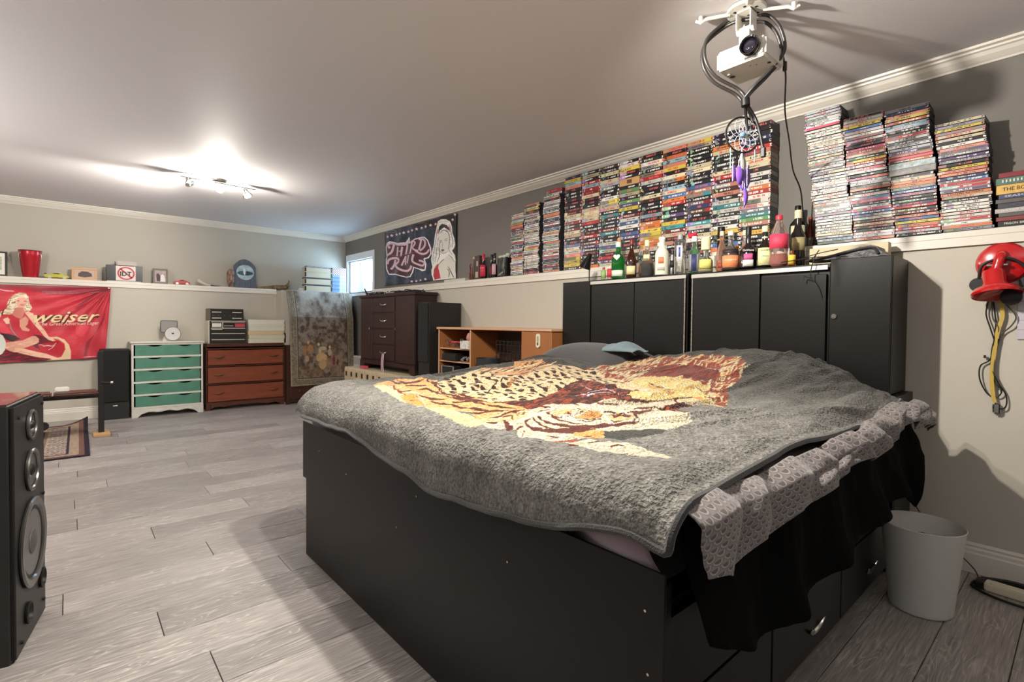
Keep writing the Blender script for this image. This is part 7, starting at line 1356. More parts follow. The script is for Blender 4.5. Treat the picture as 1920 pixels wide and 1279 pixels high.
t = thing('game_box', 'black box with a round red crossed-out emblem, on the far ledge', 'box', (-2.655, -.115, LB))
obj('carton', bx((-.165, -.035, .012), (.165, .045, .185), .002), mat('blue_black_carton', '16181f', .35, var=.3, vscale=4), t)
d = obj('emblem_panel', bx((-.08, -.0365, .016), (.10, -.035, .180)), mat('emblem_white', 'd8cac4', .5), t)
ring = BM(); N_ = 40
o_ = [(.012+.080*math.cos(2*math.pi*k/N_), -.0375, .098+.074*math.sin(2*math.pi*k/N_)) for k in range(N_)]; i_ = [(.012+.064*math.cos(2*math.pi*k/N_), -.0375, .098+.058*math.sin(2*math.pi*k/N_)) for k in range(N_)]
ov = [ring.verts.new(p) for p in o_]; iv = [ring.verts.new(p) for p in i_]
for k in range(N_): ring.faces.new((ov[k], ov[(k+1) % N_], iv[(k+1) % N_], iv[k]))
for q in ([(-.045, .140), (-.032, .152), (.070, .055), (.058, .043)],): ring.faces.new([ring.verts.new((a, -.0375, b_)) for a, b_ in q])
obj('red_ring', ring, mat('emblem_red', 'b83a48', .5), d)
letters('IDT', .07, mat('emblem_black', '1c181c', .5), d, (.008, -.0383, .090), RB, w=.105, offset=.002)
obj('base_board', bx((-.16, -.045, 0), (.15, .045, .011), .001), m_met, t)
t = thing('radio', 'small pale transistor radio with an aerial on top of the emblem box', 'radio', (-2.64, -.11, LB+.1855)); obj('body', bx((-.085, -.02, 0), (.10, .02, .052), .006, 2), mat('radio_beige', 'b4a8a0', .5), t); obj('handle', bx((-.07, -.022, .0), (.07, .022, .006)), m_bk, t); obj('aerial', cy((-.095, 0, 0), (-.10, 0, .045), .003, n=8), m_bk, t)
t = thing('powder_horn', 'curved pale horn with a dark tip lying on the far ledge', 'horn', (-1.83, -.12, LB))
obj('horn', tube(BM(), curve([(-.11, 0, .075), (-.07, 0, .045), (-.01, 0, .020), (.04, 0, .014)], 6), [.024-.0009*i for i in range(19)], 14), mat('horn', 'c4bfa8', .4), t, True)
obj('tip', tube(BM(), curve([(.035, 0, .014), (.09, 0, .010), (.14, 0, .013)], 6), [.009-.0005*i for i in range(13)], 10), mat('horn_dark', '4a443c', .5), t, True)
t = thing('carved_mask', 'narrow mottled carved wooden mask standing left of the wooden plaque', 'mask', (-1.565, -.10, LB))
obj('face', lathe(BM(), [(.018, 0), (.034, .03), (.042, .09), (.046, .14), (.044, .19), (.030, .225), (.008, .238)], 28, sy=.7), mat('mottled_wood', '7c6050', .5, var=.8, vscale=28), t, True)
obj('nose', lathe(BM(), [(.006, .09), (.011, .10), (.007, .15), (.003, .16)], 10, 0, -.032), mat('pale_mottle', 'a48c78', .5), t, True)
for s in (-1, 1): obj('eye', tube(BM(), [(s*.022-.010, -.030, .158), (s*.022, -.0345, .153), (s*.022+.010, -.030, .158)], .003, 6), m_bk, t, True)
obj('mouth', tube(BM(), [(-.016, -.028, .066), (0, -.033, .060), (.016, -.028, .066)], .004, 6), mat('mouth_red', '5a2420', .5), t, True)
t = thing('wall_plaque', 'grey wooden arched plaque with an oval picture of a white bird', 'plaque', (-1.395, -.095, LB+.002), 0, None, (R(-7), 0, 0))
arch = [(-.13, 0), (-.13, .285)]+[(-.13+.26*k/12, .285+.095*math.sin(math.pi*k/12)**.8) for k in range(1, 12)]+[(.13, .285), (.13, 0)]
obj('board', prism(BM(), [(a, -.012, b_) for a, b_ in arch], (0, .018, 0)), mat('weathered_wood', '545a62', .7, var=.2, vscale=30, stretch=(6, 1, 1)), t)
for x in (-.065, 0, .065): obj('groove', bx((x-.001, -.0128, .004), (x+.001, -.012, .34)), m_bk, t)
ov = lambda cx, cz, rx, rz, y: [(cx+rx*math.cos(a), y, cz+rz*math.sin(a)) for a in np.linspace(0, 2*math.pi, 36, endpoint=False)]
d = obj('oval_picture', prism(BM(), ov(.005, .205, .105, .100, -.0135), (0, .0015, 0)), mat('snow_scene', '9fb0b4', .4, var=.35, vscale=22), t)
obj('oval_water', prism(BM(), ov(.005, .195, .095, .030, -.0142), (0, .0005, 0)), mat('dark_water', '3c5a60', .3, var=.5, vscale=40), d); obj('bird', prism(BM(), ov(-.005, .215, .014, .045, -.0150), (0, .0005, 0)), m_plate, d)
t = thing('carved_snake', 'mottled brown carved snake with a raised head at the end of the far ledge', 'figurine', (-1.0, -.10, LB))
pts = curve([(-.25, .01, .010), (-.18, -.01, .014), (-.10, .01, .020), (-.02, -.01, .028), (.06, .01, .034), (.12, 0, .040), (.155, 0, .075), (.165, -.005, .115), (.155, -.01, .135)], 6)
pts = [p+Vector((-.01, 0, 0)) for p in pts]
obj('body', tube(BM(), pts, [.004+.030*math.sin(math.pi*min(1, i/len(pts)*1.05+.02))**.8 if i < len(pts)*.8 else .016-.012*(i-len(pts)*.8)/(len(pts)*.2) for i in range(len(pts))], 12), mat('snake_skin', '6a5638', .5, var=.7, vscale=45), t, True)
# ------------------------------------------------------------------ right far side: wardrobe on trunks, speaker, desk
m_esp = mat('espresso_laminate', '33201f', .38, var=.06, vscale=3, bump=.02)
t = thing('trunk_cabinet', 'low cream painted locker with brass latches below the dark wardrobe', 'cabinet', (-.28, -2.08, 0))
m_tr = mat('aged_cream', 'bcae90', .5, var=.08, vscale=12)
obj('body', bx((-.215, -.875, 0), (.16, .93, .525), .006), m_tr, t)
for i in range(6):
    y = -.72+i*.30; d = obj('lid_panel', bx((-.222, y-.14, .30), (-.215, y+.14, .51), .003), m_tr, t)
    for s in (-1, 1): obj('latch', bx((-.228, y+s*.075-.02, .415), (-.222, y+s*.075+.02, .475), .002), m_brass, d); obj('keyhole', bx((-.2295, y+s*.075-.008, .43), (-.228, y+s*.075+.008, .46)), m_dk, d)
tag(obj('red_tin', bx((-.03, -.05, 0), (.03, .05, .035), .004), mat('pinkish_red', 'c0505c', .5), None, False, (-.44, -1.60, .5255)), 'small pinkish red tin on the cream locker in front of the wardrobe', 'tin')
t = thing('wardrobe', 'dark espresso wardrobe with four centre drawers between two doors', 'wardrobe', (-.26, -2.07, .526))
obj('carcass', bx((-.13, -.655, .07), (.13, .655, .86), .003), m_esp, t)
obj('top', bx((-.155, -.685, .86), (.135, .68, .892), .008, 2), m_esp, t, True)
for a, b_ in ((-.665, -.665+.09), (.575, .665)): obj('bracket_foot', prism(BM(), [(-.145, a, 0), (-.145, b_, 0), (-.145, b_+(.05 if a < 0 else 0), .07), (-.145, a-(0 if a < 0 else .05), .07)], (.27, 0, 0)), m_esp, t)
obj('plinth', bx((-.147, -.665, .062), (.13, .665, .11), .006, 2), m_esp, t, True)
for nm, a, b_ in (('door', -.65, -.235), ('door', .345, .65)):
    d = obj(nm, bx((-.142, a, .115), (-.13, b_, .855), .003), m_esp, t); obj('door_panel', bx((-.145, a+.06, .175), (-.141, b_-.06, .795), .003), m_esp, d)
    yk = -.265 if a < 0 else .375; obj('knob', cy((-.162, yk, .49), (-.145, yk, .49), .013, .009, 14), m_chrome, d, True)
for i in range(4):
    z0 = .125+i*.184; d = obj('drawer', bx((-.145, -.228, z0), (-.13, .338, z0+.174), .007, 2), m_esp, t)
    obj('handle', tube(BM(), curve([(-.15, -.03, z0+.095), (-.168, -.01, z0+.085), (-.168, .06, z0+.088), (-.162, .09, z0+.105), (-.15, .10, z0+.10)], 4), .006, 8), m_chrome, d, True)
t = thing('ribbon_bundle', 'bundle of pink, white and grey ribbons hanging from the lowest wardrobe drawer', 'ribbons', (-.448, -2.10, 0))
for i, c in enumerate(('b8748c', 'c8b8c0', '6c6a80', 'a03c50', 'd0c4c8')):
    obj('ribbon', tube(BM(), curve([(.0, .015-.008*i, .73), (-.01, .02-.01*i, .62), (-.012, .025-.012*i, .50), (-.085, .02-.01*i, .42)], 5), .0055, 6), mat('ribbon_'+c, c, .6), t, True)
t = thing('cable_heap', 'heap of black cables and a tablet cover on top of the dark wardrobe', 'cables', (-.24, -2.05, 1.4185))
b = BM(); r_ = random.Random(9)
for i in range(12):
    p0 = Vector((r_.uniform(-.1, .05), r_.uniform(-.5, .45), .01)); pp = [p0]
    for k in range(6): pp.append(pp[-1]+Vector((r_.uniform(-.06, .06), r_.uniform(-.14, .14), 0))); pp[-1].z = .008+r_.uniform(0, .025); pp[-1].x = max(-.13, min(.1, pp[-1].x)); pp[-1].y = max(-.6, min(.55, pp[-1].y))
    tube(b, curve(pp, 5), .006, 6)
o = obj('cables', b, m_bk, t, True); o['kind'] = 'stuff'
obj('tablet_cover', bx((-.10, .30, .0), (.0, .56, .012), .003), m_bk, t, False, None, (0, 0, 0)); obj('angled_arm', tube(BM(), [(-.1, .58, .004), (-.11, .64, .09)], .010, 8), m_bk, t, True); obj('pale_scrap', bx((-.11, -.02, .012), (-.02, .12, .018)), m_plate, t)
t = thing('tower_speaker', 'black tower speaker on the low locker between the wardrobe and the orange desk', 'speaker', (-.28, -3.06, 0))
obj('stand', bx((-.2, -.105, 0), (.14, .07, .52), .004), m_bk, t)
obj('cabinet', bx((-.22, -.105, .52), (.16, .105-.01, 1.292), .003), m_sp, t); obj('grille', bx((-.232, -.098, .70), (-.22, .088, 1.28), .005), m_cl, t)
# pine desk with open bays
m_pine = mat('orange_pine', '9a6238', .42, var=.12, vscale=5, stretch=(1, 1, .2)); m_pl2 = mat('pine_edge', 'c69a78', .45)
t = thing('desk_hutch', 'orange-brown open desk unit with shelves of clutter behind the bed', 'desk', (-.27, -4.055, 0))
obj('top', bx((-.205, -.745, 1.03), (.15, .80, 1.05), .003), m_pl2, t)
for nm, y in (('side_panel', .775), ('divider', .27), ('divider', -.42), ('side_panel', -.725)): obj(nm, bx((-.19, y-.009, 0), (.145, y+.009, 1.03), .001), m_pine, t); obj('edge_band', bx((-.192, y-.009, 0), (-.19, y+.009, 1.03)), m_pl2, t)
obj('door', bx((-.2, -.73, .05), (-.186, -.413, 1.025), .002), m_pine, t)
for z in (.855, .735): obj('shelf', bx((-.185, .279, z-.012), (.14, .766, z), .001), m_pl2, t)
obj('back_panel', bx((.140, -.41, .1), (.150, .766, 1.03)), mat('pine_back_dark', '4a3424', .6), t)
t = thing('thermometer', 'white oval wall thermometer stuck on the orange desk door', 'thermometer', (-.471, -4.665, .96))
b = BM(); pts = [(-.012, .02*math.cos(a), (.033 if math.sin(a) > 0 else -.033)+.02*math.sin(a)) for a in np.linspace(0, 2*math.pi, 32, endpoint=False)]; obj('case', prism(b, pts, (.010, 0, 0)), mat('cream_plastic', 'd8cfb4', .4), t); obj('display', bx((-.0135, -.011, -.008), (-.012, .011, .034), .001), mat('lcd', '9c9c80', .3), t); obj('dark_window', bx((-.0135, -.009, -.034), (-.012, .009, -.012), .001), mat('brown_window', '5a4a3c', .4), t)
# clutter in the desk bays
t = thing('tool_tangle', 'tangle of cords, pliers and red handles on the top desk shelf', 'tools', (-.42, -3.56, .856)); b = BM()
for i in range(9):
    p0 = Vector((r_.uniform(-.05, .05), r_.uniform(-.12, .16), .01)); pp = [p0]
    for k in range(4): pp.append(pp[-1]+Vector((r_.uniform(-.03, .03), r_.uniform(-.08, .08), 0))); pp[-1].z = .006+r_.uniform(0, .08); pp[-1].y = max(-.16, min(.2, pp[-1].y))
    tube(b, curve(pp, 4), .004, 6)
o = obj('cords', b, mat('grey_cord', '4a4446', .5), t, True); o['kind'] = 'stuff'
for i in range(3): obj('red_handle', tube(BM(), curve([(-.06, .10-.05*i, .03+.01*i), (-.05, .06-.05*i, .06), (-.03, .02-.05*i, .05)], 4), .007, 8), mat('handle_red', 'a03038', .4), t, True)
tag(obj('spotted_box', bx((-.04, -.06, 0), (.04, .06, .075), .002), mat('spotted_white', 'd0ccc4', .5, var=.35, vscale=70), None, False, (-.44, -3.715, .8555)), 'small white box with dark spots at the divider end of the desk shelf', 'box')
tag(obj('pink_ornament', lathe(BM(), [(.02, 0), (.03, .02), (.022, .05), (.012, .07)], 16), mat('pinkish', 'b07878', .5), None, True, (-.36, -3.70, .931)), 'pinkish ornament resting on the spotted box', 'ornament').location = (-.42, -3.715, .931)
tag(obj('black_case', bx((-.08, -.12, 0), (.08, .12, .07), .01, 2), m_bk, None, True, (-.39, -3.46, .7355)), 'black case on the middle desk shelf', 'case')
t = tag(obj('metal_bits', BM(), m_met), 'small heap of shiny metal bits on the middle desk shelf', 'metal parts', None, 'stuff'); b = BM()
for i in range(24): bmesh.ops.create_icosphere(b, subdivisions=1, radius=.010, matrix=Matrix.Translation((-.43+r_.uniform(-.04, .04), -3.68+r_.uniform(-.07, .07), .746+r_.uniform(0, .03))))
b.to_mesh(t.data); b.free()
t = thing('desktop_computer', 'black computer case with a silver rim in the lowest desk bay', 'computer', (-.40, -3.46, 0)); obj('case', bx((-.08, -.10, 0), (.22, .10, .69), .004), m_bk, t); obj('silver_rim', tube(BM(), [(-.082, .095, .35), (-.082, .095, .685), (-.082, -.095, .685), (-.082, -.095, .35)], .008, 8), m_met, t, True)
t = thing('storage_tub', 'green plastic storage tub with a pale lid in the lowest desk bay', 'tub', (-.46, -3.70, 0)); obj('tub', bx((-.11, -.095, 0), (.11, .10, .60), .01, 2), mat('green_plastic', '2c8a5c', .4), t, True); obj('lid', bx((-.115, -.099, .60), (.115, .10, .615), .006, 2), mat('green_plastic', '2c8a5c', .4), t, True)
m_wire = mat('black_wire', '1a1818', .4)
t = thing('wire_basket', 'black wire basket of white packets in the middle desk bay', 'basket', (-.30, -4.245, 0)); b = BM()
for z in (.60, .68, .76, .84, .91, .94): tube(b, [(-.09, -.16, z), (-.09, .18, z), (.08, .18, z), (.08, -.16, z)], .004, 6, True)
for y in [-.16+i*.0485 for i in range(8)]: tube(b, [(-.09, y, .55), (-.09, y, .945)], .004, 6)
obj('wire_frame', b, m_wire, t, True)
for i in range(3): obj('leg', cy((-.088, -.15+i*.16, 0), (-.088, -.15+i*.16, .56), .005, n=8), m_wire, t)
for i in range(5): tag(obj('white_packet', bx((-.05, -.026, 0), (.05, .026, .10), .004), mat('packet_%s' % 'ab'[i % 2], ('c8c8c4', '9a9ea0')[i % 2], .5), None, False, (-.30, -4.12-.06*i, .60)), f'{("white", "grey", "white", "grey", "white")[i]} packet, {nth(i+1)} along the wire basket from the window end', 'packet', 'packets in the wire basket')
t = thing('waste_basket', 'dark tapered paper basket in front of the wire basket', 'bin', (-.42, -3.99, 0)); obj('basket', lathe(BM(), [(.08, .45), (.085, .46), (.105, .79), (.10, .79), (.078, .47)], 28), mat('charcoal_plastic', '2a2c2c', .5), t, True); obj('stand', bx((-.06, -.06, 0), (.06, .06, .45)), m_bk, t)
# ------------------------------------------------------------------ floor-standing things near the camera
m_spk = mat('speaker_ash', '1f1d1c', .45, var=.1, vscale=8, stretch=(8, 8, 1), bump=.05, bscale=120); m_cone = mat('cone_grey', '4a4845', .5); m_ring = mat('ring_metal', '6e6c6a', .3, metal=.8); m_rub = mat('rubber', '141312', .5)
A0, A1 = Vector((-3.288, -5.22, 0)), Vector((-3.227, -4.87, 0)); ang = math.atan2(A1.y-A0.y, A1.x-A0.x)
t = thing('floor_speaker', 'big black floor speaker with silver-ringed drivers at the left edge', 'speaker', (A0+A1)/2, ang)   # local x along the front, -y... towards +x of the room
w = (A1-A0).length/2
obj('cabinet', bx((-w, 0, 0), (w, .36, .815), .004), m_spk, t); obj('front_baffle', bx((-w+.002, -.012, .006), (w-.002, .0, .812), .006, 2), m_spk, t)
obj('top_panel', bx((-w+.004, .004, .815), (w-.004, .355, .819), .001), mat('reddish_gloss_top', '5c2c28', .2, coat=.5), t)
def driver(z, r, cx=0, dust=.3):
    d = obj('driver', lathe(BM(), [(r*.80, 0), (r*.98, .004), (r, .010), (r*.96, .014), (r*.84, .012), (r*.80, .006)], 44, M=Matrix.Translation((cx, -.010, z)) @ Matrix.Rotation(R(90), 4, 'X')), m_ring, t, True)
    obj('surround', lathe(BM(), [(r*.68, .002), (r*.72, .007), (r*.78, .008), (r*.82, .003)], 44, M=Matrix.Translation((cx, -.010, z)) @ Matrix.Rotation(R(90), 4, 'X')), m_rub, d, True)
    obj('cone', lathe(BM(), [(r*dust, -.0), (r*dust*1.05, .0012), (r*.5, .0025), (r*.69, .0045)], 44, M=Matrix.Translation((cx, -.0085, z)) @ Matrix.Rotation(R(90), 4, 'X')), m_cone, d, True)
    obj('dust_cap', lathe(BM(), [(r*dust, 0), (r*dust*.9, .008), (r*dust*.5, .014), (.001, .016)], 30, M=Matrix.Translation((cx, -.010, z)) @ Matrix.Rotation(R(90), 4, 'X')), m_cone if r > .1 else m_rub, d, True)
driver(.725, .052); driver(.572, .072); driver(.325, .150)
for cx, z in ((-.055, .105), (.115, .150)):
    p = obj('port', lathe(BM(), [(.020, 0), (.034, .004), (.036, .010), (.030, .012), (.024, .002)], 30, M=Matrix.Translation((cx, -.010, z)) @ Matrix.Rotation(R(90), 4, 'X')), m_rub, t, True)
for cx, z in ((-.13, .77), (.14, .78), (.14, .06), (-.12, .04), (.145, .45)): obj('grille_peg', cy((cx, -.018, z), (cx, -.011, z), .006, n=12), m_rub, t, True)
# weight bench and its foot
m_steel = mat('black_steel', '191817', .4); m_lea = mat('brown_vinyl', '4a2c26', .35, bump=.1, bscale=90)
t = thing('weight_bench', 'black steel exercise bench with brown pads and an upright post', 'bench', (-2.915, -1.25, 0))
obj('post', bx((-.022, -.03, .025), (.022, .03, .79), .003), m_steel, t); obj('foot', bx((-.062, -.13, 0), (.062, .10, .025), .003), mat('plywood_foot', 'b89468', .6, var=.1), t)
obj('beam', bx((-.62, -.025, .355), (-.02, .025, .39), .003), m_steel, t)
for x0, x1, dz in ((-.335, -.02, .012), (-.66, -.345, 0)):
    b = bx((x0, -.13, .39), (x1, .13, .425), .014, 3); o = obj('pad', b, m_lea, t, True)
for v in (0,): obj('pivot', cy((-.05, -.06, .40), (-.05, .06, .40), .014, n=14), m_chrome, t, True)
obj('pin', cy((.0, -.035, .50), (.075, -.035, .492), .006, n=10), m_steel, t, True); obj('pin_knob', cy((.07, -.035, .4925), (.088, -.035, .4915), .012, n=14), m_chrome, t, True)
obj('post', bx((-.45, -.03, .0), (-.41, .03, .42), .003), m_steel, t); obj('knob', cy((-.40, -.04, .13), (-.40, .0, .13), .035, n=18), m_rub, t, True)
tag(obj('wall_charger', bx((-.05, -.02, 0), (.05, .02, .045), .008, 2), m_plate, None, True, (-3.19, -1.25, .4265)), 'small white plastic box sitting on the bench pad', 'box')
# oriental rug, one corner lifted
nu, nv = 260, 220; U_, V_ = np.meshgrid(np.linspace(0, 1, nu), np.linspace(0, 1, nv)); U_ = U_.ravel(); V_ = V_.ravel()
x = -4.15+1.15*U_; y = -2.18+1.62*V_; x = x-.02*(1-V_)
lift = np.clip((U_-.80)/.2, 0, 1)**2*np.clip((V_-.72)/.28, 0, 1)**1.5*.075; z = .010+lift+.006*np.clip(U_-.95, 0, 1)*20*.1*np.sin(V_*25)**2
c = np.empty((len(U_), 3)); n = fbm(U_*60, V_*80, 3, 2); e = np.minimum(np.minimum(U_, 1-U_)*1.15, np.minimum(V_, 1-V_)*1.62)
c[:] = lin('39303c'); mot = (np.sin(U_*95)*np.sin(V_*130)+1.2*(n-.5)) > .25; c[mot] = lin('9a8f86'); mot = (np.sin(U_*52+1)*np.sin(V_*70)) > .72; c[mot] = lin('7c4a44')
k = e < .30; c[k] = lin('a89a88'); mot = k & ((np.sin(U_*120)*np.sin(V_*165)+1.5*(n-.5)) > .2); c[mot] = lin('5a4a50')
for a, b_, cc_ in ((.285, .31, '7c6450'), (.31, .325, '33293a'), (.13, .15, '33293a'), (.07, .13, '8c7560'), (.035, .07, '6c4c44'), (0, .035, '29232c')): k = (e >= a) & (e < b_); c[k] = lin(cc_)
k = (e > .07) & (e < .13) & ((np.sin(U_*200)*np.sin(V_*280)) > 0); c[k] = lin('a09080')
t = grid_mesh('oriental_rug', np.stack([x, y, z], 1), nu, nv, c*(1+.4*(n-.5))[:, None], print_mat('rug_pile', .95, bump=.4, bscale=350, dist=.003))
md = t.modifiers.new('t', 'SOLIDIFY'); md.thickness = .008; md.offset = -1
tag(t, 'patterned navy and cream oriental rug under the bench, one corner curling up', 'rug')
# waste bin beside the cabinets
t = thing('waste_bin', 'frosted white plastic waste bin on the floor beside the black cabinets', 'bin', (-.665, -7.0, 0))
mb = mat('frosted_plastic', 'dcdad5', .45, trans=.25, spec=.4, ior=1.2)
obj('bin', lathe(BM(), [(.092, 0), (.098, .004), (.100, .01), (.130, .325), (.1325, .33), (.130, .332), (.127, .325), (.096, .014), (.0, .014)], 56), mb, t, True)
t = thing('black_shoe', 'glossy black shoe dropped into the frosted waste bin', 'shoe', (-.64, -6.985, .17), 0, None, (0, R(-30), R(20))); obj('upper', lathe(BM(), [(.02, -.06), (.042, -.04), (.05, .0), (.045, .06), (.036, .11), (.028, .135), (.012, .15)], 24, sy=.8), mat('gloss_black', '0c0b0b', .12, coat=.6), t, True); obj('seam', tube(BM(), [(-.03, -.03, .12), (-.044, -.01, .05), (-.047, 0, -.01)], .002, 6), mat('grey_seam', '6c6a68', .4), t, True)
# power strip and its cables
t = thing('power_strip', 'cream power strip lying by the baseboard under its black cables', 'power strip', (-.285, -7.30, 0), R(-3))
obj('body', bx((-.028, -.20, .002), (.028, .155, .036), .005, 2), mat('cream_strip', 'cfc9b0', .4), t, True); obj('end_cap', bx((-.027, .155, .003), (.027, .185, .035), .004), m_rub, t); 
for s in (-.018, .018): obj('screw', cy((s, .135, .036), (s, .135, .0375), .004, n=10), m_chrome, t)
t = thing('floor_cables', 'black cables coiled on the floor around the cream power strip', 'cables', (-.28, -7.2, 0))
for pts in ([(.02, .08, .01), (.08, .0, .02), (.09, -.12, .02), (.06, -.22, .02), (.10, -.30, .01)], [(.03, .09, .012), (-.03, .09, .01), (-.085, .02, .01), (-.10, -.1, .01), (-.09, -.30, .01)], [(.04, .07, .03), (.07, -.02, .035), (.075, -.12, .03), (.055, -.17, .04), (.09, -.20, .03), (.10, -.14, .03), (.05, -.13, .05), (.03, -.24, .04)], [(.05, .06, .015), (.095, -.04, .01), (.10, -.16, .01), (.11, -.3, .01)]):
    obj('cable', tube(BM(), curve(pts, 7), .0055, 8), m_rub, t, True)
o = tag(obj('thin_cord', tube(BM(), curve([(-.127, -6.86, .29), (-.14, -6.90, .22), (-.15, -6.96, .15), (-.15, -7.04, .08), (-.17, -7.10, .03), (-.23, -7.12, .012)], 7), .0022, 6), m_rub, None, True), 'thin black cord running from the outlet down to the floor cables', 'cord')
# ------------------------------------------------------------------ red lamp and what hangs by it
m_rlamp = mat('red_lacquer', 'b41418', .22, coat=.7)
t = thing('wall_lamp', 'glossy red clip-on lamp mounted on the beige wall under the ledge', 'lamp', (-.117, -7.155, 1.365))
Rx = Matrix.Rotation(R(-90), 4, 'Y')
obj('backplate', lathe(BM(), [(.086, 0), (.088, .006), (.080, .020), (.055, .030), (.02, .034)], 44, M=Rx), m_rlamp, t, True)
obj('arm', tube(BM(), curve([(-.03, 0, .035), (-.055, .004, .02), (-.06, .012, -.02), (-.065, .02, -.05)], 5), .019, 14), m_rlamp, t, True)
Ms = Matrix.Translation((-.07, .022, -.045)) @ Matrix.Rotation(R(172), 4, 'X') @ Matrix.Rotation(R(-14), 4, 'Y')
sh = obj('shade', lathe(BM(), [(.018, -.012), (.034, -.008), (.038, .0), (.038, .045), (.045, .060), (.072, .072), (.082, .090), (.080, .100), (.074, .095), (.040, .07)], 44, M=Ms), m_rlamp, t, True)
obj('hinge', cy((-.06, -.02, -.012), (-.06, .045, -.012), .006, n=12), m_chrome, sh, True)
t = thing('headphones', 'black headphones hooked over the red lamp', 'headphones', (-.135, -7.16, 1.33))
obj('headband', tube(BM(), curve([(-.03, .075, -.03), (-.035, .065, .025), (-.035, .02, .048), (-.035, -.03, .045), (-.03, -.07, .0), (-.03, -.072, -.06), (-.02, -.045, -.10)], 6), .006, 8), m_rub, t, True)
obj('ear_cup', lathe(BM(), [(.03, -.012), (.036, 0), (.034, .014), (.02, .02)], 26, M=Matrix.Translation((-.04, -.028, -.112)) @ Rx), m_rub, t, True); obj('ear_cup', lathe(BM(), [(.026, -.008), (.03, 0), (.026, .012)], 26, M=Matrix.Translation((-.02, .078, -.055)) @ Rx), m_rub, t, True)
Q = lambda *p: curve([(-.128-.004*(i % 3), y, z) for i, (y, z) in enumerate(p)], 7)
cs = [Q((-7.117, 1.22), (-7.108, 1.15), (-7.125, 1.08), (-7.142, 1.0), (-7.128, .93), (-7.15, .86), (-7.178, .80), (-7.178, .75), (-7.155, .745), (-7.135, .80)), Q((-7.13, 1.2), (-7.14, 1.1), (-7.135, 1.02), (-7.125, .95), (-7.095, .92), (-7.095, .86), (-7.12, .80), (-7.15, .79), (-7.165, .82), (-7.14, .86), (-7.14, .95), (-7.15, 1.04)), Q((-7.16, 1.2), (-7.20, 1.14), (-7.19, 1.10), (-7.16, 1.06), (-7.145, 1.0), (-7.14, .90), (-7.155, .82)), Q((-7.125, 1.2), (-7.13, 1.13), (-7.15, 1.08), (-7.13, 1.0), (-7.13, .88))]
t = thing('hanging_cables', 'tangle of thin black cables dangling below the red lamp', 'cables', (0, 0, 0))
for i, p in enumerate(cs): obj('cable', tube(BM(), p, .0028, 6), m_rub if i < 2 else mat('grey_wire', '4a4640', .5), t, True)
obj('clip', bx((-.135, -7.112, .955), (-.127, -7.104, .968), .001), m_rub, t)
t = thing('lanyard', 'mustard yellow lanyard with a metal clip hanging from the red lamp', 'lanyard', (0, 0, 0))
b = BM(); p = curve([(-.134, -7.150, 1.22), (-.134, -7.160, 1.14), (-.136, -7.148, 1.08), (-.136, -7.138, .98), (-.135, -7.132, .88), (-.135, -7.138, .80), (-.135, -7.145, .765)], 6)
for a, b_ in zip(p[:-1], p[1:]):
    q = [a+Vector((0, .007, 0)), a-Vector((0, .007, 0)), b_-Vector((0, .007, 0)), b_+Vector((0, .007, 0))]; prism(b, q, (-.0015, 0, 0))
obj('strap', b, mat('mustard_strap', 'b89c48', .7), t); obj('clip', bx((-.142, -7.165, .715), (-.128, -7.137, .765), .008, 2), mat('steel_clip', '8a8684', .35, metal=.7), t, True)
t = thing('wall_calendar', 'calendar with a dark photo above and a pale page below, at the right edge', 'calendar', (-.118, -7.335, 1.04)); obj('page', bx((-.004, -.13, 0), (0, .13, .20), .0005), mat('calendar_page', 'b8b4bc', .6, var=.04), t); obj('picture', bx((-.0045, -.13, .20), (0, .13, .385), .0005), mat('calendar_photo', '2a2c2c', .4, var=.5, vscale=12), t)
for i in range(4): obj('ruled_line', bx((-.005, -.13, .04+.04*i), (-.004, .13, .0415+.04*i)), mat('calendar_line', '8a8690', .6), t)
# leather case with wires on the cabinet, cream boards under it
t = tag(obj('cream_board', bx((-.03, -.17, 0), (.02, .17, .085), .001), mat('raw_board', 'cabd9c', .6), None, False, (-.19, -6.60, 1.4065)), 'cream board lying behind the black pouch on top of the locked cabinet', 'board')
t = thing('leather_pouch', 'black folded leather pouch on top of the locked cabinet', 'pouch', (-.32, -6.64, 1.4065))
pf = [(.17, .002), (.10, .016), (.02, .034), (-.06, .052), (-.10, .056), (-.125, .046), (-.13, .03), (-.155, .010), (-.17, .002)]
obj('flap', prism(BM(), [(-.06, y, z) for y, z in pf], (.12, 0, 0)), mat('black_leather', '2a2628', .4, bump=.2, bscale=60), t); obj('rolled_edge', tube(BM(), curve([(-.064, .17, .004), (-.064, .05, .02), (-.064, -.06, .040), (-.064, -.11, .040), (-.064, -.13, .012)], 5), .006, 8), mat('black_leather', '2a2628', .4), t, True)
t = thing('loose_wires', 'thin black wires trailing from the pouch down the cabinet doors', 'wires', (-.40, -6.56, 1.4))
for pts in ([(.03, .16, .02), (-.012, .10, .02), (-.03, .05, .03), (-.03, .0, .04), (-.02, -.06, .05)], [(.0, .2, .012), (-.03, .11, .014), (-.03, .02, .02), (-.02, -.10, .012)], [(-.03, .03, .03), (-.035, .045, -.02), (-.035, .05, -.07), (-.03, .035, -.10), (-.03, .025, -.12), (-.03, .015, -.16)], [(-.035, .05, -.08), (-.03, .08, -.07), (-.03, .085, -.09)], [(-.02, .02, .055), (-.03, .04, .02), (-.03, .07, .0)]):
    obj('wire', tube(BM(), curve(pts, 6), .0022, 6), m_rub, t, True)
t = thing('reading_lamp', 'small black cone reading lamp on a rod at the gap beside the bottles', 'lamp', (-.40, -5.09, 1.36))
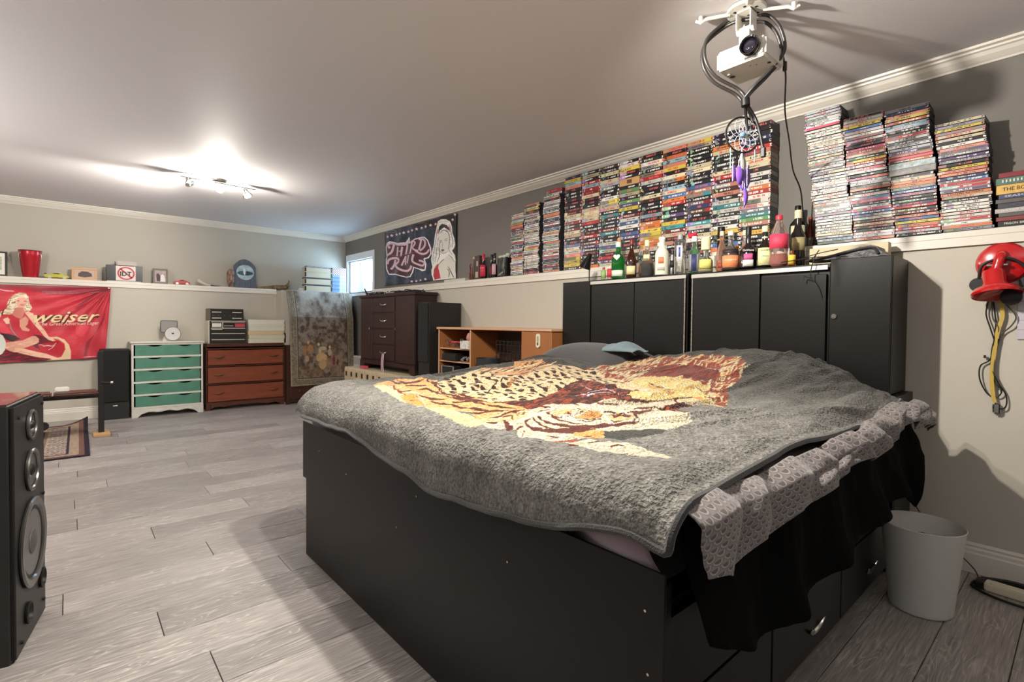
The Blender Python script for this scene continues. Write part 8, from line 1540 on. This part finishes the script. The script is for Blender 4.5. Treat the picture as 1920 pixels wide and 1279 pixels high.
obj('rod', cy((0, 0, 0), (0, 0, .14), .004, n=8), m_rub, t, True); obj('shade', lathe(BM(), [(.010, .06), (.016, .055), (.020, .03), (.038, -.03), (.042, -.045), (.038, -.043), (.015, .02)], 28, M=Matrix.Translation((-.01, .01, .165)) @ Matrix.Rotation(R(28), 4, 'X')), mat('gloss_black', '0c0b0b', .15), t, True)
# ------------------------------------------------------------------ projector, its mount, cables, dream catcher
m_pj = mat('projector_white', 'cfcac0', .4); m_cp = mat('white_metal', 'd6d2c8', .35)
t = thing('projector', 'white projector with a black lens hanging from the ceiling mount', 'projector', (-1.07, -6.478, 2.118))
obj('body', bx((-.08, -.097, 0), (.10, .097, .078), .010, 3), m_pj, t, True)
ln = obj('lens_barrel', lathe(BM(), [(.030, 0), (.036, .004), (.038, .022), (.035, .030), (.030, .028), (.027, .012)], 40, M=Matrix.Translation((-.076, -.045, .045)) @ Rx), mat('gloss_black', '0c0b0b', .12, coat=.6), t, True)
obj('lens', lathe(BM(), [(.028, 0), (.024, .007), (.012, .012), (.001, .013)], 30, M=Matrix.Translation((-.088, -.045, .045)) @ Rx), mat('lens_glass', '1a1620', .03, spec=1, coat=1), ln, True)
for i in range(3): obj('focus_slot', bx((-.0815, -.065+.002*i, .004+.005*i), (-.079, -.02, .0065+.005*i)), m_rub, t)
b = BM()
for i in range(8):
    for j in range(5): box(b, (-.0812, .035+i*.0065, .012+j*.010), (-.0798, .0395+i*.0065, .0155+j*.010))
o = obj('vent_holes', b, mat('vent_grey', '8a867e', .5), t); o['kind'] = 'stuff'
for i, (x, y, s) in enumerate(((.02, -.09, .012), (0, -.05, .004), (-.01, -.03, .004), (.03, .06, .018))): obj('port', cy((x-.02, y+.01, -.001), (x-.02, y+.01, .001), s*.6, n=12), m_rub, t)
obj('foot', cy((-.02, .07, -.006), (-.02, .07, .0), .008, n=12), m_met, t)
t = thing('projector_mount', 'white ceiling mount with four hooked arms holding the projector', 'mount', (-1.10, -6.478, 2.35))
obj('disc', lathe(BM(), [(.070, -.016), (.075, -.012), (.072, -.004), (.04, 0), (.02, 0)], 40), m_cp, t, True)
for i in range(6):
    a = i*1.047+.3; obj('slot', cy((.045*math.cos(a), .045*math.sin(a), -.0168), (.045*math.cos(a), .045*math.sin(a), -.0155), .006, n=10), m_rub, t)
for a in (R(28), R(122), R(208), R(302)):
    c_, s_ = math.cos(a), math.sin(a); k = obj('arm', tube(BM(), [(.06*c_, .06*s_, -.014), (.15*c_, .15*s_, -.018), (.17*c_, .17*s_, -.03), (.19*c_, .19*s_, -.02)], [.007, .007, .006, .006], 8), m_cp, t, True)
    obj('arm_end', cy((.17*c_, .17*s_, -.03), (.17*c_, .17*s_, -.005), .009, n=12), m_cp, k, True)
b = BM(); box(b, (-.026, -.03, -.085), (.026, -.026, -.016)); box(b, (-.026, .026, -.085), (.026, .03, -.016)); box(b, (-.026, -.03, -.02), (.026, .03, -.016)); obj('bracket', b, m_cp, t)
obj('joint', cy((0, -.034, -.085), (0, .034, -.085), .014, n=20), m_cp, t, True); obj('neck', bx((-.018, -.02, -.155), (.018, .02, -.08), .003), m_cp, t)
t = thing('projector_cables', 'thick black cables looped around the projector and tied below it', 'cables', (0, 0, 0))
L1 = [(-1.08, -6.499, 2.33), (-1.09, -6.44, 2.342), (-1.10, -6.385, 2.33), (-1.16, -6.345, 2.26), (-1.165, -6.342, 2.18), (-1.13, -6.372, 2.11), (-1.06, -6.43, 2.062), (-1.05, -6.462, 2.015)]
L2 = [(-1.05, -6.50, 2.335), (-1.03, -6.54, 2.32), (-1.02, -6.578, 2.26), (-1.0, -6.587, 2.18), (-1.03, -6.55, 2.11), (-1.05, -6.50, 2.06), (-1.05, -6.455, 2.02)]
for k, (P_, dx) in enumerate(((L1, 0), (L1, .016), (L2, 0), (L2, .018))): obj('cable', tube(BM(), curve([(x+dx*.4, y+dx*.8, min(z-dx, 2.343)) for x, y, z in P_], 8), .0068, 10), mat('rubber_grey', '33302e', .35), t, True)
obj('tie', cy((-1.05, -6.46, 1.985), (-1.05, -6.458, 2.015), .017, n=14), m_rub, t, True)
for P_ in ([(-1.05, -6.458, 2.0), (-1.02, -6.448, 1.96), (-1.0, -6.447, 1.90)], [(-1.05, -6.46, 2.0), (-1.0, -6.475, 1.95), (-1.0, -6.495, 1.89), (-1.0, -6.512, 1.81)], [(-1.05, -6.462, 2.0), (-1.01, -6.462, 1.96), (-1.0, -6.468, 1.93)]): obj('cable', tube(BM(), curve(P_, 6), .006, 8), m_rub, t, True)
obj('plug', bx((-1.008, -6.522, 1.775), (-.992, -6.504, 1.815), .003), m_rub, t)
t = tag(obj('extension_cord', tube(BM(), curve([(-.97, -6.53, 2.165), (-.975, -6.555, 2.205), (-.975, -6.572, 2.17), (-.90, -6.555, 2.12), (-.72, -6.486, 2.05), (-.5, -6.424, 1.985), (-.3, -6.37, 1.90), (-.15, -6.354, 1.83), (-.10, -6.352, 1.72), (-.045, -6.35, 1.60)], 8), .0035, 6), m_rub, None, True), 'thin black cord sagging from the projector to the ledge behind the bottle', 'cord')
obj('cord_box', cy((-.955, -6.572, 2.12), (-.95, -6.570, 2.155), .008, n=12), m_rub, t, True)
# dream catcher
t = thing('dream_catcher', 'dream catcher with a webbed ring and purple feathers hanging below the projector', 'dream catcher', (-1.02, -6.436, 1.882), R(0))
e1 = Vector((math.cos(R(-36)), math.sin(R(-36)), 0)); e2 = Vector((0, 0, 1)); e3 = e1.cross(e2); rr = .073
P2 = lambda a, r, o=0: e1*r*math.cos(a)+e2*r*math.sin(a)+e3*o
obj('hoop', tube(BM(), [P2(a, rr) for a in np.linspace(0, 2*math.pi, 48, endpoint=False)], .004, 8, True), m_rub, t, True)
b = BM(); n = 10
for k, (ra, rb_) in enumerate(((1, .78), (.78, .56), (.56, .36), (.36, .2))):
    for i in range(n):
        a = 2*math.pi*(i+.5*k)/n; 
        tube(b, [P2(a, rr*ra), P2(a+math.pi/n, rr*rb_), P2(a+2*math.pi/n, rr*ra)], .0014, 5)
obj('web', b, mat('web_thread', 'b8b8c4', .5), t, True)
obj('bead', lathe(BM(), [(.001, -.012), (.010, -.008), (.014, 0), (.010, .008), (.001, .012)], 18, M=Matrix.Translation(P2(0, 0))), mat('blue_bead', '8ab0d0', .3, trans=.3), t, True)
for sx, l in ((-.7, .09), (0, .10), (.75, .06)): obj('bead_string', tube(BM(), [e1*rr*sx+e2*(-rr*math.sqrt(1-sx*sx)), e1*rr*sx+e2*(-rr*math.sqrt(1-sx*sx)-l)], [.0022, .0022], 6), mat('teal_string', '8ab4b4', .4), t, True)
def feather(x, z0, l, w, m, tw=.2):
    b = BM(); n = 12; L_, R_ = [], []
    for i in range(n+1):
        s = i/n; ww = w*math.sin(math.pi*min(1, s*.94+.04))**.8; o = .012*math.sin(s*3); c0 = e1*(x+o*.5)+e2*(z0-l*s)+e3*o*tw
        L_.append(b.verts.new(c0-e1*ww-e3*.3*ww)); R_.append((b.verts.new(c0), b.verts.new(c0+e1*ww-e3*.3*ww)))
    for i in range(n): b.faces.new((L_[i], L_[i+1], R_[i+1][0], R_[i][0])); b.faces.new((R_[i][0], R_[i+1][0], R_[i+1][1], R_[i][1]))
    o = obj('feather', b, m, t, True); md = o.modifiers.new('t', 'SOLIDIFY'); md.thickness = .0012
    obj('quill', tube(BM(), [e1*x+e2*(z0+.02), e1*x+e2*(z0-l*.9)+e3*.002], .0014, 5), m_met, o, True); return o
m_fp = mat('purple_feather', '6a3ca8', .7, sheen=.3); m_fg = mat('pale_feather', 'b0a49c', .7, sheen=.3)
feather(-.002, -.075, .10, .016, m_fg); feather(.004, -.13, .10, .024, m_fp); feather(-.014, -.125, .08, .020, m_fp, .8); feather(.022, -.13, .09, .016, m_fp, -.5); feather(-.04, -.12, .08, .010, m_fp); feather(.012, -.21, .09, .010, m_fp, .5)
# ------------------------------------------------------------------ spot bars on the ceiling
m_glow = mat('lit_bulb', 'ffffff', .5, emit='fff0c8', es=60); m_glow2 = mat('lit_bulb_side', 'ffffff', .5, emit='fff4dc', es=12)
def spot_bar(label, x, y, rz, heads):
    t = thing('ceiling_spot_bar', label, 'ceiling light', (x, y, 2.35), rz)
    obj('canopy', lathe(BM(), [(.055, -.022), (.058, -.018), (.058, 0), (.02, 0)], 30), m_chrome, t, True)
    obj('rail', bx((-.30, -.011, -.04), (.30, .011, -.026), .003), m_chrome, t)
    for k, (hx, d, m) in enumerate(heads):
        d = Vector(d).normalized(); c = Vector((hx, 0, -.085)); q = d.to_track_quat('Z', 'Y').to_matrix().to_4x4()
        obj('stem', cy((hx, 0, -.04), c, .006, n=10), m_chrome, t, True)
        h = obj('spot_head', lathe(BM(), [(.016, -.045), (.024, -.03), (.028, .0), (.038, .03), (.040, .034), (.035, .032), (.024, .004)], 28, M=Matrix.Translation(c) @ q), m_chrome, t, True)
        obj('bulb', lathe(BM(), [(.024, .020), (.022, .030), (.012, .036), (.002, .038)], 22, M=Matrix.Translation(c) @ q), m, h, True)
    return t
spot_bar('chrome bar with three ceiling spotlights over the far end of the room', -2.12, -2.27, R(4), ((-.24, (.2, .5, .35), mat('bulb_face', 'd8d4cc', .3)), (0, (-.17, -1, -.25), m_glow), (.22, (.2, -.5, -.8), m_glow2)))
